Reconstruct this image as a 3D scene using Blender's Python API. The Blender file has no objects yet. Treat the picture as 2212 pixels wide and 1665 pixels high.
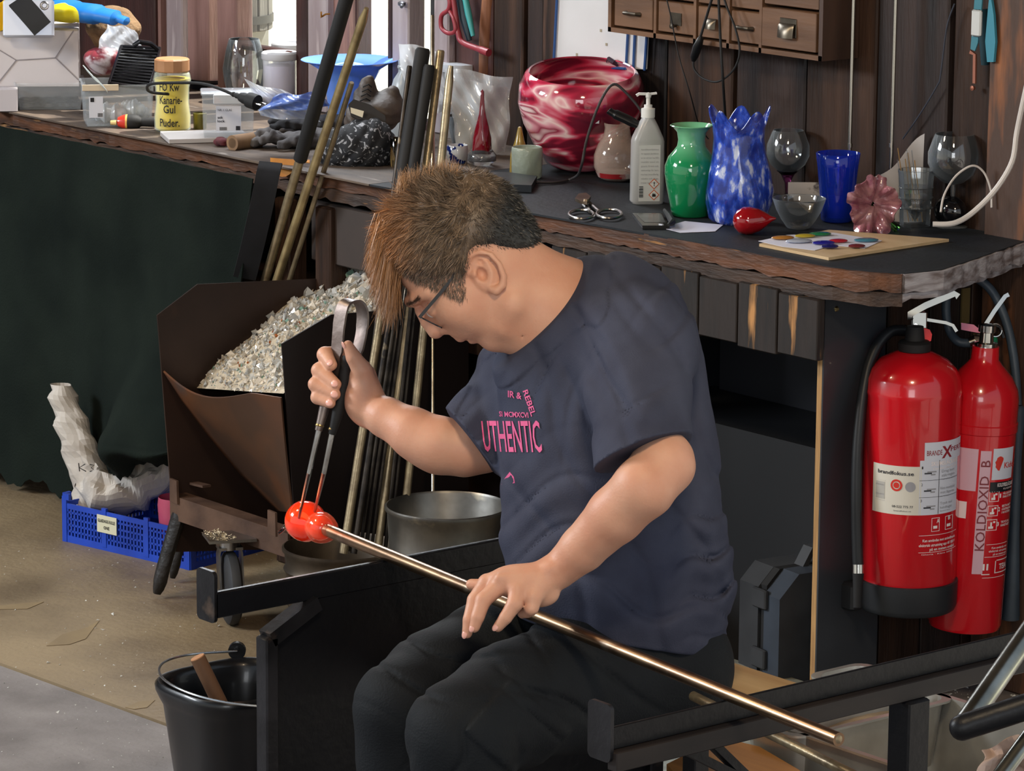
import bpy, math, random
import numpy as np
from mathutils import Vector, Matrix, Euler
from mathutils.bvhtree import BVHTree
R = math.radians
sc = bpy.context.scene
col = sc.collection
random.seed(7)
rng = np.random.default_rng(7)

# ------------------------------------------------------------------ camera
FOC, CAMH, AZ, PITCH, ROLL = 8200.0, 2.1, R(39.4), R(11.7), -0.008
_f = np.array([-math.cos(AZ)*math.cos(PITCH), math.sin(AZ)*math.cos(PITCH), -math.sin(PITCH)])
_r = np.array([math.sin(AZ), math.cos(AZ), 0.0]); _u = np.cross(_r, _f)
VR = _r*math.cos(ROLL) - _u*math.sin(ROLL); VU = _u*math.cos(ROLL) + _r*math.sin(ROLL)
CAM = np.array([0, 0, CAMH])
cam = bpy.data.cameras.new('camera'); camo = bpy.data.objects.new('camera', cam); col.objects.link(camo)
cam.sensor_width = 36.0; cam.lens = 36.0*FOC/2212.0; cam.clip_end = 200
camo.matrix_world = Matrix(((VR[0], VU[0], -_f[0], 0), (VR[1], VU[1], -_f[1], 0), (VR[2], VU[2], -_f[2], CAMH), (0, 0, 0, 1)))
sc.camera = camo
# ------------------------------------------------------------------ world, sun, large lights, exposure
w = bpy.data.worlds.new('world'); sc.world = w; w.use_nodes = True
wn = w.node_tree.nodes; wl = w.node_tree.links
wb = wn['Background']
wt_ = wn.new('ShaderNodeTexCoord'); wr_ = wn.new('ShaderNodeValToRGB'); ws_ = wn.new('ShaderNodeSeparateXYZ')
wl.new(wt_.outputs['Generated'], ws_.inputs[0]); wl.new(ws_.outputs['Z'], wr_.inputs[0]); wl.new(wr_.outputs[0], wb.inputs[0])
wr_.color_ramp.elements[0].position = 0.0; wr_.color_ramp.elements[0].color = (1.0, 0.97, 0.86, 1)
wr_.color_ramp.elements[1].position = 0.45; wr_.color_ramp.elements[1].color = (0.72, 0.84, 1.0, 1)
wb.inputs[1].default_value = 0.8
def sun(name, el, az, strength, angle, color):
    l = bpy.data.lights.new(name, 'SUN'); l.energy = strength; l.angle = R(angle); l.color = color
    o = bpy.data.objects.new(name, l); col.objects.link(o)
    d = Vector((math.cos(R(el))*math.cos(R(az)), math.cos(R(el))*math.sin(R(az)), math.sin(R(el))))
    o.rotation_euler = d.to_track_quat('Z', 'Y').to_euler(); o.location = d*10
def area(name, loc, target, size, power, color, size_y=None):
    l = bpy.data.lights.new(name, 'AREA'); l.energy = power; l.color = color; l.size = size
    l.shape = 'RECTANGLE'; l.size_y = size_y or size
    o = bpy.data.objects.new(name, l); col.objects.link(o); o.location = loc
    o.rotation_euler = (Vector(loc)-Vector(target)).to_track_quat('Z', 'Y').to_euler()
sun('sun', 62, 75, 11.0, 1.0, (1, 0.96, 0.85))
area('skylight_left', (-8.3, 0.6, 2.9), (-5.4, 4.2, 0.5), 1.6, 300, (0.88, 0.94, 1.0), 1.2)
area('doorway_front', (0.8, -1.5, 2.4), (-4.8, 4.2, 0.7), 2.2, 75, (0.95, 0.97, 1.0), 2.0)
area('window_glow', (-7.1, 5.2, 1.9), (-5.0, 3.6, 0.7), 1.0, 30, (0.92, 0.96, 1.0), 0.5)
area('warm_lamp', (-2.8, 2.6, 2.85), (-4.4, 4.3, 0.9), 0.35, 32, (1.0, 0.78, 0.52), 0.35)
area('warm_lamp_left', (-6.2, 2.4, 2.85), (-6.0, 4.6, 0.6), 0.3, 30, (1.0, 0.8, 0.55), 0.3)
sc.view_settings.view_transform = 'Standard'; sc.view_settings.look = 'None'
sc.view_settings.exposure = 0.0; sc.view_settings.gamma = 1.0; sc.view_settings.use_curve_mapping = False
try:
    sc.cycles.caustics_reflective = False; sc.cycles.caustics_refractive = False
    sc.cycles.max_bounces = 10; sc.cycles.sample_clamp_indirect = 3.0; sc.cycles.transparent_max_bounces = 16
except Exception: pass

# ------------------------------------------------------------------ pixel helpers (reference frame 2212 x 1665)
def ray(x, y): return _f + VR*(x-1106)/FOC + VU*(832.5-y)/FOC
def PP(x, y, d): return CAM + ray(x, y)*d
def onZ(x, y, z): d = ray(x, y); return CAM + d*(z-CAMH)/d[2]
def onY(x, y, Y): d = ray(x, y); return CAM + d*Y/d[1]
def onX(x, y, X): d = ray(x, y); return CAM + d*X/d[0]
def onP(x, y, p0, n): d = ray(x, y); n = np.array(n, float); return CAM + d*(np.dot(np.array(p0)-CAM, n)/np.dot(d, n))
def depth(p): return float(np.dot(np.array(p)-CAM, _f))
def proj(p):
    v = np.array(p)-CAM; k = v@_f
    return 1106+FOC*(v@VR)/k, 832.5-FOC*(v@VU)/k

# ------------------------------------------------------------------ materials
MATS = {}
def srgb(c): 
    c = [v/255.0 for v in c]
    return tuple(v/12.92 if v <= 0.04045 else ((v+0.055)/1.055)**2.4 for v in c)
def mat(name, c1, c2=None, scale=6.0, rough=0.5, metal=0.0, bump=0.0, bscale=None, stretch=(1, 1, 1), spec=0.5,
        trans=0.0, ior=1.45, coat=0.0, alpha=1.0, detail=6.0, lo=0.35, hi=0.65, emit=None, estr=0.0, sss=0.0, c3=None, dist=0.0, r2=None, sheen=0.0):
    if name in MATS: return MATS[name]
    m = bpy.data.materials.new(name); m.use_nodes = True; nt = m.node_tree; n = nt.nodes; l = nt.links
    b = n['Principled BSDF']; b.inputs['Roughness'].default_value = rough; b.inputs['Metallic'].default_value = metal
    b.inputs['IOR'].default_value = ior; b.inputs['Specular IOR Level'].default_value = spec
    b.inputs['Transmission Weight'].default_value = trans; b.inputs['Coat Weight'].default_value = coat; b.inputs['Coat Roughness'].default_value = 0.06
    b.inputs['Alpha'].default_value = alpha; b.inputs['Sheen Weight'].default_value = sheen
    if sss: b.inputs['Subsurface Weight'].default_value = sss; b.inputs['Subsurface Radius'].default_value = (0.012, 0.005, 0.003); b.inputs['Subsurface Scale'].default_value = 1.0
    a = srgb(c1)+(1,)
    b.inputs['Base Color'].default_value = a
    tc = mp = None
    if c2 or bump:
        tc = n.new('ShaderNodeTexCoord'); mp = n.new('ShaderNodeMapping'); l.new(tc.outputs['Object'], mp.inputs[0]); mp.inputs['Scale'].default_value = stretch
    if c2:
        t = n.new('ShaderNodeTexNoise'); t.inputs['Scale'].default_value = scale; t.inputs['Detail'].default_value = detail; t.inputs['Distortion'].default_value = dist
        l.new(mp.outputs[0], t.inputs['Vector']); r = n.new('ShaderNodeValToRGB'); l.new(t.outputs[0], r.inputs[0])
        r.color_ramp.elements[0].position = lo; r.color_ramp.elements[0].color = a
        r.color_ramp.elements[1].position = hi; r.color_ramp.elements[1].color = srgb(c2)+(1,)
        if c3: e = r.color_ramp.elements.new(min(0.98, hi+0.1)); e.color = srgb(c3)+(1,)
        l.new(r.outputs[0], b.inputs['Base Color'])
        if r2 is not None:
            mr = n.new('ShaderNodeMapRange'); l.new(t.outputs[0], mr.inputs[0]); mr.inputs[1].default_value = lo; mr.inputs[2].default_value = hi
            mr.inputs[3].default_value = rough; mr.inputs[4].default_value = r2; l.new(mr.outputs[0], b.inputs['Roughness'])
    if bump:
        t2 = n.new('ShaderNodeTexNoise'); t2.inputs['Scale'].default_value = bscale or scale*3; t2.inputs['Detail'].default_value = 5
        l.new(mp.outputs[0], t2.inputs['Vector']); bp = n.new('ShaderNodeBump'); bp.inputs['Strength'].default_value = bump; bp.inputs['Distance'].default_value = 0.004
        l.new(t2.outputs[0], bp.inputs['Height']); l.new(bp.outputs[0], b.inputs['Normal'])
    if emit: b.inputs['Emission Color'].default_value = srgb(emit)+(1,); b.inputs['Emission Strength'].default_value = estr
    MATS[name] = m; return m
def film(name, c, opacity, rough=0.1, edge=0.5):   # thin clear sheet: part see-through, part glossy
    if name in MATS: return MATS[name]
    m = bpy.data.materials.new(name); m.use_nodes = True; n = m.node_tree.nodes; l = m.node_tree.links
    b = n['Principled BSDF']; b.inputs['Base Color'].default_value = srgb(c)+(1,); b.inputs['Roughness'].default_value = rough; b.inputs['Coat Weight'].default_value = 0.6
    t = n.new('ShaderNodeBsdfTransparent'); mx = n.new('ShaderNodeMixShader'); lw = n.new('ShaderNodeLayerWeight'); lw.inputs[0].default_value = 0.35
    mr = n.new('ShaderNodeMapRange'); mr.inputs[3].default_value = opacity; mr.inputs[4].default_value = min(1, opacity+edge); l.new(lw.outputs['Facing'], mr.inputs[0])
    l.new(mr.outputs[0], mx.inputs[0]); l.new(t.outputs[0], mx.inputs[1]); l.new(b.outputs[0], mx.inputs[2]); l.new(mx.outputs[0], n['Material Output'].inputs[0])
    MATS[name] = m; return m

def thinglass(name, tint=(1, 1, 1), haze=.03, edge=.22, hz=(214, 224, 232), gloss=1.3):   # blown glass wall: tinted see-through, mirror-like by angle, milky at the rim
    if name in MATS: return MATS[name]
    m = bpy.data.materials.new(name); m.use_nodes = True; n = m.node_tree.nodes; l = m.node_tree.links; n.remove(n['Principled BSDF'])
    t = n.new('ShaderNodeBsdfTransparent'); t.inputs[0].default_value = (*tint, 1); g = n.new('ShaderNodeBsdfGlossy'); g.inputs['Roughness'].default_value = .03
    d = n.new('ShaderNodeBsdfDiffuse'); d.inputs[0].default_value = srgb(hz)+(1,); fr = n.new('ShaderNodeFresnel'); fr.inputs[0].default_value = 1.5
    mu = n.new('ShaderNodeMath'); mu.operation = 'MULTIPLY_ADD'; mu.inputs[1].default_value = gloss; mu.inputs[2].default_value = .02; mu.use_clamp = True; l.new(fr.outputs[0], mu.inputs[0])
    m1 = n.new('ShaderNodeMixShader'); l.new(mu.outputs[0], m1.inputs[0]); l.new(t.outputs[0], m1.inputs[1]); l.new(g.outputs[0], m1.inputs[2])
    lw = n.new('ShaderNodeLayerWeight'); lw.inputs[0].default_value = .3; mr = n.new('ShaderNodeMapRange'); mr.inputs[3].default_value = haze; mr.inputs[4].default_value = haze+edge; l.new(lw.outputs['Facing'], mr.inputs[0])
    m2 = n.new('ShaderNodeMixShader'); l.new(mr.outputs[0], m2.inputs[0]); l.new(m1.outputs[0], m2.inputs[1]); l.new(d.outputs[0], m2.inputs[2]); l.new(m2.outputs[0], n['Material Output'].inputs[0])
    MATS[name] = m; return m
# ------------------------------------------------------------------ mesh builder
def nrm(v): v = np.array(v, float); L = np.linalg.norm(v); return v/L if L > 1e-12 else v
def frame(d):
    d = nrm(d); a = np.array([0, 0, 1.0]) if abs(d[2]) < 0.9 else np.array([1.0, 0, 0])
    x = nrm(np.cross(a, d)); return x, np.cross(d, x), d
class MB:
    def __init__(s): s.v = []; s.f = []
    def add(s, vs, fs):
        o = len(s.v); s.v.extend([tuple(map(float, p)) for p in vs]); s.f.extend([tuple(int(i)+o for i in f) for f in fs]); return s
    def box(s, c, size, ax=None, bev=0.0):
        X, Y, Z = ax if ax is not None else ((1, 0, 0), (0, 1, 0), (0, 0, 1)); X, Y, Z = map(np.array, (X, Y, Z)); c = np.array(c, float); h = np.array(size)/2.0
        if bev <= 0:
            vs = [c+X*h[0]*i+Y*h[1]*j+Z*h[2]*k for k in (-1, 1) for j in (-1, 1) for i in (-1, 1)]
            return s.add(vs, [(0, 2, 3, 1), (4, 5, 7, 6), (0, 1, 5, 4), (2, 6, 7, 3), (0, 4, 6, 2), (1, 3, 7, 5)])
        b = min(bev, min(h)*0.9); ring = []
        for (zz, sh) in ((-h[2], b), (-h[2]+b, 0), (h[2]-b, 0), (h[2], b)):
            a, d = h[0]-sh, h[1]-sh; q = b*0.9
            ring.append([c+X*x+Y*y+Z*zz for x, y in ((-a+q, -d), (a-q, -d), (a, -d+q), (a, d-q), (a-q, d), (-a+q, d), (-a, d-q), (-a, -d+q))])
        vs = sum(ring, []); fs = [tuple(range(7, -1, -1)), tuple(range(24, 32))]
        for k in range(3):
            for i in range(8): j = (i+1) % 8; fs.append((k*8+i, k*8+j, k*8+8+j, k*8+8+i))
        return s.add(vs, fs)
    def lathe(s, c, prof, seg=32, axis=(0, 0, 1), wob=None, closed=False):
        x, y, d = frame(axis); c = np.array(c, float); vs = []; m = len(prof)
        for k, (r, h) in enumerate(prof):
            for i in range(seg):
                t = 2*math.pi*i/seg; rr, hh = (r, h) if wob is None else wob(r, h, t, k)
                vs.append(c+x*rr*math.cos(t)+y*rr*math.sin(t)+d*hh)
        fs = []
        for k in range(m if closed else m-1):
            k2 = (k+1) % m
            for i in range(seg): j = (i+1) % seg; fs.append((k*seg+i, k*seg+j, k2*seg+j, k2*seg+i))
        if not closed:
            if prof[0][0] > 1e-5: fs.append(tuple(range(seg-1, -1, -1)))
            if prof[-1][0] > 1e-5: fs.append(tuple(range((m-1)*seg, m*seg)))
        return s.add(vs, fs)
    def cyl(s, a, b, r, r2=None, seg=16):
        a = np.array(a, float); b = np.array(b, float); L = np.linalg.norm(b-a)
        return s.lathe(a, [(r, 0), (r if r2 is None else r2, L)], seg, b-a)
    def tube(s, pts, r, seg=8, flat=None):
        P = [np.array(p, float) for p in pts]; n = len(P); rs = r if hasattr(r, '__len__') else [r]*n
        x, y, _ = frame(P[1]-P[0]); vs = []
        for i in range(n):
            d = nrm(P[min(i+1, n-1)]-P[max(i-1, 0)]); x = nrm(x-d*np.dot(x, d)); y = np.cross(d, x)
            for k in range(seg):
                t = 2*math.pi*k/seg; vs.append(P[i]+x*rs[i]*math.cos(t)+y*rs[i]*math.sin(t)*(flat or 1))
        fs = [(i*seg+k, i*seg+(k+1) % seg, (i+1)*seg+(k+1) % seg, (i+1)*seg+k) for i in range(n-1) for k in range(seg)]
        fs += [tuple(range(seg-1, -1, -1)), tuple(range((n-1)*seg, n*seg))]
        return s.add(vs, fs)
    def strap(s, pts, width, thick, wdir):     # flat bar following pts, width along wdir
        P = [np.array(p, float) for p in pts]; n = len(P); vs = []; W = nrm(wdir); ws = width if hasattr(width, '__len__') else [width]*n
        for i in range(n):
            d = nrm(P[min(i+1, n-1)]-P[max(i-1, 0)]); wv = nrm(W-d*np.dot(W, d)); t = np.cross(d, wv)
            for a, b in ((-1, -1), (1, -1), (1, 1), (-1, 1)): vs.append(P[i]+wv*a*ws[i]/2+t*b*thick/2)
        fs = [(i*4+k, i*4+(k+1) % 4, (i+1)*4+(k+1) % 4, (i+1)*4+k) for i in range(n-1) for k in range(4)]+[(3, 2, 1, 0), tuple(range((n-1)*4, n*4))]
        return s.add(vs, fs)
    def prism(s, poly, off):                    # poly of 3D points extruded by vector off
        P = [np.array(p, float) for p in poly]; o = np.array(off, float); n = len(P)
        return s.add(P+[p+o for p in P], [tuple(range(n-1, -1, -1)), tuple(range(n, 2*n))]+[(i, (i+1) % n, n+(i+1) % n, n+i) for i in range(n)])
    def grid(s, fn, nu, nv, thick=0.0):
        P = [[np.array(fn(i/nu, j/nv), float) for i in range(nu+1)] for j in range(nv+1)]
        vs = [p for row in P for p in row]; q = lambda i, j: j*(nu+1)+i
        fs = [(q(i, j), q(i+1, j), q(i+1, j+1), q(i, j+1)) for j in range(nv) for i in range(nu)]
        if thick:
            N = len(vs); ns = []
            for j in range(nv+1):
                for i in range(nu+1):
                    a = P[j][min(i+1, nu)]-P[j][max(i-1, 0)]; b = P[min(j+1, nv)][i]-P[max(j-1, 0)][i]; ns.append(nrm(np.cross(a, b)))
            vs = vs+[vs[k]-ns[k]*thick for k in range(N)]; fs = fs+[tuple(reversed([x+N for x in f])) for f in fs]
            edge = [q(i, 0) for i in range(nu)]+[q(nu, j) for j in range(nv)]+[q(i, nv) for i in range(nu, 0, -1)]+[q(0, j) for j in range(nv, 0, -1)]
            for k in range(len(edge)): a, b = edge[k], edge[(k+1) % len(edge)]; fs.append((b, a, a+N, b+N))
        return s.add(vs, fs)
    def ball(s, c, r, ax=None, seg=20, rings=12, fn=None):
        X, Y, Z = ax if ax is not None else ((1, 0, 0), (0, 1, 0), (0, 0, 1)); X, Y, Z = map(np.array, (X, Y, Z)); r = np.array(r)*np.ones(3); c = np.array(c, float); vs = []
        for j in range(rings+1):
            p = math.pi*j/rings
            for i in range(seg):
                t = 2*math.pi*i/seg; u = np.array([math.sin(p)*math.cos(t), math.sin(p)*math.sin(t), math.cos(p)]); k = 1.0 if fn is None else fn(u)
                vs.append(c+(X*u[0]*r[0]+Y*u[1]*r[1]+Z*u[2]*r[2])*k)
        return s.add(vs, [(j*seg+i, (j+1)*seg+i, (j+1)*seg+(i+1) % seg, j*seg+(i+1) % seg) for j in range(rings) for i in range(seg)])
    def build(s, name, m, parent=None, smooth=True, angle=38, kind=None, label=None):
        org = Vector((0, 0, 0)); q = parent
        while q is not None: org += q.location; q = q.parent
        me = bpy.data.meshes.new(name); v = np.array(s.v, float)-np.array(org)
        own = Vector((0, 0, 0))
        if parent is None and len(v): own = Vector(((v[:, 0].min()+v[:, 0].max())/2, (v[:, 1].min()+v[:, 1].max())/2, v[:, 2].min())); v = v-np.array(own)
        me.from_pydata([tuple(p) for p in v], [], s.f); me.validate()
        if smooth:
            me.polygons.foreach_set('use_smooth', [True]*len(me.polygons))
            try: me.set_sharp_from_angle(angle=R(angle))
            except Exception: pass
        me.materials.append(m); o = bpy.data.objects.new(name, me); col.objects.link(o)
        if parent is not None: o.parent = parent
        else: o.location = own
        if kind: o['kind'] = kind
        if label: o['label'] = label
        import bmesh
        bm = bmesh.new(); bm.from_mesh(me); bmesh.ops.recalc_face_normals(bm, faces=bm.faces); bm.to_mesh(me); bm.free()
        return o
def tag(o, label=None, cat=None, group=None, kind=None):
    if label: o['label'] = label
    if cat: o['category'] = cat
    if group: o['group'] = group
    if kind: o['kind'] = kind
    return o
def thing(name, label, cat, loc, group=None):
    o = bpy.data.objects.new(name, None); col.objects.link(o); o.location = Vector([float(a) for a in loc]); o.empty_display_size = 0.05
    return tag(o, label, cat, group)
def struct(name, loc=(0, 0, 0)):
    o = bpy.data.objects.new(name, None); col.objects.link(o); o.location = loc; o['kind'] = 'structure'; return o

# ------------------------------------------------------------------ lettering
_T = {}
def text_geo(t, bold=0.0, cond=1.0, sub=False):
    key = (t, bold, cond, sub)
    if key in _T: return _T[key]
    c = bpy.data.curves.new('txt', 'FONT'); c.body = t; c.size = 1.0; c.offset = bold; c.resolution_u = 2; c.align_x = 'LEFT'; c.fill_mode = 'BOTH'
    o = bpy.data.objects.new('txt', c); col.objects.link(o); dg = bpy.context.evaluated_depsgraph_get(); me = o.evaluated_get(dg).to_mesh()
    v = np.array([p.co[:] for p in me.vertices]).reshape(-1, 3); f = [tuple(p.vertices) for p in me.polygons]
    o.evaluated_get(dg).to_mesh_clear(); bpy.data.objects.remove(o); bpy.data.curves.remove(c)
    if sub and len(v):
        import bmesh
        bm = bmesh.new(); bv = [bm.verts.new(p) for p in v]
        for q in f:
            try: bm.faces.new([bv[i] for i in q])
            except ValueError: pass
        for _ in range(3):
            bmesh.ops.triangulate(bm, faces=bm.faces); es = [e for e in bm.edges if e.calc_length() > .11]
            if es: bmesh.ops.subdivide_edges(bm, edges=es, cuts=1)
        bmesh.ops.triangulate(bm, faces=bm.faces); bm.verts.index_update(); v = np.array([p.co[:] for p in bm.verts]); f = [tuple(q.index for q in p.verts) for p in bm.faces]; bm.free()
    if len(v): v[:, 0] -= v[:, 0].min(); v[:, 0] *= cond
    _T[key] = (v, f); return _T[key]
def flat_text(mb, t, size, org, X, Y, off=0.0006, width=None, bold=0.0, center=True, shear=0.0):
    v, f = text_geo(t, bold)
    if not len(v): return
    v = v.copy()*size; W = v[:, 0].max()
    if width: v[:, 0] *= width/W; W = width
    if center: v[:, 0] -= W/2
    v[:, 0] += shear*v[:, 1]
    X = np.array(X, float); Y = np.array(Y, float); N = nrm(np.cross(X, Y)); mb.add([np.array(org)+X*a[0]+Y*a[1]+N*off for a in v], f)
def cyl_pt(c, r, a, z, ax=None):   # point on a vertical cylinder
    return np.array([c[0]+r*math.cos(a), c[1]+r*math.sin(a), z])
def cyl_text(mb, t, size, c, r, a0, z, width=None, bold=0.0, rot=False, center=True, lean=(0, 0)):
    v, f = text_geo(t, bold); v = v.copy()*size; W = v[:, 0].max()
    if width: v[:, 0] *= width/W; W = width
    if center: v[:, 0] -= W/2
    out = []
    for a in v:
        x, y = (a[0], a[1]) if not rot else (-a[1], a[0])
        p = cyl_pt(c, r+0.0008, a0+x/r, z+y); p[0] += lean[0]*(z+y); p[1] += lean[1]*(z+y); out.append(p)
    mb.add(out, f)
def cyl_patch(mb, c, r, a0, a1, z0, z1, n=14, t=0.0004, rc=0.0):
    vs = []
    for k, z in enumerate((z0, z1)):
        for i in range(n+1): vs.append(cyl_pt(c, r+t, a0+(a1-a0)*i/n, z))
    mb.add(vs, [(i, i+1, n+2+i, n+1+i) for i in range(n)])
# ------------------------------------------------------------------ smooth implicit bodies (field + surface nets)
class Field:
    def __init__(s, lo, hi, h):
        s.h = h; s.lo = np.array(lo, float); n = np.ceil((np.array(hi)-s.lo)/h).astype(int)+1; s.n = n
        s.ax = [s.lo[i]+h*np.arange(n[i]) for i in range(3)]; s.F = np.full(n, 1.0, np.float32)
    def sub(s, lo, hi):
        sl = []; g = []
        for i in range(3):
            a = max(0, int((lo[i]-s.lo[i])/s.h)); b = min(s.n[i], int((hi[i]-s.lo[i])/s.h)+2); sl.append(slice(a, max(a, b)))
            sh = [1, 1, 1]; sh[i] = -1; g.append(s.ax[i][a:max(a, b)].reshape(sh).astype(np.float32))
        return tuple(sl), g
    def _put(s, sl, d, k, op):
        F = s.F[sl]
        if F.size == 0: return
        if op == 'add':
            if k <= 0: s.F[sl] = np.minimum(F, d)
            else:
                h = np.clip(.5+.5*(d-F)/k, 0, 1); s.F[sl] = d+(F-d)*h-k*h*(1-h)
        else:
            d = -d; h = np.clip(.5-.5*(d-F)/max(k, 1e-5), 0, 1); s.F[sl] = d+(F-d)*h+k*h*(1-h)
    def cap(s, a, b, ra, rb=None, k=.01, op='add', off=0.0):
        a = np.array(a, float); b = np.array(b, float); rb = ra if rb is None else rb; pad = max(ra, rb)+k+3*s.h+.004
        sl, g = s.sub(np.minimum(a, b)-pad, np.maximum(a, b)+pad); ab = b-a; L = max(ab@ab, 1e-9)
        px_, py_, pz_ = g[0]-a[0], g[1]-a[1], g[2]-a[2]; t = np.clip((px_*ab[0]+py_*ab[1]+pz_*ab[2])/L, 0, 1)
        d = np.sqrt((px_-t*ab[0])**2+(py_-t*ab[1])**2+(pz_-t*ab[2])**2)-(ra+(rb-ra)*t); s._put(sl, d.astype(np.float32), k, op)
    def chain(s, pts, rs, k=.01, op='add'):
        P = np.array([np.array(p, float) for p in pts]); pad = max(rs)+k+3*s.h+.004; sl, g = s.sub(P.min(0)-pad, P.max(0)+pad); D_ = None
        for i in range(len(P)-1):
            a, ab = P[i], P[i+1]-P[i]; L = max(ab@ab, 1e-9); x_, y_, z_ = g[0]-a[0], g[1]-a[1], g[2]-a[2]; t = np.clip((x_*ab[0]+y_*ab[1]+z_*ab[2])/L, 0, 1)
            d = (np.sqrt((x_-t*ab[0])**2+(y_-t*ab[1])**2+(z_-t*ab[2])**2)-(rs[i]+(rs[i+1]-rs[i])*t)).astype(np.float32)
            if D_ is None: D_ = d
            else:
                kk = min(k, .25*min(rs[i], rs[i+1]))+1e-5; h = np.clip(.5+.5*(d-D_)/kk, 0, 1); D_ = d+(D_-d)*h-kk*h*(1-h)
        if D_ is not None: s._put(sl, D_, k, op)
    def ell(s, c, r, ax=None, k=.01, op='add'):
        c = np.array(c, float); r = np.array(r, float)*np.ones(3); A = np.eye(3) if ax is None else np.array([nrm(a) for a in ax]); pad = max(r)+k+3*s.h+.004
        sl, g = s.sub(c-pad, c+pad); p = [g[i]-c[i] for i in range(3)]; q = [p[0]*A[j][0]+p[1]*A[j][1]+p[2]*A[j][2] for j in range(3)]
        k0 = np.sqrt(sum((q[j]/r[j])**2 for j in range(3))); k1 = np.sqrt(sum((q[j]/r[j]**2)**2 for j in range(3)))+1e-6
        s._put(sl, (k0*(k0-1)/k1).astype(np.float32), k, op)
    def half(s, p0, n, k=.004):   # remove everything on the +n side of the plane
        sl, g = s.sub(s.lo, s.lo+s.n*s.h); n = nrm(n); d = (g[0]-p0[0])*n[0]+(g[1]-p0[1])*n[1]+(g[2]-p0[2])*n[2]; s._put(sl, (-d).astype(np.float32), k, 'cut')
    def disp(s, fn):
        sl, g = s.sub(s.lo, s.lo+s.n*s.h); M = np.abs(s.F) < .03
        if not M.any(): return
        I = np.nonzero(M); P = np.stack([s.ax[i][I[i]] for i in range(3)], 1); s.F[I] += fn(P).astype(np.float32)
    def shell(s, t): s.F = np.maximum(s.F, -(s.F+t))
    def mesh(s):
        F = s.F; n = np.array(F.shape); S = F < 0
        c = S[:-1, :-1, :-1].astype(np.int8); cnt = np.zeros(n-1, np.int8)
        for i in (0, 1):
            for j in (0, 1):
                for k in (0, 1): cnt += S[i:n[0]-1+i, j:n[1]-1+j, k:n[2]-1+k]
        act = (cnt > 0) & (cnt < 8); idx = np.full(act.shape, -1, np.int64); I = np.nonzero(act); idx[I] = np.arange(len(I[0])); P = np.stack(I, 1)
        acc = np.zeros((len(P), 3)); wt = np.zeros(len(P)); C = [(i, j, k) for i in (0, 1) for j in (0, 1) for k in (0, 1)]
        for a in C:
            for ax_ in range(3):
                if a[ax_] == 1: continue
                b = list(a); b[ax_] = 1; fa_ = F[P[:, 0]+a[0], P[:, 1]+a[1], P[:, 2]+a[2]]; fb_ = F[P[:, 0]+b[0], P[:, 1]+b[1], P[:, 2]+b[2]]
                m = (fa_ < 0) != (fb_ < 0); t = np.where(m, fa_/(fa_-fb_+1e-12), 0); q = np.array(a, float)[None]+np.zeros((len(P), 3)); q[:, ax_] += t; acc += q*m[:, None]; wt += m
        V = s.lo+(P+acc/wt[:, None])*s.h; Q = []
        for ax_ in range(3):
            o = [i for i in range(3) if i != ax_]; sl0 = [slice(None)]*3; sl1 = [slice(None)]*3; sl0[ax_] = slice(0, -1); sl1[ax_] = slice(1, None)
            ch = S[tuple(sl0)] != S[tuple(sl1)]; E = np.stack(np.nonzero(ch), 1); ok = (E[:, o[0]] > 0) & (E[:, o[1]] > 0) & (E[:, o[0]] < n[o[0]]-1) & (E[:, o[1]] < n[o[1]]-1); E = E[ok]
            flip = S[E[:, 0], E[:, 1], E[:, 2]]; quad = []
            for da, db in ((0, 0), (1, 0), (1, 1), (0, 1)):
                e = E.copy(); e[:, o[0]] -= 1-da; e[:, o[1]] -= 1-db; quad.append(idx[e[:, 0], e[:, 1], e[:, 2]])
            q = np.stack(quad, 1); fl = flip if ax_ != 1 else ~flip; q[~fl] = q[~fl][:, ::-1]; Q.append(q)
        return V, np.concatenate(Q)
def build_np(V, Q, name, m, parent=None, kind=None, smooth=1, keep=True):
    """mesh from arrays, relative to parent; laplacian-smoothed a little"""
    if smooth:
        for _ in range(smooth):
            acc = np.zeros_like(V); cn = np.zeros(len(V))
            for a, b in ((0, 1), (1, 2), (2, 3), (3, 0)):
                np.add.at(acc, Q[:, a], V[Q[:, b]]); np.add.at(acc, Q[:, b], V[Q[:, a]]); np.add.at(cn, Q[:, a], 1); np.add.at(cn, Q[:, b], 1)
            V = V*.5+.5*acc/np.maximum(cn, 1)[:, None]
    org = np.zeros(3); q = parent
    while q is not None: org += np.array(q.location); q = q.parent
    own = np.zeros(3)
    if parent is None: own = np.array([(V[:, 0].min()+V[:, 0].max())/2, (V[:, 1].min()+V[:, 1].max())/2, V[:, 2].min()])
    me = bpy.data.meshes.new(name); L = V-org-own; me.vertices.add(len(L)); me.vertices.foreach_set('co', L.astype(np.float32).ravel())
    me.loops.add(Q.size); me.loops.foreach_set('vertex_index', Q.astype(np.int32).ravel()); me.polygons.add(len(Q)); me.polygons.foreach_set('loop_start', np.arange(0, Q.size, 4, dtype=np.int32)); me.update(calc_edges=True); me.validate()
    me.polygons.foreach_set('use_smooth', [True]*len(me.polygons)); me.materials.append(m); o = bpy.data.objects.new(name, me); col.objects.link(o)
    if parent is not None: o.parent = parent
    else: o.location = own
    if kind: o['kind'] = kind
    return o
def projN(P):
    v = P-CAM; k = v@_f; return 1106+FOC*(v@VR)/k, 832.5-FOC*(v@VU)/k
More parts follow.
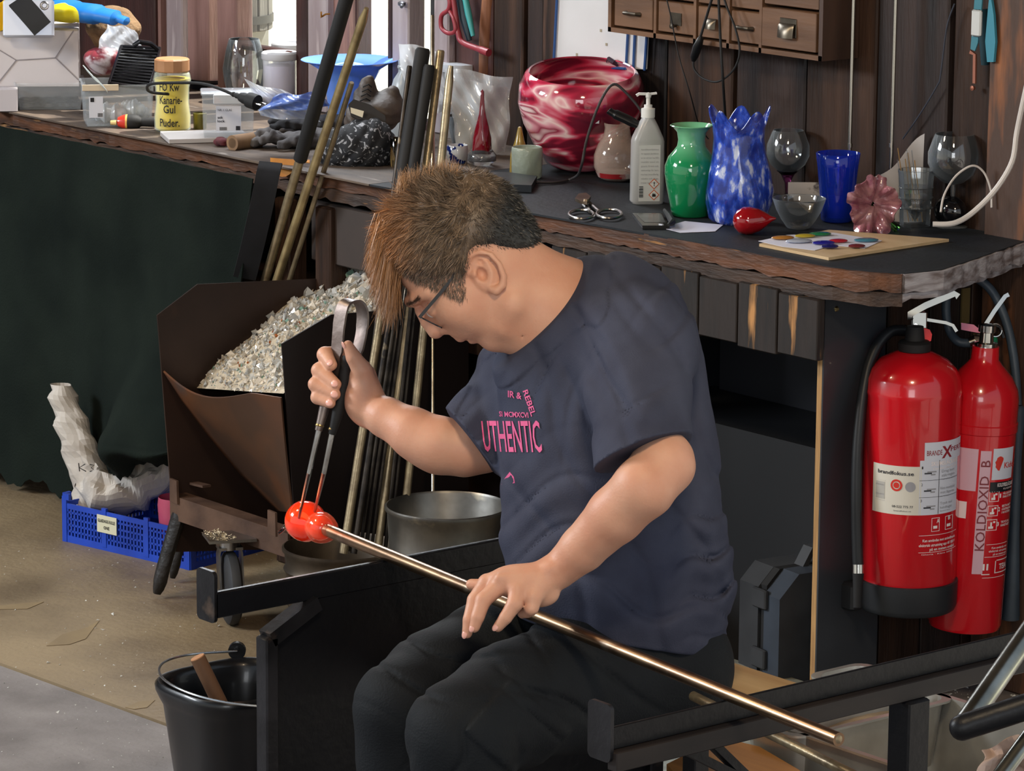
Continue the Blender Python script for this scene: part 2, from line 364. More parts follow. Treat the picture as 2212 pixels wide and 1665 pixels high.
# ================================================================== SETTING
YW = 5.36; ZT = 0.90; YF = 4.75
M_floor = mat('floor_concrete', (150, 132, 104), (110, 95, 76), 3.2, 0.62, bump=0.5, bscale=60, lo=0.35, hi=0.7, c3=(172, 160, 138), detail=12, r2=0.4)
M_floor2 = mat('floor_concrete_grey', (140, 134, 132), (108, 102, 100), 5.0, 0.6, bump=0.5, bscale=60, detail=12, c3=(150, 146, 140))
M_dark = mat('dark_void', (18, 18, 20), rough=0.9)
M_plank = mat('stained_plank', (76, 54, 42), (36, 26, 22), 3.0, 0.5, bump=0.5, bscale=30, stretch=(6, 6, 0.5), lo=0.3, hi=0.62, c3=(96, 70, 56), detail=10, spec=.25)
M_plank2 = mat('stained_plank_blue', (62, 49, 45), (30, 27, 28), 2.5, 0.42, bump=0.4, bscale=30, stretch=(6, 6, 0.5), lo=0.3, hi=0.65, detail=10, spec=.3)
M_plankw = mat('worn_plank', (72, 52, 42), (150, 92, 52), 5, 0.6, bump=0.5, bscale=30, stretch=(5, 5, 0.8), lo=0.52, hi=0.75, detail=12)
# floor slabs with an open joint between them
floor = struct('floor')
A, B = onZ(0, 1434, 0), onZ(400, 1580, 0); dj = nrm(B-A); nj = np.array([-dj[1], dj[0], 0.0]);
if nj[1] < 0: nj = -nj
def slab(p, mt, nm='slab'):
    m = MB(); m.prism(p, (0, 0, -0.1)); return m.build(nm, mt, floor, smooth=False)
L0, L1 = A-dj*6, A+dj*0.95*3.2
def jl(t, off=0.0): return A+dj*t+nj*off
XS = -5.35
tS = (XS-A[0])/dj[0]
slab([jl(-6, .006), jl(tS, .006), (XS, 7.2, 0), (-14, 7.2, 0)], M_floor)
slab([jl(-6, -.006), (-14, -4, 0), (3, -4, 0), (3, jl(tS)[1]-.01, 0), jl(tS, -.006)], M_floor2)
slab([(XS+.008, jl(tS)[1]+.01, 0), (3, jl(tS)[1]+.01, 0), (3, 7.2, 0), (XS+.008, 7.2, 0)], M_floor2)  # grey here paints in the daylight falling on the right-hand floor
# ochre stain patches (dried spills) as thin films on the floor
M_stain = mat('floor_spill', (152, 132, 98), (132, 114, 86), 8, 0.6)
def spill(pts):
    m = MB(); m.prism([onZ(x, y, 0.0005) for x, y in pts], (0, 0, 0.0006)); m.build('dried_spill', M_stain, floor, smooth=False)
spill([(100, 1395), (135, 1370), (190, 1355), (215, 1340), (185, 1380), (150, 1392)])
spill([(0, 1308), (60, 1302), (95, 1300), (60, 1315), (0, 1316)])
spill([(270, 1528), (300, 1515), (335, 1512), (318, 1528), (290, 1532)])
# grit and glass crumbs on the floor
m = MB()
for i in range(420):
    x = rng.uniform(0, 760); y = rng.uniform(1140, 1660); p = onZ(x, y, 0); s = rng.uniform(.0012, .0035)*(2 if rng.random() < .05 else 1)
    a = rng.normal(size=(4, 3)); a = a/np.linalg.norm(a, axis=1)[:, None]*s; a[:, 2] = np.abs(a[:, 2]); m.add(p+a, [(0, 1, 2), (0, 3, 1), (1, 3, 2), (2, 3, 0)])
for i in range(220):
    x = rng.uniform(1980, 2212); y = rng.uniform(1440, 1560); p = onZ(x, y, 0); s = rng.uniform(.0015, .005)
    a = rng.normal(size=(4, 3)); a = a/np.linalg.norm(a, axis=1)[:, None]*s; a[:, 2] = np.abs(a[:, 2]); m.add(p+a, [(0, 1, 2), (0, 3, 1), (1, 3, 2), (2, 3, 0)])
o = m.build('floor_grit', mat('grit', (205, 205, 200), rough=0.35), None, smooth=False, kind='stuff'); tag(o, 'pale glass crumbs and grit scattered over the concrete floor', 'grit')
# back wall planks
wall = struct('wall_back', (0, YW, 0))
seams = [1062, 1130, 1170, 1310, 1437, 1583, 1737, 1892, 2050, 2153, 2290, 2440]
xs = [onY(x, 220, YW)[0] for x in seams]
for k in range(len(xs)-1):
    m = MB(); off = [0, .006, -.004, .003, 0, .005, .001, -.003, .004, -.03, 0][k]; g = .004
    m.box(((xs[k]+xs[k+1])/2, YW+.02+off, 1.35), (xs[k+1]-xs[k]-2*g, .04, 2.7), bev=.004)
    m.build('plank', [M_plank, M_plank2][k % 2] if k < 9 else M_plankw, wall)
m = MB(); m.box((-5.4, YW+.07, 1.35), (3.0, .03, 2.7)); m.build('backing', M_dark, wall, smooth=False)
# log post at the corner beneath the worktop, bark-coloured
m = MB(); c0 = onX(2212, 1380, -4.93)
m.lathe((-4.88, 5.42, 0), [(.075, 0), (.08, .2), (.073, .45), (.08, .7), (.074, .9), (.075, 1.0)], 14, wob=lambda r, h, t, k: (r*(1+.08*math.sin(3*t+k)), h))
o = m.build('log_post', mat('log_bark', (70, 55, 45), (28, 24, 22), 9, 0.8, bump=1.0, bscale=25, stretch=(1, 1, .35), c3=(190, 150, 95), hi=.6, lo=.4), None)
o['kind'] = 'structure'; o.name = 'trim_1'
# left part of the wall: window
win = struct('window_1', (-7.4, YW, .93))
M_red = mat('window_wood_red', (146, 112, 106), (112, 82, 76), 5, 0.5, bump=.3, bscale=40, stretch=(4, 4, .5), coat=.15)
M_mauve = mat('window_wood_mauve', (164, 154, 156), (136, 122, 124), 5, 0.5, bump=.3, bscale=40, stretch=(4, 4, .5), c3=(190, 178, 178), coat=.15)
M_dred = mat('window_wood_dark', (70, 38, 34), (46, 26, 24), 5, 0.55, bump=.3, bscale=40, stretch=(4, 4, .5))
def bar(x0, x1, mt, nm, yo=0.0, z0=.9, z1=2.2, th=.05, at=60):
    a = onY(x0, at, YW+yo)[0]; b = onY(x1, at, YW+yo)[0]; m = MB(); m.box(((a+b)/2, YW+yo+th/2, (z0+z1)/2), (b-a, th, z1-z0), bev=.004); return m.build(nm, mt, win)
for a, b, mt, yo in ((318, 334, M_dred, -.03), (334, 345, M_red, -.02), (345, 393, M_mauve, 0), (393, 404, M_dred, .02), (404, 450, M_red, 0), (468, 511, M_red, -.01),
                     (638, 664, M_dred, .0), (664, 706, M_mauve, -.02), (706, 752, M_red, 0), (752, 768, M_dred, .02), (836, 846, M_dred, 0), (846, 882, M_mauve, -.02), (936, 968, M_mauve, -.02), (968, 1063, M_dred, 0)):
    bar(a, b, mt, 'mullion', yo)
bar(318, 1063, M_dred, 'window_sill', .0, .86, .915, .06); bar(511, 664, M_dred, 'glazing_bar', .005, 1.016, 1.03, .03)
bar(318, 1063, M_dred, 'window_head', 0, 2.2, 2.7, .06)
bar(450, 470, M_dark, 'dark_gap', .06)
M_glass_w = film('window_glass', (230, 240, 245), 0.02, 0.03, 0.05)
for a, b in ((511, 638), (768, 836), (882, 936)): bar(a, b, M_glass_w, 'pane', .025, .925, 2.2, .004)
# window hook and latch
m = MB(); p = onY(712, 30, YW-.03); m.tube([p, p+[0, -.012, 0], p+[0.0, -.02, -.004], p+[-.006, -.02, -.008], p+[-.006, -.02, .006]], .0022, 6); m.build('hook', mat('brass', (150, 105, 50), rough=.35, metal=1), win)
m = MB(); p = onY(868, 8, YW-.03); m.box(p, (.02, .012, .012), bev=.003); m.tube([p, p+[.012, -.01, -.006]], .004, 6); m.build('latch', mat('dull_steel', (150, 152, 158), rough=.35, metal=1), win)
m = MB(); m.box((-10.0, YW+.04, 1.35), (4.2, .06, 2.7)); o = m.build('wall_left_of_window', M_dred, None, smooth=False); o.name = 'wall_left'; o['kind'] = 'structure'
m = MB(); m.box((-12, 1, 1.35), (.1, 9, 2.7)); o = m.build('wall_side', M_plank, None, smooth=False); o['kind'] = 'structure'
m = MB(); m.box((-6.5, 2.6, 3.1), (11, 6.4, .1)); o = m.build('ceiling', mat('ceiling_boards', (84, 66, 54), (60, 46, 38), 3, .7, stretch=(.5, 6, 6)), None, smooth=False); o['kind'] = 'structure'
# outside: pale ground, a wooden tub and its board fence seen through the panes
m = MB(); m.box((-11, 11.6, -.06), (24, 12.2, .1)); o = m.build('ground_outside', mat('sunlit_gravel', (232, 228, 205), (214, 210, 186), 4, .9), None, smooth=False); o['kind'] = 'structure'
tc = onY(482, 78, YW+.55); rr = .125; zt_ = onY(553, 80, YW+.5)[2]
tub = thing('wooden_tub', 'weathered grey wooden tub standing outside behind the window glass', 'tub', (tc[0], tc[1], zt_))
M_tub = mat('weathered_oak', (136, 134, 128), (104, 100, 94), 6, .8, bump=.5, bscale=30, stretch=(5, 5, .5))
for k in range(18):
    t = 2*math.pi*k/18; m = MB(); c = np.array([tc[0]+rr*math.cos(t), tc[1]+rr*math.sin(t), zt_+.22]); m.box(c, (.042, .016, .44), ((-math.sin(t), math.cos(t), 0), (math.cos(t), math.sin(t), 0), (0, 0, 1)), bev=.003); m.build('stave', M_tub, tub)
m = MB(); m.lathe((tc[0], tc[1], zt_+.02), [(rr+.009, 0), (rr+.0125, 0), (rr+.0125, .022), (rr+.009, .022)], 32, closed=True); m.build('hoop', mat('tub_hoop', (90, 88, 86), rough=.5, metal=.7), tub)
m = MB(); m.lathe((tc[0], tc[1], zt_), [(rr, 0), (rr, .02)], 24); m.build('base', M_tub, tub)
m = MB(); m.box((tc[0]-.08, tc[1], zt_/2), (.22, .26, zt_)); o = m.build('outside_ledge', mat('ledge_stone', (205, 205, 195), (180, 180, 170), 5, .85), None, smooth=False); o['kind'] = 'structure'

# ------------------------------------------------------------------ worktop (counter)
M_top = mat('worktop_felt', (34, 39, 45), (23, 26, 30), 7, 0.6, bump=.25, bscale=80, detail=10, spec=.3, c3=(66, 70, 74), hi=.68, lo=.4)
M_topw = mat('worktop_bare', (96, 82, 70), (66, 56, 50), 7, 0.6, bump=.3, bscale=60, stretch=(1, 4, 4), c3=(150, 140, 130))
M_edge = mat('worktop_edge', (110, 68, 42), (62, 42, 32), 6, 0.55, bump=.6, bscale=30, stretch=(1, 6, 6), c3=(206, 148, 88), hi=.64, lo=.3, detail=12)
M_edge2 = mat('worktop_edge_lower', (74, 54, 42), (44, 34, 30), 6, 0.6, bump=.6, bscale=30, stretch=(1, 6, 6), c3=(180, 130, 80), hi=.66, detail=12)
M_worn = mat('worktop_edge_bare', (168, 164, 168), (104, 92, 90), 12, 0.6, bump=.7, bscale=40, stretch=(6, 1, 6), detail=12)
front = [(-8.9, YF)]+[(onZ(x, y, ZT)[0], onZ(x, y, ZT)[1]) for x, y in ((1600, 541), (1700, 560), (1800, 578), (1880, 587), (1950, 591), (2030, 583), (2100, 560), (2212, 521))]
wtp = thing('worktop', 'long dark worktop with worn brown front edge and a rounded pale corner', 'worktop', (-6.5, 5.0, .84))
poly = [(x, y, ZT) for x, y in front]+[(-4.98, YW-.005, ZT), (-6.9, YW-.005, ZT), (-8.9, YW-.005, ZT)]
half = onZ(870, 390, ZT)[0]
m = MB(); m.prism([(half, YF+.004, ZT)]+[(x, y+.004, ZT) for x, y in front[1:]]+[(-4.99, YW-.005, ZT), (half, YW-.005, ZT)], (0, 0, -.004)); m.build('surface_sheet', M_top, wtp, smooth=False)
m = MB(); m.prism([(-8.9, YF+.004, ZT), (half-.003, YF+.004, ZT), (half-.003, YW-.005, ZT), (-8.9, YW-.005, ZT)], (0, 0, -.004)); m.build('bare_board', M_topw, wtp, smooth=False)
m = MB(); m.prism([(x, y+.006, ZT-.005) for x, y in front]+[(-4.99, YW-.005, ZT-.005), (-8.9, YW-.005, ZT-.005)], (0, 0, -.028)); m.build('core', M_edge2, wtp, smooth=False)
def edge_strip(i0, i1, z0, z1, out, mt, nm, jag=.002):
    # worn lipping following the front line
    pts = [np.array([front[i][0], front[i][1], 0]) for i in range(i0, i1+1)]; P = []
    for a, b in zip(pts[:-1], pts[1:]):
        n = max(2, int(np.linalg.norm(b-a)/.02)); P += [a+(b-a)*k/n for k in range(n)]
    P.append(pts[-1]); m = MB(); rows = []
    for k, p in enumerate(P):
        d = nrm(P[min(k+1, len(P)-1)]-P[max(k-1, 0)]); nn = np.array([d[1], -d[0], 0]); j = rng.normal(0, jag); j2 = rng.normal(0, jag)
        rows.append([p+nn*(out+j*.5)+[0, 0, z0+j2], p+nn*(out+j*.5)+[0, 0, z1+min(0, j)*.6], p-nn*.012+[0, 0, z1], p-nn*.012+[0, 0, z0]])
    vs = [q for r_ in rows for q in r_]; fs = [(k*4+i, k*4+(i+1) % 4, k*4+4+(i+1) % 4, k*4+4+i) for k in range(len(rows)-1) for i in range(4)]+[(3, 2, 1, 0), tuple(range(len(vs)-4, len(vs)))]
    m.add(vs, fs); return m.build(nm, mt, wtp, smooth=False)
edge_strip(0, 5, ZT-.034, ZT-.001, .006, M_edge, 'edge_lipping')
edge_strip(5, 8, ZT-.036, ZT-.001, .008, M_worn, 'edge_lipping', .003)
edge_strip(0, 5, ZT-.062, ZT-.036, .0, M_edge2, 'lower_lipping'); edge_strip(5, 8, ZT-.05, ZT-.037, -.002, M_worn, 'lower_lipping')
# counter carcass under the worktop
carc = struct('partition_counter', (-5.8, 5.0, 0)); carc.name = 'trim_2'
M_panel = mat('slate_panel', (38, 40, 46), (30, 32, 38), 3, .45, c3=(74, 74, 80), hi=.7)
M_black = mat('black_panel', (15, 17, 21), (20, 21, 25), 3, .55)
M_scuff = mat('scuffed_plank', (40, 32, 29), (27, 23, 22), 6, .6, bump=.4, stretch=(5, 5, .7), c3=(190, 138, 84), hi=.62, lo=.4, detail=12)
x = onY(1190, 520, YF+.06)[0]; k = 0
while x < onY(1715, 600, YF+.06)[0]:
    wd = .11; m = MB(); m.box((x+wd/2, YF+.07, .78), (wd-.004, .02, .115+(.01 if k % 2 else 0)), bev=.002); m.build('apron_plank', M_scuff, carc); x += wd; k += 1
px0 = onY(1190, 700, YF+.1)[0]
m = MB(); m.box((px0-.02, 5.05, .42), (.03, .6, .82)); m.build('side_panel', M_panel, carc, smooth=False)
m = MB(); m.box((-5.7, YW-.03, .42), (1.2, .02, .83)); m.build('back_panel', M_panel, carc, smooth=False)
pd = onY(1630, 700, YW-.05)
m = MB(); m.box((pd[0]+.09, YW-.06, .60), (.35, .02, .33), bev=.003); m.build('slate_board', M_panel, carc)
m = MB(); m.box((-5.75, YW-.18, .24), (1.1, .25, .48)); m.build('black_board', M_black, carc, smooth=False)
m = MB(); a = onX(1715, 660, -5.2); m.strap([onX(1700, 655, -5.28), onX(1790, 690, -5.12)], .03, .02, (0, 0, 1)); m.build('bracket', M_plank, carc)
# planks on the counter's right end, facing the camera side
XE = -5.07; y = 4.98; k = 0
while y < 5.42:
    wd = .115; m = MB(); m.box((XE-.01, y+wd/2, .42), (.02, wd-.004, .82), bev=.002); m.build('end_plank', [M_plank2, M_plank][k % 2], carc); y += wd; k += 1
# left section beneath: posts, shelf
for pxx in (612, 700, 830):
    m = MB(); a = onY(pxx, 480, YF+.05); m.box((a[0], YF+.07, .41), (.055 if pxx != 830 else .08, .05, .82), bev=.004); m.build('post', M_plank, carc)
m = MB(); m.box((-6.7, 5.1, .56), (1.3, .4, .025)); m.build('shelf', M_plank, carc, smooth=False)
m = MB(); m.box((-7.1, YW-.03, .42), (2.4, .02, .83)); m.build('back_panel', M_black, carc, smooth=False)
m = MB(); m.box((onY(780, 430, YF+.06)[0], YF+.07, .76), (.36, .02, .13), bev=.003); m.build('apron_board', mat('apron_grey', (62, 52, 48), (48, 42, 40), 5, .6), carc)

# ------------------------------------------------------------------ curtain
M_curt = mat('green_cloth', (30, 37, 33), (20, 26, 24), 4, 0.95, bump=.4, bscale=200, spec=.08)
def curt(u, v):
    X = -8.7+u*(2.08-.14*v); Z = .872*(1-v)+.03*v
    f = (.011*math.sin(X*17+1.3*math.sin(v*3+X*3))+.010*math.sin(X*7.3+v*2))*(.15+.85*v)+.0025*math.sin(X*51+v*3)
    Yc = 4.715-f-.02*v
    Xc = X
    b = math.exp(-((X+6.87)/.24)**2-((v-.78)/.22)**2); Yc -= .17*b
    # the lower right corner is drawn up and forward over the crate
    if v > .72:
        s = max(0, (X+7.35)/.7); k = (v-.72)/.28; Z += .26*s*k; Yc -= .06*s*k
        Z += .012*math.sin(X*40)*k
    if v > .97: Z += .006*math.sin(X*130)
    return (Xc, Yc, Z)
m = MB(); m.grid(curt, 150, 60, .003); o = m.build('curtain', M_curt, None); tag(o, 'dark green cloth hanging from the worktop edge down to the floor', 'curtain')
# ================================================================== BENCH
M_blk = mat('black_steel', (13, 14, 18), (19, 20, 24), 9, 0.42, spec=.3, bump=.25, bscale=60, c3=(30, 30, 34), hi=.8)
M_blkw = mat('black_steel_worn', (46, 46, 50), (28, 28, 31), 12, 0.42, metal=.5, bump=.3, bscale=60, c3=(98, 82, 70), hi=.66)
M_steel = mat('steel_worn', (168, 166, 164), (128, 124, 120), 14, 0.3, metal=1, bump=.1, bscale=120, stretch=(1, 1, 1))
M_inox = mat('stainless', (214, 212, 206), (180, 178, 172), 8, 0.34, metal=.75, bump=.08, bscale=30)
M_brass = mat('heat_bronzed_steel', (184, 168, 136), (134, 120, 98), 26, 0.33, metal=.7, c3=(176, 160, 134), bump=.12, bscale=160)
M_dsteel = mat('dark_scaled_steel', (78, 72, 66), (44, 42, 42), 30, 0.45, metal=.9, c3=(120, 108, 90))
M_grip = mat('black_rubber_grip', (20, 20, 22), (14, 14, 16), 20, 0.7)
M_pine = mat('pine_seat', (206, 172, 124), (180, 142, 96), 3, .5, stretch=(.6, 7, 7), c3=(220, 192, 148), coat=.15)
M_pine2 = mat('orange_board', (196, 138, 74), (160, 108, 58), 3, .55, stretch=(.6, 7, 7))
XL, XR, ZR = -4.655, -3.74, .60
bench = thing('gaffer_bench', 'black steel glassblower bench with two long rails and a pale wooden seat', 'bench', (-4.2, 3.7, 0))
m = MB(); m.box((XL, 3.70, ZR-.02), (.008, .93, .04), bev=.0015); m.box((XL-.004, 3.70, ZR-.002), (.010, .93, .004)); m.build('rail', M_blk, bench)
def tabplate(X, Y, nm):
    m = MB(); n = 6; w, z0, z1, rr = .024, ZR-.048, ZR+.034, .009; pts = []
    for cx, cz, a0 in ((w-rr, z1-rr, 0), (-w+rr, z1-rr, 90), (-w+rr, z0+rr, 180), (w-rr, z0+rr, 270)):
        for k in range(n+1): a = R(a0+90*k/n); pts.append((X+cx+rr*math.cos(a), Y, cz+rr*math.sin(a)))
    m.prism(pts, (0, .006, 0)); return m.build(nm, M_blkw, bench)
tabplate(XL-.02, 3.232, 'end_stop'); tabplate(XR-.018, 3.245, 'end_stop')
a = onX(568, 1375, XL); b = onX(668, 1285, XL)
m = MB(); m.prism([(XL+.002, a[1]+.02, 0.01), (XL+.002, a[1]+.02, a[2]-.01), (XL+.002, b[1]+.01, ZR-.035), (XL+.002, 4.15, ZR-.035), (XL+.002, 4.15, 0.01)], (-.003, 0, 0)); m.build('side_panel', M_blk, bench, smooth=False)
m = MB(); m.box((XL+.0, a[1]+.008, a[2]/2), (.03, .024, a[2]), bev=.003); m.build('frame_tube', M_blkw, bench)
m = MB(); m.strap([(XL, a[1]+.008, a[2]-.004), (XL, b[1]+.01, ZR-.044)], .03, .024, (1, 0, 0)); m.build('frame_tube', M_blkw, bench)
m = MB(); m.box((XL, 4.14, .28), (.03, .03, .56), bev=.003); m.build('frame_tube', M_blkw, bench)
# right rail: upright flange over a thicker worn lower edge
m = MB(); m.box((XR-.004, 4.15, ZR-.016), (.006, 1.8, .032), bev=.001); m.build('rail', M_blk, bench)
m = MB(); m.box((XR+.004, 4.15, ZR-.046), (.02, 1.8, .028), bev=.0015); m.build('rail_edge', mat('rail_wear', (46, 40, 38), (22, 21, 24), 12, .5, spec=.3, stretch=(1, .25, 1), c3=(84, 72, 66)), bench)
pc = onX(1963, 1560, XR)
for yy in (pc[1], 4.9):
    m = MB(); m.box((XR, yy, (ZR-.06)/2), (.044, .044, ZR-.06), bev=.003); m.build('post', M_blk, bench)
for (x0, y0, x1, y1) in ((1530, 1598, 1640, 1705), (1440, 1600, 1600, 1680)):
    p = onX(x0, y0, XR-.02); q = onX(x1, y1, XR-.02); m = MB(); m.strap([p, q], .02, .012, (1, 0, 0)); m.build('brace', M_blk, bench)
m = MB(); m.box((-4.37, 3.785, .432), (.52, .37, .034), bev=.004); m.build('seat', M_pine, bench)
for yy in (3.64, 3.94):
    m = MB(); m.box((-4.38, yy, .40), (.52, .03, .03), bev=.002); m.build('cross_bar', M_blk, bench)
for xx in (XL+.05, -4.16):
    m = MB(); m.box((xx, 3.79, .2), (.03, .03, .4), bev=.002); m.build('leg', M_blk, bench)
m = MB(); m.prism([onZ(x, y, .2) for x, y in ((1440, 1650), (1556, 1592), (1640, 1612), (1705, 1650), (1840, 1730), (1560, 1780))], (0, 0, -.022)); m.build('lower_shelf', M_pine2, bench)

# ------------------------------------------------------------------ blowpipe with hot gather
P0 = onZ(1812, 1597, ZR+.012); P1 = onZ(700, 1142, ZR+.012)
P0 = np.array([P0[0], P0[1], ZR+.012]); P1 = np.array([P1[0], P1[1], ZR+.012]); dp = nrm(P1-P0)
def onpipe(t): return P0+(P1-P0)*t
LPIPE = np.linalg.norm(P1-P0)
pipe = thing('blowpipe', 'long steel blowpipe lying across both bench rails with glowing glass at its tip', 'blowpipe', tuple(onpipe(.5)))
m = MB(); m.cyl(P0, P1, .0095, .0105, 24); m.build('tube', mat('pipe_steel', (168, 142, 112), (128, 104, 84), 10, .32, metal=1, c3=(182, 166, 146), bump=.05), pipe)
m = MB(); m.lathe(P0-dp*.0005, [(.0, 0), (.005, 0), (.0095, .003)], 20, dp); m.build('mouthpiece', M_brass, pipe)
G = P1+dp*.03
M_hot = mat('molten_glass', (255, 70, 26), (206, 22, 12), 22, 0.07, coat=.8, emit=(255, 48, 14), estr=.22, spec=.6)
ax = frame(dp)
hot = MB()
prof = [(.0, -.036), (.012, -.034), (.017, -.028), (.0215, -.018), (.021, -.010), (.0175, -.003), (.0185, .003), (.026, .012), (.0325, .024), (.034, .036), (.0325, .048), (.026, .060), (.015, .067), (.0, .069)]
hot.lathe(G-dp*.005, prof, 28, dp); o = hot.build('molten_glass', M_hot, pipe, angle=80)
m = MB(); m.lathe(G-dp*.001, [(.0, -.052), (.013, -.05), (.021, -.04), (.025, -.028), (.0265, -.018), (.0235, -.006), (.020, .0), (.0, .0)], 28, dp)
o = m.build('clear_glass_collar', film('hot_clear', (255, 120, 80), .18, .02), pipe, angle=80)
o['label'] = 'clear glassy collar behind the glowing ball'
m = MB(); q = G+dp*.062+np.array([0, 0, -.022]); t1 = PP(602, 1152, depth(q)); m.tube([q, (q+t1)/2+[0, 0, .012], t1], [.016, .012, .004], 14, flat=.5)
m.build('clear_glass_tip', mat('clear_glass', (240, 248, 250), rough=.03, trans=1, ior=1.45), pipe, angle=80)
l = bpy.data.lights.new('gather_glow', 'POINT'); l.energy = .10; l.color = (1, .25, .08); l.shadow_soft_size = .03; lo = bpy.data.objects.new('gather_glow', l); col.objects.link(lo); lo.location = Vector(G+np.array([0, -.05, .05]))

# second rod under the right rail
a = onZ(1497, 1503, .50); b = onZ(1840, 1672, .50); a[2] = b[2] = .5; dd = nrm(b-a)
m = MB(); m.cyl(a, b+dd*.2, .0075, None, 16); o = m.build('spare_rod', M_brass, None); tag(o, 'thin bronzed rod running beneath the right bench rail from the seat', 'rod')
m = MB(); p = onZ(1525, 1512, .47); m.tube([p+[0, 0, .012], p+[0, 0, .028]], .007, 8); m.build('clip', M_steel, o)

# ------------------------------------------------------------------ pans, boards and case around the bench
def pan(nm, label, c, sx, sy, h, ang=0, group=None, lip=.012):
    t = thing(nm, label, 'pan', c, group); ca, sa = math.cos(R(ang)), math.sin(R(ang)); X = np.array([ca, sa, 0]); Y = np.array([-sa, ca, 0]); c = np.array(c)
    m = MB(); th = .002
    rows = []
    def ringp(ax_, ay_, z): 
        out = []; rr = .03
        for sx_, sy_, a0 in ((1, 1, 0), (-1, 1, 90), (-1, -1, 180), (1, -1, 270)):
            for k in range(5): a = R(a0+22.5*k); out.append(c+X*(sx_*(ax_-rr)+rr*math.cos(a))+Y*(sy_*(ay_-rr)+rr*math.sin(a))+[0, 0, z])
        return out
    R_ = [ringp(sx/2+lip, sy/2+lip, h-.004), ringp(sx/2+lip, sy/2+lip, h), ringp(sx/2, sy/2, h), ringp(sx/2-.01, sy/2-.01, th), ringp(sx/2-.01, sy/2-.01, 0), ringp(sx/2+.002, sy/2+.002, h-.003)]
    n = 20; vs = [p for r_ in R_ for p in r_]; fs = []
    for a, b in ((0, 1), (1, 2), (2, 3)): fs += [(a*n+i, a*n+(i+1) % n, b*n+(i+1) % n, b*n+i) for i in range(n)]
    fs += [tuple(range(3*n, 4*n)), tuple(range(4*n, 5*n))]
    for a, b in ((4, 5), (5, 0)): fs += [(a*n+i, a*n+(i+1) % n, b*n+(i+1) % n, b*n+i) for i in range(n)]
    m.add(vs, fs); m.build('tray', M_inox, t, angle=30); return t
c1 = onZ(1719, 1592, .24); pan('steel_pan', 'stainless pan with papers in it under the right bench rail', (c1[0]-.075, c1[1]+.19, .12), .14, .36, .12)
m = MB(); m.grid(lambda u, v: (c1[0]-.135+u*.12, c1[1]+.03+v*.31, .222+.008*math.sin(7*u+5*v)), 8, 10, .001); o = m.build('wrapping_paper', mat('brown_paper', (186, 166, 140), (150, 130, 108), 6, .8), None); tag(o, 'crumpled tan paper lying in the stainless pan by the bench post', 'paper')
c2 = onZ(2002, 1497, .24); pan('steel_pan', 'deep empty stainless pan right of the bench post', (c2[0]+.21, c2[1]-.16, .06), .42, .34, .18)
c3 = onZ(1835, 1440, .2); pan('steel_pan', 'small steel tray peeking over the right rail below the extinguishers', (c3[0]+.07, c3[1]-.03, .1), .14, .12, .1)
pal = thing('floor_boards', 'pale worn boards laid side by side under the bench', 'boards', (-4.1, 3.5, 0))
bz = .05; Bc = onZ(1420, 1660, bz); Mpb = mat('pale_board', (176, 182, 176), (140, 146, 140), 6, .7, stretch=(7, .8, 7), bump=.4, c3=(196, 200, 196))
for k in range(9):
    m = MB(); m.box((Bc[0]-.42+k*.085, Bc[1]+.15, bz-.012), (.08, .9, .024), bev=.003); m.build('board', Mpb, pal)
for yy in (-.2, .5):
    m = MB(); m.box((Bc[0]-.08, Bc[1]+yy, .013), (.8, .07, .026)); m.build('batten', Mpb, pal)
# tool case
cc = onZ(1668, 1500, 0); cs = thing('tool_case', 'dark grey hard plastic tool case standing on end under the counter', 'case', tuple(cc))
Mc1 = mat('case_plastic', (56, 58, 62), (44, 46, 50), 8, .45); Mc2 = mat('case_plastic_blue', (60, 68, 80), (44, 50, 60), 8, .42)
ang = R(-8); X = np.array([math.cos(ang), math.sin(ang), 0]); Y = np.array([-math.sin(ang), math.cos(ang), 0]); Z3 = np.array([0, 0, 1.0])
H = .255
def cas(x0, x1, mt, nm, ch=.035, y0=-.03, y1=.27, z0=0.0):
    m = MB(); o = np.array([cc[0], cc[1], 0]); pts = [(y0, z0), (y0, H-ch), (y0+ch, H), (y1-ch, H), (y1, H-ch), (y1, z0)]
    m.prism([o+X*x0+Y*p[0]+Z3*p[1] for p in pts], X*(x1-x0)); return m.build(nm, mt, cs, angle=25)
cas(-.075, -.012, Mc1, 'half_shell'); cas(-.012, .008, M_grip, 'seam', .03, -.024, .264); cas(.008, .06, Mc2, 'half_shell', .045)
m = MB(); o = np.array([cc[0], cc[1], 0]); m.strap([o+Y*.06+Z3*(H-.005), o+Y*.08+Z3*(H+.03), o+Y*.16+Z3*(H+.03), o+Y*.18+Z3*(H-.005)], .03, .012, X); m.build('handle', Mc1, cs)
for zz in (.08, .2):
    m = MB(); m.box(o-Y*.034+X*.0+Z3*zz, (.045, .01, .04), (X, Y, Z3), bev=.003); m.build('latch', Mc1, cs)
# dark tool roll / gun-like tool left on the case
m = MB(); a = PP(1680, 1245, 7.6); m.tube([PP(1655, 1240, 7.55), PP(1690, 1232, 7.55), PP(1722, 1205, 7.55), PP(1745, 1180, 7.5)], [.012, .02, .024, .014], 10); o = m.build('tool_pouch', M_grip, None); tag(o, 'small black tool pouch lying above the tool case', 'pouch')

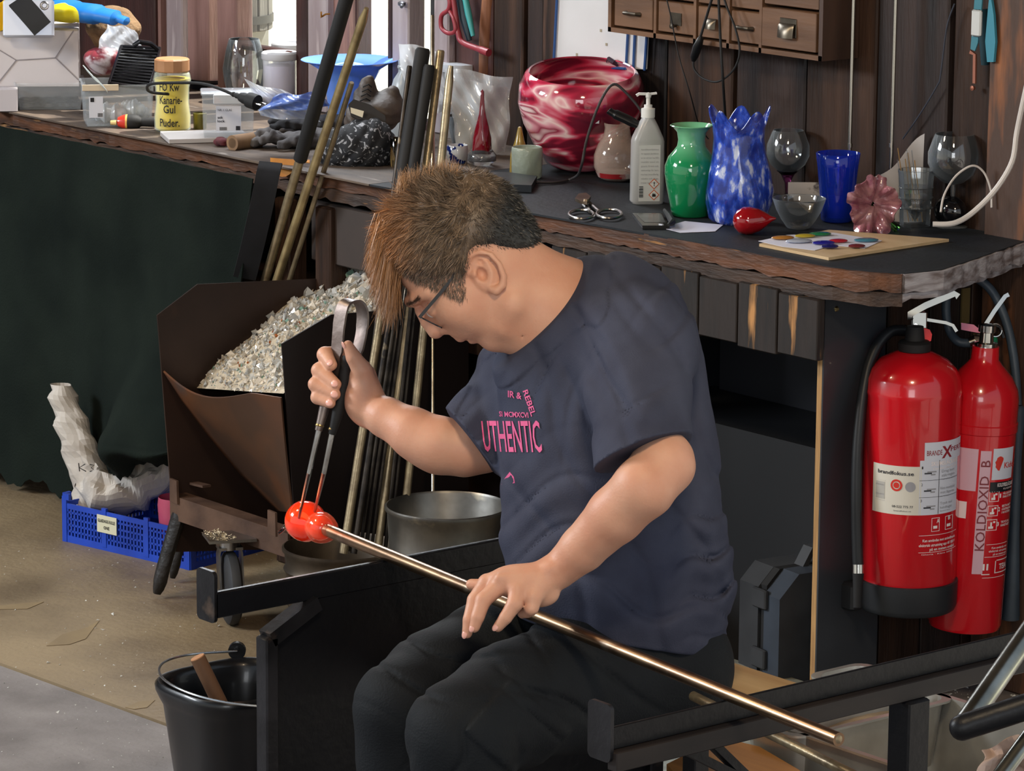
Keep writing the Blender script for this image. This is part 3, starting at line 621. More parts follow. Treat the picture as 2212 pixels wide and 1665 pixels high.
# steel stand at the lower right
st = thing('steel_stand', 'steel tube stand with a black flat foot crossing the right frame edge', 'stand', tuple(PP(2150, 1500, 5.1)))
m = MB(); m.cyl(PP(2075, 1578, 5.0), PP(2290, 1270, 5.35), .0155, None, 20); m.build('tube', mat('tube_steel', (150, 152, 146), (110, 112, 106), 10, .28, metal=1), st)
m = MB()
pts = [PP(2052+i, y_, 4.95) for i, y_ in ((0, 1580), (3, 1579), (9, 1577), (18, 1574), (30, 1570), (240, 1502))]; m.tube(pts, [.003, .009, .0135, .0165, .0175, .0175], 16); m.build('foot_bar', M_blk, st)
m = MB(); m.cyl(PP(2150, 1690, 4.9), PP(2290, 1500, 5.0), .011, None, 16); m.build('tube', MATS['tube_steel'], st)
m = MB(); m.grid(lambda u, v: PP(2120+u*110+8*math.sin(v*9), 1612+v*90+10*math.sin(u*6+1)-22*u, 5.02+.02*math.sin(u*9)*math.cos(v*7)), 14, 12, .002); o = m.build('rag', mat('beige_rag', (176, 152, 138), (140, 118, 106), 20, .9), None); tag(o, 'crumpled beige rag at the lower right corner', 'rag')

# ================================================================== BUCKET with stick
bc = onZ(508, 1466, .27); bk = thing('bucket', 'black plastic bucket with wire handle beside the bench panel', 'bucket', (bc[0], bc[1], 0))
vd = nrm(np.array([_f[0], _f[1], 0]))
def bw(r, h, t, k):
    x = math.cos(t); y = math.sin(t); e = 3.0; q = (abs(x)**e+abs(y)**e)**(-1/e); s = 1+.10*max(0, math.cos(t+2.5))**8*(h/.27)
    return r*q*s, h
m = MB(); m.lathe((bc[0], bc[1], 0), [(.082, 0), (.085, .01), (.112, .225), (.117, .235), (.124, .252), (.125, .262), (.120, .268), (.114, .266), (.109, .255), (.104, .225), (.08, .012), (.0, .01)], 48, wob=bw)
m.build('shell', mat('black_plastic', (22, 24, 28), (17, 19, 22), 10, .3, coat=.2), bk, angle=60)
pts = []
for k in range(33):
    t = k/32*math.pi; a = onZ(512, 1402, .285); b = onZ(640, 1520, .285); c = (a+b)/2; L = np.linalg.norm(b-a)/2; dx = nrm(b-a); dn = np.array([dx[1], -dx[0], 0]); 
    if dn@_r > 0: dn = -dn
    pts.append(c-dx*L*math.cos(t)+dn*L*1.02*math.sin(t)**.8+np.array([0, 0, -.004+.016*math.sin(t)]))
m = MB(); m.tube(pts, .0022, 8); m.build('wire_handle', mat('wire', (200, 204, 206), rough=.25, metal=1), bk)
m = MB(); e = onZ(512, 1400, .282); m.cyl(e-vd*.006-[0, 0, .004], e+vd*.006-[0, 0, .004], .0155, None, 24); m.cyl(e-vd*.012, e+vd*.004, .0045, None, 10); m.build('ear', MATS['black_plastic'], bk)
m = MB(); a = PP(427, 1420, depth(bc)+.0); b = PP(505, 1580, depth(bc)+.03); m.cyl(a, b, .0135, .0135, 18); o = m.build('wooden_stick', mat('stick_wood', (134, 100, 74), (100, 72, 54), 5, .6, stretch=(3, 3, .5)), None); tag(o, 'round wooden stick standing in the black bucket', 'stick')
m = MB(); dd = nrm(a-b); m.cyl(a, a+dd*.0015, .013, .0125, 18); m.build('end_grain', mat('end_grain', (186, 138, 98), (160, 112, 78), 30, .7), o)

# ================================================================== CULLET CART
e1 = np.array([math.cos(R(-7)), math.sin(R(-7)), 0]); e2 = np.array([-e1[1], e1[0], 0])
PA = PP(378, 1060, 8.1); PB = PP(625, 1165, 7.8)
M_rust = mat('rusty_sheet', (64, 48, 42), (48, 37, 34), 3, .42, metal=.45, c3=(82, 58, 46), hi=.62, bump=.15)
M_rust2 = mat('orange_rust_sheet', (78, 56, 44), (112, 70, 44), 4, .5, metal=.4, c3=(84, 70, 66), hi=.6, lo=.4, bump=.15, detail=3)
M_bar = mat('rusty_angle', (104, 80, 66), (74, 56, 48), 12, .6, metal=.4, c3=(132, 104, 86), bump=.4)
cart = thing('cullet_cart', 'rusty dark sheet-steel cart on casters heaped with broken glass', 'cart', (PA[0]+.2, PA[1]+.2, 0))
def pl(P0, pts, off, mt, nm):
    m = MB(); m.prism([onP(x, y, P0, e1) for x, y in pts], e1*off); return m.build(nm, mt, cart, smooth=False)
pl(PA, [(340, 681), (427, 614), (900, 592), (900, 1100), (640, 1185), (380, 1192)], -.004, M_rust, 'side_sheet')
pl(PB, [(607, 742), (713, 679), (1010, 655), (1010, 1110), (860, 1190), (642, 1218)], .004, mat('dark_sheet', (44, 36, 36), (34, 28, 28), 3, .4, metal=.4, c3=(58, 42, 36)), 'side_sheet')
WB = float((PB-PA)@e1)
# back sheet
qa = onP(890, 600, PA, e1); m = MB(); m.prism([(*qa[:2], .1), (*qa[:2], qa[2]), (*(qa+e1*WB)[:2], qa[2]), (*(qa+e1*WB)[:2], .1)], e2*.004); m.build('back_sheet', M_rust, cart, smooth=False)
fa = [onP(x, y, PA, e1) for x, y in ((355, 800), (395, 862), (450, 935), (520, 1020), (600, 1100))]
fb = [onP(x, y, PB, e1) for x, y in ((609, 858), (614, 915), (620, 975), (627, 1040), (634, 1105))]
def chute(u, v):
    k = v*4; i = min(3, int(k)); p = fa[i]+(fa[i+1]-fa[i])*(k-i); s = math.sin(math.pi*u); pb = fb[i]+(fb[i+1]-fb[i])*(k-i)
    q = p+(pb-p)*u
    return q+np.array([0, 0, 1])*(-.028*math.sin(math.pi*min(1, u*1.25))*(1-v))-e2*.02*s*(1-v)
m = MB(); m.grid(chute, 24, 24, .004); m.build('front_chute', M_rust2, cart)
def barp(x0, y0, x1, y1, h, out, mt, nm):
    a = onP(x0, y0, PA, e1)-e2*out; b = onP(x1, y1, PB, e1)-e2*out; m = MB()
    m.prism([a, a+[0, 0, -h], b+[0, 0, -h], b], e2*.006); m.prism([a+e2*.006, b+e2*.006, b+e2*.04, a+e2*.04], (0, 0, -.005)); return m.build(nm, mt, cart, smooth=False)
barp(385, 1066, 640, 1150, .052, .02, M_bar, 'angle_bar')
for (P, x, y) in ((PA, 386, 1030), (PB, 598, 1098)):
    a = onP(x, y, P, e1)-e2*.022+e1*(.0 if P is PA else -.0); m = MB(); m.prism([a, a+e1*.032, a+e1*.034-Z3*.05, a-Z3*.05], e2*.005); m.build('corner_tab', M_bar, cart, smooth=False)
a = onP(405, 1040, PA, e1)+e1*.01; m = MB(); m.prism([a, a+e1*.04+e2*.01, a+e1*.04+e2*.01-Z3*.005, a-Z3*.005], e2*.02); m.build('bolt_lug', M_bar, cart, smooth=False)
# casters
RT_ = nrm(np.array([_r[0], _r[1], 0])); vaw_ = nrm(np.array([_f[0], _f[1], 0]))
def caster(c, nm='caster'):
    e1 = nrm(RT_*.97+vaw_*.26); e2 = np.array([-e1[1], e1[0], 0])
    c = np.array([c[0], c[1], 0.0]); m = MB(); r = .078
    m.box(c+[0, 0, .185], (.1, .085, .006), (e1, e2, Z3)); m.cyl(c+[0, 0, .16], c+[0, 0, .183], .022)
    for s in (-1, 1): m.strap([c+e1*s*.02+[0, 0, .165], c+e1*s*.024+[0, 0, .15], c+e1*s*.024+[0, 0, r]-e2*.012], .03, .004, e2)
    m.box(c+[0, 0, .163], (.05, .04, .006), (e1, e2, Z3)); fork = m.build(nm, M_steel if nm else M_steel, cart)
    m = MB(); a = c+[0, 0, r]-e2*.01; m.lathe(a-e1*.016, [(.02, 0), (.05, .0), (.068, .002), (.076, .007), (.078, .016), (.076, .025), (.068, .03), (.05, .032), (.02, .032)], 32, e1)
    m.build('wheel', mat('wheel_rubber', (52, 54, 58), (38, 40, 44), 10, .6), fork)
c0 = onZ(497, 1345, 0); caster(c0)
for dx_, dy_ in ((-.1, .42), (.22, .42), ): caster(c0+e1*dx_+e2*dy_)
m = MB(); p = c0+[0, 0, .19]
for i in range(160):
    q = c0+e1*rng.uniform(-.05, .04)+e2*rng.uniform(-.045, .0)+[0, 0, .189]; s = rng.uniform(.0015, .004); a = rng.normal(size=(4, 3))*s*.7; a[:, 2] = abs(a[:, 2]); m.add(q+a, [(0, 1, 2), (0, 3, 1), (1, 3, 2), (2, 3, 0)])
m.build('spilt_crumbs', mat('crumbs', (206, 190, 160), rough=.5), cart, smooth=False, kind='stuff')
# glass heap: rising towards the back
hs0 = onP(612, 850, PB, e1)
ha = [onP(x, y, PA, e1) for x, y in ((425, 838), (470, 790), (530, 725), (610, 665), (700, 618), (790, 578), (850, 556))]
def heap(u, v):
    k = v*(len(ha)-1); i = min(len(ha)-2, int(k)); p = ha[i]+(ha[i+1]-ha[i])*(k-i); q = p+e1*WB*u+(hs0-ha[0]-e1*WB)*u*(1-v)**2
    return q+np.array([0, 0, 1])*(.012*math.sin(9*u+5*v)*math.sin(13*v)-.01*v*0+.0*u)+np.array([0, 0, 1])*(.02*math.sin(math.pi*u)*v)
M_heap = mat('crushed_glass', (206, 192, 168), (168, 156, 136), 60, .5, bump=1.0, bscale=90, c3=(226, 220, 208))
m = MB(); m.grid(heap, 40, 60); o = m.build('glass_heap', M_heap, cart, kind='stuff')
mats_sh = [(mat('cullet_clear', (242, 242, 238), rough=.06, trans=.55, ior=1.5, coat=.5), 2300), (mat('cullet_white', (228, 220, 206), (198, 190, 178), 30, .25, coat=.4), 1500),
           (mat('cullet_green', (150, 190, 170), rough=.08, trans=.5, coat=.4), 170), (mat('cullet_amber', (190, 110, 60), rough=.12, trans=.4), 90), (mat('cullet_violet', (56, 40, 72), rough=.12, coat=.5), 25)]
sp = [((-1, -1, -1), (1, 1, -1), (1, -1, 1), (-1, 1, 1))]
for mt, n in mats_sh:
    m = MB()
    for i in range(n):
        u, v = rng.uniform(0.01, .99), rng.uniform(0, 1)**.9; q = np.array(heap(u, v)); big = .35+.65*v; s = rng.uniform(.004, .014)*(big if rng.random() > .15 else big*2.0)
        k = 6; a = rng.normal(size=(k, 3)); a /= np.linalg.norm(a, axis=1)[:, None]; a *= s*np.array([1, 1, rng.uniform(.35, .9)])
        a[0] = a[0]*0+[0, 0, s*.8]; a[1] = [0, 0, -s*.8]; ring_ = sorted(range(2, 6), key=lambda t: math.atan2(a[t][1], a[t][0])); r4 = ring_
        m.add(q+a+[0, 0, s*.3], [(0, r4[j], r4[(j+1) % 4]) for j in range(4)]+[(1, r4[(j+1) % 4], r4[j]) for j in range(4)])
    m.build('glass_shards', mt, cart, smooth=False, kind='stuff')

# ================================================================== RODS, BASINS
def can(nm, label, c, r, h, mt, inner, beads=(), hh=.01, taper=.85, fill=None):
    t = thing(nm, label, 'bucket' if 'bucket' in nm else 'pot', (c[0], c[1], 0)); m = MB(); prof = [(r*taper, 0), (r*(taper+.02), .006)]
    for b in beads: prof += [(r*(taper+(1-taper)*b)-.001, h*b-.008), (r*(taper+(1-taper)*b)+.004, h*b), (r*(taper+(1-taper)*b)-.001, h*b+.008)]
    prof += [(r-.002, h-.012), (r+.003, h-.006), (r+.003, h), (r-.001, h+.002), (r-.004, h-.003), (r*taper-.004, .01), (0, .01)]
    m.lathe((c[0], c[1], 0), prof, 40); m.build('shell', mt, t, angle=50)
    if fill: m = MB(); m.lathe((c[0], c[1], fill[0]), [(0, 0), (r*.93, 0)], 32); m.build('contents', fill[1], t)
    return t
M_zinc = mat('galvanised', (148, 146, 140), (108, 106, 102), 10, .38, metal=.9, c3=(170, 160, 140), bump=.1)
cz = onZ(966, 1092, .33); can('metal_bucket', 'galvanised bucket with murky water behind the seated man', cz, .122, .33, M_zinc, None, (.62,), fill=(.27, mat('murky_water', (104, 82, 58), (80, 62, 46), 5, .12)))
cb = onZ(738, 1180, .22); can('iron_pot', 'dark iron pot in front of the rods behind the left rail', cb, .118, .22, mat('dark_iron', (96, 84, 70), (60, 54, 48), 10, .5, metal=.7), None, (.8,), fill=(.1, mat('pot_fill_dark', (26, 22, 20), rough=.9)))  # flat dark disc fills the pot low inside
for k, (x, y, z, s) in enumerate(((845, 1175, 0, 1), (850, 1140, .065, .9), (905, 1185, 0, 1))):
    p = onZ(x, y+20, z); m = MB(); m.box((p[0], p[1], z+.03), (.12*s, .2*s, .06), (np.array([.94, .34, 0]), np.array([-.34, .94, 0]), Z3), bev=.006); o = m.build('brick', mat('pale_brick', (156, 154, 150), (120, 118, 116), 20, .8, bump=.5), None); tag(o, ['pale brick on the floor nearest the rods', 'pale brick laid on top of another behind the rods', 'pale brick half hidden by the galvanised bucket'][k], 'brick', 'pale bricks by the bucket')
def rod(label, x0, y0, x1, y1, wpx, mt, zb=.02, dtop=None, split=None, grip=None, seg=12, tip=None, group='rods leaning on the worktop', dbot=None):
    b = PP(x0, y0, dbot) if dbot else onZ(x0, y0, zb); tdep = dtop if dtop else depth(b); t = PP(x1, y1, tdep); r = wpx*tdep/FOC/2
    th = thing('metal_rod', label, 'rod', tuple(b), group); d = t-b
    if split:      # black sleeve over the upper part
        s = b+d*split; m = MB(); m.cyl(b, s, r, None, seg); m.build('shaft', mt, th)
        m = MB(); m.lathe(s, [(r, 0), (r*grip, .004), (r*grip, np.linalg.norm(t-s)-.006), (r*grip*.8, np.linalg.norm(t-s))], seg, d); m.build('grip', M_grip, th)
    else:
        m = MB(); L = np.linalg.norm(d); m.lathe(b, [(r, 0), (r, L-.03 if tip else L-.003), (r*(tip or .8), L)], seg, d); m.build('shaft', mt, th)
    return th
# left group, leaning behind the cart (feet on the floor)
rod('thick rod with long black sleeve, leftmost of the leaning rods', 470, 962, 751, -12, 21, M_brass, 0.0, 7.78, .655, 1.5, dbot=8.62)
rod('bronzed tube with a pale blunt wooden tip beside the black sleeved rod', 470, 992, 792, 18, 20, mat('tube_gold', (196, 176, 130), (154, 136, 100), 24, .3, metal=.7, c3=(196, 186, 170)), 0.0, 7.78, tip=.5, dbot=8.6)
rod('slim bronzed tube standing just right of the wooden tipped one', 505, 985, 760, 178, 12, M_brass, 0.0, 7.95, dbot=8.6)
# right group
rod('black sleeved rod with a narrow tip, left one behind the man', 742, 1195, 914, 104, 19, M_brass, .215, 7.62, .62, 1.75)
rod('black sleeved rod standing close right of its twin', 764, 1195, 928, 140, 15, M_dsteel, .215, 7.60, .62, 1.7)
rod('grey rod left of the black sleeves', 752, 1190, 885, 142, 12, M_dsteel, .215, 7.66)
rod('bronzed rod crossing behind the raised forearm', 816, 1190, 952, 108, 18, M_brass, .215, 7.62)
rod('round ended bronzed tube right of the black sleeves', 866, 1190, 974, 142, 18, M_brass, .215, 7.58, tip=.6)
for k, (x0, x1, y1, wd) in enumerate(((778, 872, 560, 8), (790, 884, 520, 9), (802, 896, 500, 7), (832, 905, 500, 9), (842, 916, 480, 6))):
    rod(['thin dark rod first from the left in the bundle under the raised forearm', 'thin dark rod second from the left under the raised forearm', 'thinnest dark rod in the middle of the bundle under the forearm', 'dark rod next to the bronzed rod crossing the forearm', 'thinnest dark rod just right of the crossing bronzed rod'][k], x0, 1188, x1, y1, wd, M_dsteel, .215, 7.55, seg=8, group='thin dark rods in the bundle')
b = onZ(936, 1112, .27); t = PP(934, 34, depth(b)+.35)
th = thing('metal_rod', 'very thin upright rod standing in the galvanised bucket', 'rod', tuple(b)); m = MB(); m.cyl(b, t, .0045, None, 10); m.build('shaft', mat('thin_gold', (196, 188, 172), (150, 142, 128), 20, .3, metal=1), th)

# ================================================================== CRATE, BAG, BLACK PIPES
ka = R(11); k1 = np.array([math.cos(ka), math.sin(ka), 0]); k2 = np.array([-k1[1], k1[0], 0])
K0 = onZ(138, 1168, 0); KL, KW, KH = .40, .27, .105
cr = thing('plastic_crate', 'blue perforated plastic crate on the floor beside the cart', 'crate', tuple(K0))
M_blue = mat('blue_plastic', (34, 74, 190), (28, 60, 160), 8, .4)
def wallp(o, u, L, nx):
    m = MB(); o = np.array(o); n = nrm(np.cross(u, Z3)); ax_ = (u, n, Z3)
    m.box(o+u*L/2+Z3*.008, (L, .004, .016), ax_); m.box(o+u*L/2+Z3*(KH*.8), (L, .004, .012), ax_)
    seg_n = 3; sw = L/seg_n
    for i in range(seg_n+1): m.box(o+u*min(max(i*sw, .006), L-.006)+Z3*(KH/2), (.014, .007, KH if i in (0, seg_n) else KH*.85), ax_)
    nb = int(L/.0105)
    for i in range(nb): m.box(o+u*(i+.5)*L/nb+Z3*(KH*.42), (.0045, .003, KH*.72), ax_)
    for j in range(1, 5): m.box(o+u*L/2+Z3*(.012+j*.0145), (L, .003, .0045), ax_)
    for i in (0, 1): m.box(o+u*(.012+i*(L-.024))+Z3*(KH+.0), (.02, .008, .014), ax_)
    return m.build('side_grille', M_blue, cr, smooth=False)
wallp(K0, k1, KL, 3); wallp(K0+k2*KW, k1, KL, 3); wallp(K0, k2, KW, 2); wallp(K0+k1*KL, k2, KW, 2)
m = MB(); m.box(K0+k1*KL/2+k2*KW/2+Z3*.005, (KL, KW, .006), (k1, k2, Z3)); m.build('base', M_blue, cr, smooth=False)
lb = K0+k1*.145-k2*.005+Z3*.062
m = MB(); m.box(lb, (.062, .0012, .04), (k1, k2, Z3)); lab = m.build('label', mat('label_cream', (206, 204, 178), rough=.6), cr, smooth=False)
m = MB(); M_ink = mat('ink_black', (20, 20, 24), rough=.7); flat_text(m, 'GLASDAGG RULLE', .010, lb+Z3*.004-k2*.0012, k1, Z3, width=.054, bold=.02); flat_text(m, 'ONE', .010, lb-Z3*.011-k2*.0012, k1, Z3, width=.018, bold=.02); m.build('lettering', M_ink, lab, smooth=False)
# pale paper bag: crumpled, one arm standing up, body lying over the crate
def crump(p, a, f=1.0):
    x, y, z = p*f; return a*(1.6*abs(math.sin(37*x+31*y+12*z))*1.0+1.2*abs(math.sin(43*z-26*x+1+2*math.sin(30*y)))-1.0*abs(math.sin(61*y+53*z+20*x))+.5*math.sin(93*z-67*x))
M_paper = mat('crumpled_paper', (196, 190, 182), (176, 168, 160), 12, .8, bump=.7, bscale=26)
bag = thing('paper_bag', 'large crumpled off-white paper sack resting on the blue crate', 'bag', tuple(K0+k1*.15+k2*.1+Z3*.1))
dK = depth(K0+k2*.08)
def arm(u, v):
    # upright sleeve: left edge / right edge pixels
    L = np.array([(112, 832), (120, 900), (140, 980), (165, 1060), (160, 1100)], float); Rr = np.array([(150, 834), (185, 905), (205, 970), (240, 1030), (262, 1092)], float)
    k = v*4; i = min(3, int(k)); l_ = L[i]+(L[i+1]-L[i])*(k-i); r_ = Rr[i]+(Rr[i+1]-Rr[i])*(k-i); t = 2*math.pi*u
    c = (l_+r_)/2; h = (r_-l_)/2; x, y = c+h*math.cos(t); dd = dK+(.028+.03*v)*math.sin(t)
    p = PP(x, y, dd); return p+nrm(np.array([math.cos(t), math.sin(t), .3]))*crump(p, .007)
m = MB(); m.grid(arm, 22, 24); m.build('upright_sleeve', M_paper, bag, smooth=False)
def body(u, v):
    T = np.array([(170, 1020), (215, 1010), (250, 1030), (290, 1010), (340, 985), (400, 965)], float); Bm = np.array([(162, 1085), (200, 1118), (250, 1112), (300, 1110), (350, 1080), (400, 1050)], float)
    k = v*5; i = min(4, int(k)); l_ = T[i]+(T[i+1]-T[i])*(k-i); r_ = Bm[i]+(Bm[i+1]-Bm[i])*(k-i); t = 2*math.pi*u; e = min(1, 4*v+.15)
    c = (l_+r_)/2; h = (r_-l_)/2*e; x, y = c+h*math.cos(t); p = PP(x, y, dK-.05-.09*math.sin(t)*e*.8); return p+np.array([.2, -.6, .7])*crump(p, .011)
m = MB(); m.grid(body, 28, 34); m.build('sack_body', M_paper, bag, smooth=False)
m = MB(); q = PP(190, 1010, dK-.066); m.tube([PP(170, 1000, dK-.07), PP(172, 1018, dK-.07)], .0012, 5); m.tube([PP(184, 1002, dK-.07), PP(171, 1010, dK-.07), PP(186, 1018, dK-.07)], .0012, 5)
m.tube([PP(194, 1003, dK-.07), PP(203, 1005, dK-.07), PP(197, 1010, dK-.07), PP(204, 1016, dK-.07), PP(194, 1018, dK-.07)], .0012, 5); m.build('pen_mark', M_ink, bag)
m = MB(); p = K0+k1*.30+k2*.06; m.lathe((p[0], p[1], .02), [(.035, 0), (.042, .1), (.04, .12), (.037, .1)], 20); o = m.build('plastic_tub', mat('pink_plastic', (205, 90, 120), rough=.3, trans=.3), None); tag(o, 'translucent pink tub standing in the crate under the paper sack', 'tub')
for k, (x0, y0, x1, y1, wd) in enumerate(((338, 1282, 388, 1110, 31), (372, 1248, 402, 1120, 22))):
    a = onZ(x0, y0, .012); b = PP(x1, y1, depth(a)-.02); m = MB(); r = wd*depth(a)/FOC/2; L = np.linalg.norm(b-a)
    m.lathe(a, [(0, 0), (r*.55, .0), (r*.8, .012), (r*.95, .03), (r, .06), (r*1.02, L)], 14, b-a, wob=lambda rr, h, t, q: (rr*(1+.12*math.sin(3*t+h*60)), h))
    o = m.build('charred_stick', mat('charred', (38, 35, 34), (18, 17, 17), 25, .5, bump=1, bscale=50), None); tag(o, ['thick charred wooden stick leaning by the blue crate', 'thinner charred stick behind the thick one'][k], 'stick', 'charred sticks')
# ================================================================== PLYWOOD PANEL + EXTINGUISHERS
XP = -5.0
ply = thing('plywood_panel', 'narrow black-faced plywood panel standing on edge under the worktop corner', 'panel', (XP, 4.93, 0))
m = MB(); m.box((XP-.002, 4.94, .43), (.004, .16, .85)); m.build('black_face', mat('ply_face', (52, 56, 62), (38, 42, 48), 4, .35, c3=(74, 78, 84), hi=.65, coat=.2), ply, smooth=False)
m = MB(); m.box((XP-.0105, 4.94, .43), (.013, .16, .85)); m.build('ply_core', mat('ply_edge', (190, 150, 98), (150, 112, 70), 40, .6, stretch=(12, 1, .3)), ply, smooth=False)
for x, y in ((1807, 667), (1896, 657)):
    p = onX(x, y, XP); m = MB(); m.lathe(p, [(.0, .004), (.003, .004), (.0055, .0), ], 14, (1, 0, 0)); m.build('screw', mat('brass_screw', (190, 170, 120), rough=.3, metal=1), ply)
M_redp = mat('red_paint', (206, 22, 34), (196, 18, 30), 5, .22, coat=.7)
M_white = mat('label_white', (206, 210, 222), rough=.5); M_cream = mat('label_offwhite', (212, 208, 196), rough=.5); M_wtext = mat('print_white', (236, 226, 226), rough=.5)
M_chrome = mat('chrome', (206, 204, 198), rough=.15, metal=1); M_hose = mat('black_hose', (30, 32, 36), (24, 26, 29), 20, .42); M_navy = mat('print_darkred', (140, 34, 44), rough=.5)
M_btext = mat('print_dark', (40, 40, 48), rough=.6); M_gtext = mat('print_grey', (150, 150, 156), rough=.6)
ac = math.atan2(-_f[1], -_f[0])
def DL(px_off, rp): return math.asin(max(-.99, min(.99, px_off/rp)))
# --- foam extinguisher
X1 = -4.925; c1 = onX(1968, 1000, X1); d1 = depth(c1); r1 = 104*d1/FOC
def z1(y): return onX(1968, y, X1)[2]+.0
E1 = np.array([c1[0], c1[1]]); zb = z1(1308)
ex = thing('fire_extinguisher', 'red foam fire extinguisher with black base hanging in front of the plywood panel', 'extinguisher', (c1[0], c1[1], zb))
m = MB(); z0 = z1(1252)
m.lathe((c1[0], c1[1], 0), [(r1-.004, z0), (r1, z0+.006), (r1, z1(842)-.006), (r1+.0015, z1(842)), (r1, z1(836)), (r1*.97, z1(815)), (r1*.88, z1(795)), (r1*.7, z1(777)), (r1*.42, z1(763)), (r1*.3, z1(758)), (0, z1(757))], 64); m.build('cylinder', M_redp, ex, angle=40)
m = MB(); m.lathe((c1[0], c1[1], 0), [(r1*.96, zb), (r1*1.0, zb+.003), (r1+.003, zb+.012), (r1+.004, z1(1245)), (r1+.001, z1(1243)), (r1*.8, z1(1245)), (.0, z1(1250))], 64)
aL = ac-1.55
hx = c1[:2]+np.array([math.cos(aL), math.sin(aL)])*(r1+.016)
m.box((hx[0], hx[1], zb+.022), (.042, .034, .055), bev=.006); m.build('base', mat('black_base', (34, 36, 40), rough=.5), ex, angle=40)
m = MB(); m.lathe((c1[0], c1[1], 0), [(.026, z1(762)), (.031, z1(757)), (.031, z1(741)), (.027, z1(737)), (.019, z1(735)), (.016, z1(706)), (0, z1(704))], 28); m.build('collar', M_grip, ex)
# lever handles
d_ = d1-.0
def e1p(x, y, dz=0.0): return PP(x, y, d1+dz)
m = MB(); m.strap([e1p(1966, 690, -.012), e1p(1964, 679, -.012), e1p(1998, 660, -.012), e1p(2060, 634, -.01), e1p(2069, 641, -.01)], [.018, .024, .026, .018, .016], .012, _f); m.build('upper_lever', M_chrome, ex)
m = MB(); m.strap([e1p(1975, 700, -.0), e1p(1998, 690), e1p(2042, 697), e1p(2058, 703), e1p(2066, 716)], [.02, .018, .014, .012, .012], .006, _f); m.box(e1p(1985, 692), (.03, .022, .034), (_r, nrm(np.cross(_r, _u)), _u), bev=.003); m.cyl(e1p(1978, 703, -.02), e1p(1978, 703, .0), .004, None, 10); m.build('lower_lever', M_chrome, ex)
m = MB(); m.cyl(e1p(1951, 712, -.005), e1p(1975, 722, -.002), .0105, None, 20); m.build('hose_ferrule', M_chrome, ex)
hp1 = [e1p(1955, 714, -.005), e1p(1925, 716, -.015), e1p(1898, 742, -.025), e1p(1878, 785, -.035), e1p(1866, 840, -.045), e1p(1858, 900, -.05), e1p(1852, 980, -.05), e1p(1850, 1080, -.045), e1p(1852, 1180, -.035), e1p(1854, 1225, -.03)]
def smooth_path(P, n=6):
    out = []; P = [np.array(p) for p in P]
    for i in range(len(P)-1):
        p0, p1, p2, p3 = P[max(i-1, 0)], P[i], P[i+1], P[min(i+2, len(P)-1)]
        for k in range(n): t = k/n; out.append(.5*((2*p1)+(-p0+p2)*t+(2*p0-5*p1+4*p2-p3)*t*t+(-p0+3*p1-3*p2+p3)*t**3))
    out.append(P[-1]); return out
m = MB(); m.tube(smooth_path(hp1), .0105, 14); m.build('hose', M_hose, ex)
m = MB(); m.cyl(e1p(1854, 1219, -.03), e1p(1854, 1238, -.03), .0115, None, 20); m.build('hose_ferrule', M_chrome, ex)
m = MB(); m.tube([e1p(1854, 1236, -.03), e1p(1853, 1260, -.03), e1p(1852, 1312, -.03)], [.011, .0095, .0085], 14); m.build('nozzle', M_grip, ex)
m = MB(); pts = [e1p(x, y, -.034) for x, y in ((1975, 708), (1990, 706), (2008, 712), (2013, 722), (2011, 736), (2004, 740), (1985, 724))]; m.prism(pts, -_f*.003); sl_ = m.build('seal_tag', mat('seal_red', (232, 20, 20), rough=.35), ex)
# labels
def z_at(y): return z1(y)
def patch(par, nm, mt, x0, x1, y0, y1, C=None, rr=None, rp=104, xc=1966, zf=None, t=.0006):
    C = c1 if C is None else C; rr = r1 if rr is None else rr; zf = zf or z1; m = MB(); cyl_patch(m, C, rr, ac+DL(x0-xc, rp), ac+DL(x1-xc, rp), zf(y1), zf(y0), 16, t); return m.build(nm, mt, par)
ZO = -.0
lb1 = patch(ex, 'label', M_cream, 1880, 1978, 985, 1088)
lb2 = patch(ex, 'label', M_white, 1974, 2060, 972, 1088); lb3 = patch(ex, 'label', M_white, 1983, 2067, 934, 975, t=.0008)
def ct(par, mt, items, C=None, rr=None, rp=104, xc=1966, zf=None, nm='lettering'):
    C = c1 if C is None else C; rr = r1 if rr is None else rr; zf = zf or z1; m = MB()
    for (t, x0, x1, y, h, *b) in items:      # x range in px, baseline px y, cap height px
        a0, a1 = ac+DL(x0-xc, rp), ac+DL(x1-xc, rp); cyl_text(m, t, h*d1/FOC/.7, C, rr+.0005, (a0+a1)/2, zf(y), width=(a1-a0)*rr, bold=b[0] if b else .0)
    return m.build(nm, mt, par, smooth=False)
ct(lb1, M_btext, [('brandfokus.se', 1889, 1962, 1004, 8, .02), ('08-522 775 77', 1918, 1962, 1073, 5, .01), ('brandfokus.se', 1922, 1958, 1081, 3)])
ct(lb1, M_gtext, [('- - - - -', 1890, 1905, 1020, 3), ('KONTROLL', 1886, 1902, 1030, 3), ('SERVICE', 1886, 1902, 1050, 3), ('-----', 1886, 1904, 1062, 3)])
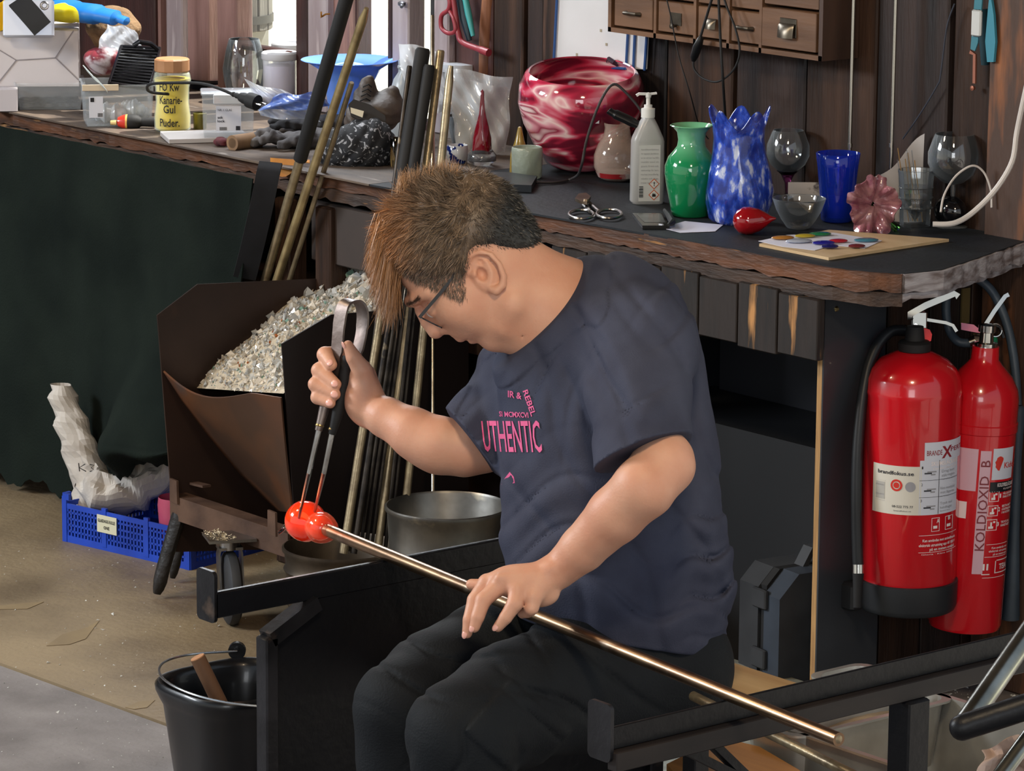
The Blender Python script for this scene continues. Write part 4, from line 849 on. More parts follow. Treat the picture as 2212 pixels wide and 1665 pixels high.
def disc(par, mt, x, y, rpx, nm, C=None, rr=None, rp=104, xc=1966, zf=None, hole=0, t=.0012):
    C = c1 if C is None else C; rr = r1 if rr is None else rr; zf = zf or z1; a = ac+DL(x-xc, rp); m = MB(); R0 = rpx*d1/FOC; vs = []; z = zf(y)
    for k in range(28): q = 2*math.pi*k/28; vs.append(cyl_pt(C, rr+t, a+R0*math.cos(q)/rr, z+R0*math.sin(q)))
    if hole:
        for k in range(28): q = 2*math.pi*k/28; vs.append(cyl_pt(C, rr+t, a+R0*hole*math.cos(q)/rr, z+R0*hole*math.sin(q)))
        m.add(vs, [(k, (k+1) % 28, 28+(k+1) % 28, 28+k) for k in range(28)])
    else: m.add(vs, [tuple(range(28))])
    return m.build(nm, mt, par, smooth=False)
M_rprint = mat('print_red', (206, 52, 40), rough=.5)
disc(lb1, M_rprint, 1926, 1026, 13, 'stamp', hole=.66); disc(lb1, M_rprint, 1926, 1026, 6.5, 'stamp'); disc(lb1, M_gtext, 1955, 1028, 11, 'stamp')
m = MB(); cyl_patch(m, c1, r1, ac+DL(1886-1966, 104), ac+DL(1903-1966, 104), z1(1058), z1(1022), 4, .001); m.build('print_block', mat('print_pale', (176, 174, 168), rough=.6), lb1)
ct(lb3, M_navy, [('BRANDE', 1988, 2022, 962, 11, .01), ('X', 2021, 2044, 969, 25, .03), ('PERT', 2041, 2066, 958, 10, .01)])
ct(ex, M_wtext, [('SKUMSLÄCKARE', 1998, 2058, 984, 9, .02), ('9 liter skum  Klass 43A 233B', 2002, 2056, 992, 4, .01), ('A', 2014, 2020, 1106, 9, .02), ('B', 2040, 2045, 1103, 9, .02),
                 ('Kan användas mot strömförande', 1984, 2058, 1145, 6, .015), ('elektrisk utrustning upp till 1000 V', 1976, 2058, 1155, 6, .015), ('på en meters avstånd', 2000, 2056, 1164, 6, .015), ('Gloria · Klass 2000', 1982, 2052, 1173, 3)])
ct(lb2, M_gtext, [('Drag bort', 2022, 2052, 1000, 6), ('säkringen', 2022, 2052, 1009, 6), ('Pull safety device', 2022, 2054, 1016, 3), ('Rikta munstycket', 2020, 2054, 1036, 6), ('mot lågorna', 2020, 2052, 1045, 6), ('Aim at base of fire', 2020, 2050, 1052, 3), ('Tryck ned', 2020, 2048, 1068, 6), ('handtaget', 2020, 2048, 1077, 6), ('Squeeze lever', 2020, 2044, 1083, 3)])
ct(lb2, M_btext, [('1', 1978, 1981, 990, 6), ('2', 1978, 1981, 1026, 6), ('3', 1977, 1980, 1060, 6)])
m = MB()
for y in (1014, 1050): cyl_patch(m, c1, r1, ac+DL(1974-1966, 104), ac+DL(2060-1966, 104), z1(y+.8), z1(y), 12, .001)
for xx in (2016,): cyl_patch(m, c1, r1, ac+DL(xx-1966, 104), ac+DL(xx+1.2-1966, 104), z1(1087), z1(973), 2, .001)
for y0 in (995, 1032, 1068):   # small hand-and-nozzle pictures
    cyl_patch(m, c1, r1, ac+DL(1984-1966, 104), ac+DL(2000-1966, 104), z1(y0+6), z1(y0+3), 4, .0012)
m.build('print_lines', M_btext, lb2)
m = MB()
for y0 in (995, 1032, 1068):
    for q in ((1990, 0, 2010, -3), (1998, 6, 2008, 4)): cyl_patch(m, c1, r1, ac+DL(q[0]-1966, 104), ac+DL(q[2]-1966, 104), z1(y0+q[1]+3), z1(y0+q[1]), 4, .0013)
m.build('pictogram', M_gtext, lb2)
m = MB()
for y in (1131, 1167): cyl_patch(m, c1, r1, ac+DL(1976-1966, 104), ac+DL(2062-1966, 104), z1(y+.9), z1(y), 12, .0006)
for x in (2003, 2034): 
    for (a, b, c_, d_2) in ((x, x+18, 1124, 1123), (x, x+18, 1096, 1095), (x, x+1, 1124, 1095), (x+17, x+18, 1124, 1095), (x+4, x+13, 1118, 1112)): cyl_patch(m, c1, r1, ac+DL(a-1966, 104), ac+DL(min(b, 2060)-1966, 104), z1(c_), z1(d_2), 4, .0006)
m.build('print_frames', M_wtext, ex)
# --- carbon dioxide extinguisher (leaning a little)
X2 = -4.90; c2 = onX(2083, 1350, X2); d2 = depth(c2); r2 = 79*d2/FOC; zb2 = c2[2]+.004
ex2 = thing('fire_extinguisher', 'taller red carbon dioxide extinguisher leaning at the right behind the foam one', 'extinguisher', (c2[0], c2[1], zb2))
PXH = d2/FOC/math.cos(PITCH)
def z2(y): return zb2+(1358-y)*PXH*.995
m = MB(); m.lathe((c2[0], c2[1], 0), [(r2-.012, z2(1366)), (r2-.003, z2(1362)), (r2, z2(1352)), (r2, z2(935)), (r2+.002, z2(933)), (r2+.002, z2(916)), (r2, z2(914)), (r2, z2(865)), (r2*.95, z2(845)), (r2*.78, z2(820)), (r2*.5, z2(797)), (r2*.38, z2(785)), (r2*.36, z2(757)), (0, z2(756))], 56); m.build('cylinder', M_redp, ex2, angle=40)
m = MB(); m.lathe((c2[0], c2[1], 0), [(.022, z2(757)), (.022, z2(750)), (.014, z2(748)), (.013, z2(728)), (.017, z2(726)), (.017, z2(712)), (0, z2(710))], 20); m.build('valve', M_chrome, ex2)
# labels on it; its near side faces the camera, axis px ~ 2083 before leaning
def q2(par, nm, mt, x0, x1, y0, y1, t=.0006): return patch(par, nm, mt, x0, x1, y0, y1, c2, r2, 79, 0, z2, t)
s1 = q2(ex2, 'label', mat('label_pinkish', (214, 176, 190), rough=.5), -3, 20, 965, 1230); s2 = q2(ex2, 'label', M_white, 24, 70, 960, 1027); q2(ex2, 'label', MATS['label_pinkish'], -50, -8, 962, 1052); q2(ex2, 'label', mat('label_black', (26, 28, 34), rough=.4), 22, 72, 1032, 1054)
m = MB(); cyl_text(m, 'KOLDIOXID  B', .026, c2, r2+.0006, ac+DL(8.5, 79)+.0095/r2, (z2(965)+z2(1230))/2+.014, width=.176, rot=True, bold=.005); m.build('lettering', mat('print_brown', (130, 52, 60), rough=.5), s1, smooth=False)
def t2(par, mt, it): return ct(par, mt, it, c2, r2, 79, 0, z2)
t2(s2, M_rprint, [('Kidde', 50, 74, 1003, 13, .01)]); t2(ex2, M_wtext, [('KOLSYRESLÄCKARE', 38, 73, 1042, 8, .02), ('KLASS 89B', 52, 72, 1049, 4), ('1', 45, 48, 1066, 9, .02), ('2', 44, 48, 1095, 9, .02), ('3', 43, 48, 1127, 9, .02), ('HÅLL SLÄCKAREN', 52, 73, 1060, 5, .02), ('DRAG UT SPRINT', 52, 73, 1067, 5, .02),
    ('RIKTA MOT', 52, 72, 1087, 5, .02), ('LÅGORNAS BAS', 52, 73, 1094, 5, .02), ('1 M AVSTÅND', 52, 72, 1101, 5, .02), ('TRYCK IN', 52, 71, 1122, 5, .02), ('HANDTAGET', 52, 72, 1129, 5, .02), ('Kan användas mot', 36, 71, 1176, 5, .01), ('elektrisk utrustning', 30, 71, 1183, 5, .01), ('på en meters avst', 40, 71, 1190, 5, .01), ('TEIA', 56, 73, 1222, 12, .02)])
m = MB()
for (a, b, c_, d_2) in ((22, 44, 1074, 1052), (21, 44, 1105, 1082), (20, 44, 1136, 1112)):
    for q in ((a, b, c_, c_-1.3), (a, b, d_2+1.3, d_2), (a, a+1.3, c_, d_2), (b-1.3, b, c_, d_2)): cyl_patch(m, c2, r2, ac+DL(q[0], 79), ac+DL(q[1], 79), z2(q[2]), z2(q[3]), 4, .0006)
    cyl_patch(m, c2, r2, ac+DL(a+5, 79), ac+DL(b-8, 79), z2(c_-4), z2(c_-9), 4, .0006); cyl_patch(m, c2, r2, ac+DL(a+9, 79), ac+DL(a+13, 79), z2(c_-9), z2(d_2+6), 3, .0006); cyl_patch(m, c2, r2, ac+DL(b-9, 79), ac+DL(b-4, 79), z2(d_2+8), z2(d_2+4), 3, .0006)
for q in ((24, 72, 1167, 1166), (22, 72, 1194, 1193), (20, 72, 1239, 1238), (18, 36, 1232, 1230), (20, 24, 1222, 1208), (28, 32, 1222, 1208), (50, 76, 1203, 1201), (47, 76, 1230, 1228), (47, 49, 1230, 1203), (-44, -24, 1112, 1076)): cyl_patch(m, c2, r2, ac+DL(q[0], 79), ac+DL(q[1], 79), z2(q[2]), z2(q[3]), 5, .0006)
m.build('print_frames', M_wtext, ex2)
m = MB(); vs = [];
for k in range(13):
    t = R(60+240*k/12-60); vs.append(cyl_pt(c2, r2+.0012, ac+DL(40, 79)+.011*math.cos(t+.5)/r2*(1 if k % 2 else .8), z2(992)+.014*math.sin(t+.5)))
m.add(vs, [tuple(range(13))]); m.build('emblem', M_rprint, s2, smooth=False)
# rotate the whole thing slightly so that its top leans right
q = Matrix.Rotation(.044, 3, Vector(_f)).to_euler(); ex2.rotation_euler = q
d2b = d2-.005
def e2p(x, y, dz=0.0): return PP(x, y, d2b+dz)
hs = thing('extinguisher_fittings', 'chrome valve levers with grey looped hose on the tall extinguisher', 'fittings', tuple(e2p(2140, 740)))
m = MB(); m.tube(smooth_path([e2p(2096, 741, -.01), e2p(2070, 738, -.01), e2p(2052, 715), e2p(2044, 680), e2p(2045, 640), e2p(2058, 610), e2p(2085, 598), e2p(2115, 604), e2p(2142, 628), e2p(2162, 665), e2p(2178, 710), e2p(2188, 760), e2p(2194, 810), e2p(2198, 875)]), [.0105]*36+[.0095]*20+[.007]*22+[.006], 12) if False else m.tube(smooth_path([e2p(2096, 741, -.01), e2p(2070, 738, -.01), e2p(2052, 715), e2p(2044, 680), e2p(2045, 640), e2p(2058, 610), e2p(2085, 598), e2p(2115, 604), e2p(2142, 628), e2p(2162, 665), e2p(2178, 710), e2p(2188, 760), e2p(2194, 810), e2p(2198, 875)]), .0088, 12)
m.build('hose', mat('grey_hose', (62, 74, 86), (52, 62, 72), 20, .45), hs)
m = MB(); m.lathe(e2p(2199, 875), [(.009, 0), (.013, -.006), (.014, -.02), (.011, -.1), (.012, -.25), (.018, -.42), (.018, -.425), (0, -.425)], 20, (0, 0, 1)); m.build('horn', MATS['grey_hose'], hs)
m = MB(); m.cyl(e2p(2093, 741, -.012), e2p(2107, 736, -.012), .0115, None, 20); m.cyl(e2p(2105, 736, -.012), e2p(2118, 733, -.012), .015, None, 6); m.build('hex_nut', M_chrome, hs, angle=20)
m = MB(); m.strap([e2p(2118, 728), e2p(2128, 700), e2p(2146, 672), e2p(2170, 640), e2p(2178, 636)], [.026, .03, .028, .02, .018], .008, _f); m.build('upper_lever', M_chrome, hs)
m = MB(); m.strap([e2p(2128, 728), e2p(2140, 700), e2p(2160, 706), e2p(2168, 730)], .012, .005, _f); m.build('lower_lever', M_blk, hs)
m = MB(); c = e2p(2150, 713, -.03); m.tube([c+(VR*math.cos(t)+VU*math.sin(t))*.0125 for t in np.linspace(0, 2*math.pi, 25)], .0016, 6); m.build('pull_ring', M_chrome, hs)
m = MB(); m.cyl(e2p(2140, 736, -.02), e2p(2153, 736, -.024), .0075, None, 16); m.build('green_button', mat('green_plastic', (40, 160, 110), rough=.35), hs)
m = MB(); m.prism([e2p(x, y, -.04) for x, y in ((2076, 697), (2103, 701), (2112, 708), (2145, 718), (2145, 722), (2108, 718), (2076, 712))], -_f*.002); m.build('seal_tag', mat('seal_pink', (236, 140, 168), rough=.4), hs)
m = MB(); p = onX(2085, 660, XE+.004); m.box(p, (.004, .022, .07)); o = m.build('wall_bracket_plate', mat('brass_plate', (170, 150, 100), rough=.4, metal=.8), None); tag(o, 'small brass wall plate behind the extinguisher hose loop', 'bracket')

# the fittings belong to the leaning extinguisher: hand its pieces over without moving them
_M = Matrix.Translation(ex2.location) @ ex2.rotation_euler.to_matrix().to_4x4()
for _c in list(hs.children): _c.parent = ex2; _c.matrix_parent_inverse = _M.inverted() @ Matrix.Translation(hs.location)
bpy.data.objects.remove(hs)
# ================================================================== THINGS ON THE WORKTOP
def base_at(x, y, z=ZT): p = onZ(x, y, z); return p, depth(p)/FOC
M_clear = thinglass('clear_thin_glass', (.95, .97, .98), .01, .22)
def glassmat(nm, c, ior=1.45, rough=.03, c2=None, **k): return mat(nm, c, c2, rough=rough, trans=1, ior=ior, **k)
def lathe_thing(nm, label, cat, x, y, prof, mt, z=ZT, seg=40, part='vessel', wob=None, group=None, tilt=None, angle=60):
    """prof in picture pixels (radius, height)"""
    p, s = base_at(x, y, z); t = thing(nm, label, cat, tuple(p), group); m = MB(); m.lathe(p, [(r*s, h*s+.0005) for r, h in prof], seg, wob=(lambda r, h, a, k: (lambda q: (q[0]*s, q[1]*s))(wob(r/s, h/s, a, k))) if wob else None)
    m.build(part, mt, t, angle=angle)
    if tilt is not None: t.rotation_euler = Matrix.Rotation(tilt[0], 3, Vector(tilt[1])).to_euler()
    return t, p, s
def shellp(outer, th=2.0, floor=4):
    """closed profile: outer wall up, rim, inner wall down (pixels)"""
    inner = [(max(r-th, 0.5), max(h, floor)) for r, h in outer[::-1] if h >= floor*.5]
    return [(0, outer[0][1])]+outer+[(outer[-1][0]-th/2, outer[-1][1]+th*.4)]+inner+[(0, floor)]
vaw = nrm(np.array([_f[0], _f[1], 0])); RT = nrm(np.array([_r[0], _r[1], 0]))
def vax(yaw=0): c, s = math.cos(R(yaw)), math.sin(R(yaw)); X = RT*c+vaw*s; return X, -RT*s+vaw*c, Z3
def vbox(m, x, y, w_, h, d, yaw=0, z=ZT, bev=0.0, dz=0.0, deep=0.0):
    """upright box whose front lower middle sits at pixel (x, y) on height z; w,h in px, d metres"""
    p, s = base_at(x, y, z); X, Yv, Zv = vax(yaw); c = p+Yv*(d/2+deep)+Zv*(h*s/2+dz); m.box(c, (w_*s, d, h*s), (X, Yv, Zv), bev=bev); return p, s, X, Yv
# ---- sanitiser bottle
p, s = base_at(1397, 438); san = thing('sanitiser_bottle', 'frosted square pump bottle with printed label beside the green vase', 'bottle', tuple(p))
X, Yv, _ = vax(8)
def rect_ring(w_, d, z, rr=.3, n=5):
    out = []; q = min(w_, d)*rr
    for sx, sy, a0 in ((1, 1, 0), (-1, 1, 90), (-1, -1, 180), (1, -1, 270)):
        for k in range(n): a = R(a0+90*k/(n-1)); out.append(p+X*(sx*(w_/2-q)+q*math.cos(a))+Yv*(sy*(d/2-q)+q*math.sin(a))+Z3*z)
    return out
def loft(m, rings, cap=True):
    n = len(rings[0]); vs = [v for r in rings for v in r]; fs = [(k*n+i, k*n+(i+1) % n, (k+1)*n+(i+1) % n, (k+1)*n+i) for k in range(len(rings)-1) for i in range(n)]
    if cap: fs += [tuple(range(n-1, -1, -1)), tuple(range((len(rings)-1)*n, len(rings)*n))]
    m.add(vs, fs)
Wb, Db = 72*s, 46*s; m = MB()
loft(m, [rect_ring(Wb*.9, Db*.9, 0), rect_ring(Wb, Db, 5*s), rect_ring(Wb*.97, Db*.97, 135*s), rect_ring(Wb*.92, Db*.95, 142*s), rect_ring(Wb*.6, Db*.8, 168*s), rect_ring(28*s, 28*s, 184*s, .49), rect_ring(27*s, 27*s, 188*s, .49)])
m.build('bottle', mat('frosted_plastic', (196, 198, 200), rough=.35, trans=.25, coat=.2), san, angle=35)
m = MB(); m.lathe(p, [(15*s, 186*s), (15*s, 205*s), (9*s, 207*s), (9*s, 213*s), (4.5*s, 214*s), (4.5*s, 228*s), (6*s, 229*s), (7*s, 238*s), (0, 240*s)], 24)
m.strap([p+Z3*236*s+X*6*s, p+Z3*237*s-X*20*s, p+Z3*233*s-X*26*s], 8*s, 5*s, Yv); m.strap([p+Z3*236*s, p+Z3*238*s+X*18*s], 9*s, 4*s, Yv); m.build('pump', mat('white_plastic', (222, 222, 220), rough=.35), san)
lc = p-Yv*(Db/2+.0008)+Z3*68*s+X*1*s; m = MB(); m.box(lc, (46*s, .001, 122*s), (X, Yv, Z3)); lab = m.build('label', mat('label_grey', (206, 208, 210), rough=.5), san, smooth=False)
m = MB(); M_lt = mat('print_faint', (150, 152, 156), rough=.6)
for i, tx in enumerate(('handdesinfektion', 'för hygienisk desinfektion', 'av ren och torr hud 85%', 'innehåller etanol och', 'glycerol. förvaras svalt', 'oåtkomligt för barn', 'mycket brandfarlig', 'vätska och ånga', 'orsakar ögonirritation')): flat_text(m, tx, 5.2*s, lc-Yv*.0008+Z3*(50-i*9)*s, X, Z3, width=38*s)
m.build('lettering', M_lt, lab, smooth=False)
m = MB(); m2 = MB(); m3 = MB()
for cy in (-23, -47):
    c = lc-Yv*.0009+X*10*s+Z3*cy*s
    def dia(r, o): return [c+X*r*s-Yv*o, c+Z3*r*s-Yv*o, c-X*r*s-Yv*o, c-Z3*r*s-Yv*o]
    m.add(dia(12, 0), [(0, 1, 2, 3)]); m2.add(dia(9.6, .0004), [(0, 1, 2, 3)])
    if cy == -23: flat_text(m3, '!', 13*s, c-Z3*4.5*s-Yv*.0008, X, Z3, bold=.03)
    else: m3.add([c+(X*a+Z3*b)*s-Yv*.0008 for a, b in ((-4, -4), (4, -4), (4, -1), (2, 4), (0, 1), (-2, 5), (-4, 0))], [tuple(range(7))])
m.build('hazard_border', mat('hazard_orange', (206, 96, 50), rough=.5), lab, smooth=False); m2.build('hazard_field', mat('label_grey2', (222, 222, 222), rough=.5), lab, smooth=False); m3.build('hazard_symbol', M_ink, lab, smooth=False)
m = MB()
for k in range(11): m.box(lc-Yv*.0007+X*(-18+.0)*s+Z3*(-52+k*2.3)*s, (9*s, .0004, (1.6 if k % 3 else .8)*s), (X, Yv, Z3))
m.build('barcode', M_ink, lab, smooth=False)
# ---- vases and glasses
prof = [(38, 0), (41, 3), (46, 30), (52, 60), (57, 90), (57, 108), (50, 128), (38, 142), (31, 152), (29, 165), (32, 182), (42, 193), (47, 196)]
M_gv = bpy.data.materials.new('green_vase_glass'); M_gv.use_nodes = True; n_ = M_gv.node_tree.nodes; b = n_['Principled BSDF']; tc = n_.new('ShaderNodeTexCoord'); sx = n_.new('ShaderNodeSeparateXYZ'); cr_ = n_.new('ShaderNodeValToRGB')
M_gv.node_tree.links.new(tc.outputs['Generated'], sx.inputs[0]); M_gv.node_tree.links.new(sx.outputs['Z'], cr_.inputs[0]); M_gv.node_tree.links.new(cr_.outputs[0], b.inputs['Base Color'])
cr_.color_ramp.elements[0].position = .1; cr_.color_ramp.elements[0].color = srgb((16, 118, 70))+(1,); cr_.color_ramp.elements[1].position = .95; cr_.color_ramp.elements[1].color = srgb((120, 190, 146))+(1,); e = cr_.color_ramp.elements.new(.62); e.color = srgb((28, 140, 86))+(1,); e = cr_.color_ramp.elements.new(.74); e.color = srgb((92, 170, 124))+(1,)
b.inputs['Roughness'].default_value = .08; b.inputs['Coat Weight'].default_value = .8; b.inputs['Transmission Weight'].default_value = .1
lathe_thing('vase', 'opaque green glass vase with flared pale green neck', 'vase', 1491, 466, shellp(prof, 4), M_gv)
def wobv(r, h, a, k):
    f = max(0, (h-190)/55); return r*(1+.05*math.sin(5*a+h/40)+.10*f*math.sin(5*a+1)), h+f*(26*math.sin(5*a+.8)-6*math.sin(2*a))
prof = [(55, 0), (62, 8), (71, 40), (73, 70), (66, 110), (57, 150), (54, 185), (58, 212), (64, 228)]
M_bv = mat('blue_bubbled_glass_glints', (26, 50, 150), (60, 100, 225), 60, .05, bump=1.0, bscale=26, lo=.42, hi=.56, c3=(225, 235, 255), coat=1, stretch=(1, 1, .5))  # palest ramp colour paints white highlights into the blue glass
_n = M_bv.node_tree.nodes; _x = _n.new('ShaderNodeMixShader'); _t = _n.new('ShaderNodeBsdfTransparent'); _x.inputs[0].default_value = .62; _l = M_bv.node_tree.links; _l.new(_t.outputs[0], _x.inputs[1]); _l.new(_n['Principled BSDF'].outputs[0], _x.inputs[2]); _l.new(_x.outputs[0], _n['Material Output'].inputs[0])
lathe_thing('vase', 'tall clear and cobalt speckled glass vase with jagged wavy rim', 'vase', 1594, 480, shellp(prof, 5), M_bv, seg=64, wob=wobv)
def goblet(label, x, y, k, mt, mt2=None, bowl=None, stem=0.0, h0=0, group=None, rings=None, tilt=None, nm='wine_glass'):
    return None
# goblet with violet stem
p, s = base_at(1700, 432); t = thing('wine_glass', 'balloon wine glass with violet stem behind the small clear bowl', 'glass', tuple(p)); m = MB()
bw_ = [(6, 58), (20, 62), (38, 78), (47, 98), (46, 120), (36, 146), (33, 152)]
m.lathe(p, [(r*s, h*s) for r, h in bw_+[(31.5, 152)]+[(r-1.6, h+1.5) for r, h in bw_[::-1][1:]]+[(0, 61)]], 40); m.build('bowl', M_clear, t)
m = MB(); m.lathe(p, [(30*s, 0), (30*s, 1.5*s), (8*s, 5*s), (4.5*s, 16*s), (6*s, 38*s), (15*s, 56*s), (24*s, 64*s), (0, 64*s)], 30); m.build('stem', glassmat('violet_glass', (160, 70, 130)), t)
lathe_thing('bowl', 'small clear glass bowl in front of the wine glass', 'bowl', 1725, 494, shellp([(22, 0), (26, 3), (38, 20), (50, 42), (57, 62), (58, 66)], 1.6, 7), M_clear)
lathe_thing('tumbler', 'cobalt blue glass tumbler with darker filled lower half', 'glass', 1807, 478, shellp([(30, 0), (34, 4), (36, 40), (40, 80), (44, 120), (48, 148)], 2, 8), thinglass('cobalt_glass', (.12, .25, .95), .22, .3, (40, 80, 225)))
p, s = base_at(1807, 478); t = bpy.data.objects['tumbler']; m = MB(); m.lathe(p, [(28*s, 9*s), (33*s, 12*s), (35.5*s, 45*s), (37*s, 62*s), (0, 62*s)], 36); m.build('filling', mat('blue_filling', (24, 60, 200), rough=.1, coat=.5), t)
# red glass drop, lying down
p, s = base_at(1618, 506); t = thing('glass_drop', 'ruby red glass drop ornament lying on the worktop front', 'ornament', tuple(p)); m = MB()
ax1 = nrm(RT*.93+vaw*-.1+Z3*.10); c = p+Z3*30*s-RT*0*s
m.lathe(c-ax1*36*s, [(0, 0), (14*s, 3*s), (25*s, 12*s), (30.5*s, 26*s), (30*s, 40*s), (24*s, 58*s), (14*s, 74*s), (6*s, 84*s), (2.5*s, 92*s), (0, 95*s)], 36, ax1); m.build('drop', mat('ruby_glass', (176, 16, 28), rough=.05, trans=.35, coat=1, bump=.08, bscale=60), t)
# pink ruffled flower on a green stem
p, s = base_at(1884, 503); t = thing('glass_flower', 'pink ruffled glass flower with curled open petals on its edge', 'ornament', tuple(p)); m = MB(); FC = p+Z3*62*s
def fl(u, v):
    a = 2*math.pi*u; r = (5+52*v)*s*(1+.07*math.sin(5*a+.4)*v+.05*math.sin(11*a+1)*v+.03*math.sin(19*a)*v); dpt = (-26*(1-v)**1.6+v*11*math.sin(7*a+.8+2*v)+v*v*7*math.sin(15*a+2)+5*math.sin(3*a+7*v))*s
    return FC+RT*(r*math.cos(a)*.95)+Z3*(r*math.sin(a)*1.12)-vaw*(dpt+16*s)
m.grid(fl, 160, 20, .0025); m.build('petals', mat('pink_glass', (240, 176, 180), (176, 96, 120), 34, .05, trans=.6, ior=1.4, coat=1, c3=(214, 170, 120)), t)
m = MB(); m.tube([FC+vaw*20*s, FC+vaw*34*s-Z3*12*s, p+RT*36*s+vaw*36*s+Z3*22*s, p+RT*56*s+vaw*20*s+Z3*6*s], [7*s, 6*s, 6*s, 10*s], 12); m.build('stem', glassmat('green_clear', (110, 180, 90)), t)
# glasses and straws at the right
p, s = base_at(1976, 488); t = thing('tumbler', 'large clear cut glass tumbler holding thin sticks', 'glass', tuple(p)); m = MB(); out = [(32, 0), (34, 3), (36, 60), (39, 110), (41, 122)]; pr_ = shellp(out, 2.4, 9)
m.lathe(p, [(r*s, h*s) for r, h in pr_], 12); m.build('vessel', M_clear, t, angle=10)
m = MB()
for h in (40, 62, 84): m.lathe(p+Z3*h*s, [(37.5*s+.0004*h*s, 0), (38.6*s, 1.2*s), (37.5*s, 2.4*s)], 24)
m.build('cut_bands', M_clear, t)
for k in range(7):
    m = MB(); a = p+RT*(-14+k*5)*s+Z3*10*s+vaw*(k % 3-1)*6*s; b_ = a+RT*(-24+rng.uniform(-12, 10))*s+Z3*(118+rng.uniform(0, 50))*s; m.tube([a, b_], 1.1*s, 6); o = m.build('glass_straw', M_clear if k % 2 else mat('straw_amber', (176, 140, 90), rough=.2, trans=.4), None); tag(o, 'thin stick standing in the large cut glass tumbler', 'stick', 'thin sticks in the cut glass tumbler')
p, s = base_at(2056, 490); t = thing('brandy_glass', 'large empty brandy glass in the back corner by the white cable', 'glass', tuple(p)); m = MB()
bo = [(5, 92), (24, 98), (46, 116), (56, 138), (56, 162), (46, 192), (42, 202)]; m.lathe(p, [(r*s, h*s) for r, h in bo+[(40.5, 202)]+[(r-1.5, h+1.2) for r, h in bo[::-1][1:]]+[(0, 94)]], 40); m.lathe(p, [(34*s, 0), (34*s, 1.5*s), (6*s, 5*s), (4*s, 40*s), (5*s, 94*s)], 28); m.build('vessel', M_clear, t)
p, s = base_at(2052, 489); m = MB(); m.ball(p+Z3*34*s, (42*s, 30*s, 34*s)); o = m.build('dark_ball', mat('black_glass', (10, 10, 14), rough=.06, coat=1), None); tag(o, 'shiny black glass ball standing beside the cut glass tumbler', 'ornament')
# white papers at the back
p, s = base_at(1930, 478); m = MB()
m.grid(lambda u, v: p+vaw*(.0+.012*math.sin(6*u+3*v))+RT*((-66+128*u)*s)+Z3*((v*(66+122*u)+(6*math.sin(9*u))*v)*s), 16, 12, .0015); o = m.build('folded_paper', mat('white_paper', (196, 192, 192), (176, 172, 172), 8, .8), None); tag(o, 'white folded paper propped against the wall behind the glasses', 'paper')
p, s = base_at(1748, 452); m = MB(); m.box(p+vaw*.01+Z3*29*s, (92*s, .003, 56*s), (RT, vaw, Z3)); o = m.build('printed_card', mat('card_white', (186, 178, 170), (60, 52, 50), 14, .6, lo=.5, hi=.54), None); tag(o, 'patterned card leaning behind the violet stemmed wine glass', 'card')
# board with papers and glass colour samples
pts = [onZ(x, y, ZT+.006) for x, y in ((1700, 527), (1850, 498), (2052, 517), (1800, 559))]
bt = [onZ(x, y, ZT+.006) for x, y in ((1790, 556), (1640, 526), (1790, 496), (2050, 516))]
m = MB(); m.prism(bt, (0, 0, -.0055)); o = m.build('thin_board', mat('birch_board', (208, 182, 144), (196, 168, 128), 4, .45, stretch=(1, 8, 1)), None, smooth=False); tag(o, 'thin pale wooden board lying near the rounded worktop corner', 'board')
m = MB(); m.prism([onZ(x, y, ZT+.0065) for x, y in ((1638, 521), (1700, 508), (1800, 503), (1905, 520), (1868, 537), (1800, 530), (1760, 541), (1690, 533))], (0, 0, .0006)); o = m.build('sample_paper', mat('paper_bluewhite', (214, 216, 232), rough=.7), None, smooth=False); tag(o, 'torn white paper under the coloured glass samples', 'paper')
for k, (x, y, rx, ry, c, lb) in enumerate(((1688, 517, 26, 8, (206, 140, 60), 'amber glass sample leaf at the left of the torn paper'), (1722, 524, 30, 9, (205, 215, 235), 'clear whitish glass sample in the middle of the torn paper'), (1736, 513, 24, 7, (214, 190, 60), 'yellow glass sample behind the clear one'),
        (1768, 509, 26, 10, (40, 140, 90), 'green faceted glass sample beside the small clear bowl'), (1776, 528, 26, 8, (40, 40, 170), 'deep blue glass sample on the torn paper'), (1790, 536, 20, 6, (30, 36, 120), 'dark navy glass sample at the paper front edge'),
        (1808, 524, 22, 7, (206, 40, 60), 'red glass sample between the blue and teal ones'), (1848, 535, 20, 5, (130, 50, 60), 'thin maroon glass sample at the paper right edge'), (1868, 522, 28, 8, (80, 150, 176), 'teal glass sample on the thin wooden board'))):
    p, s = base_at(x, y, ZT+.007); m = MB(); m.ball(p+Z3*4*s, (rx*s, rx*.55*s, 4.5*s), (RT*.97+vaw*.2, vaw*.97-RT*.2, Z3), 20, 10, lambda u: 1+.12*u[0]); o = m.build('glass_sample', mat('sample_%d' % k, c, rough=.06, trans=.35, coat=1), None); tag(o, lb, 'glass sample', 'coloured glass samples on the torn paper')
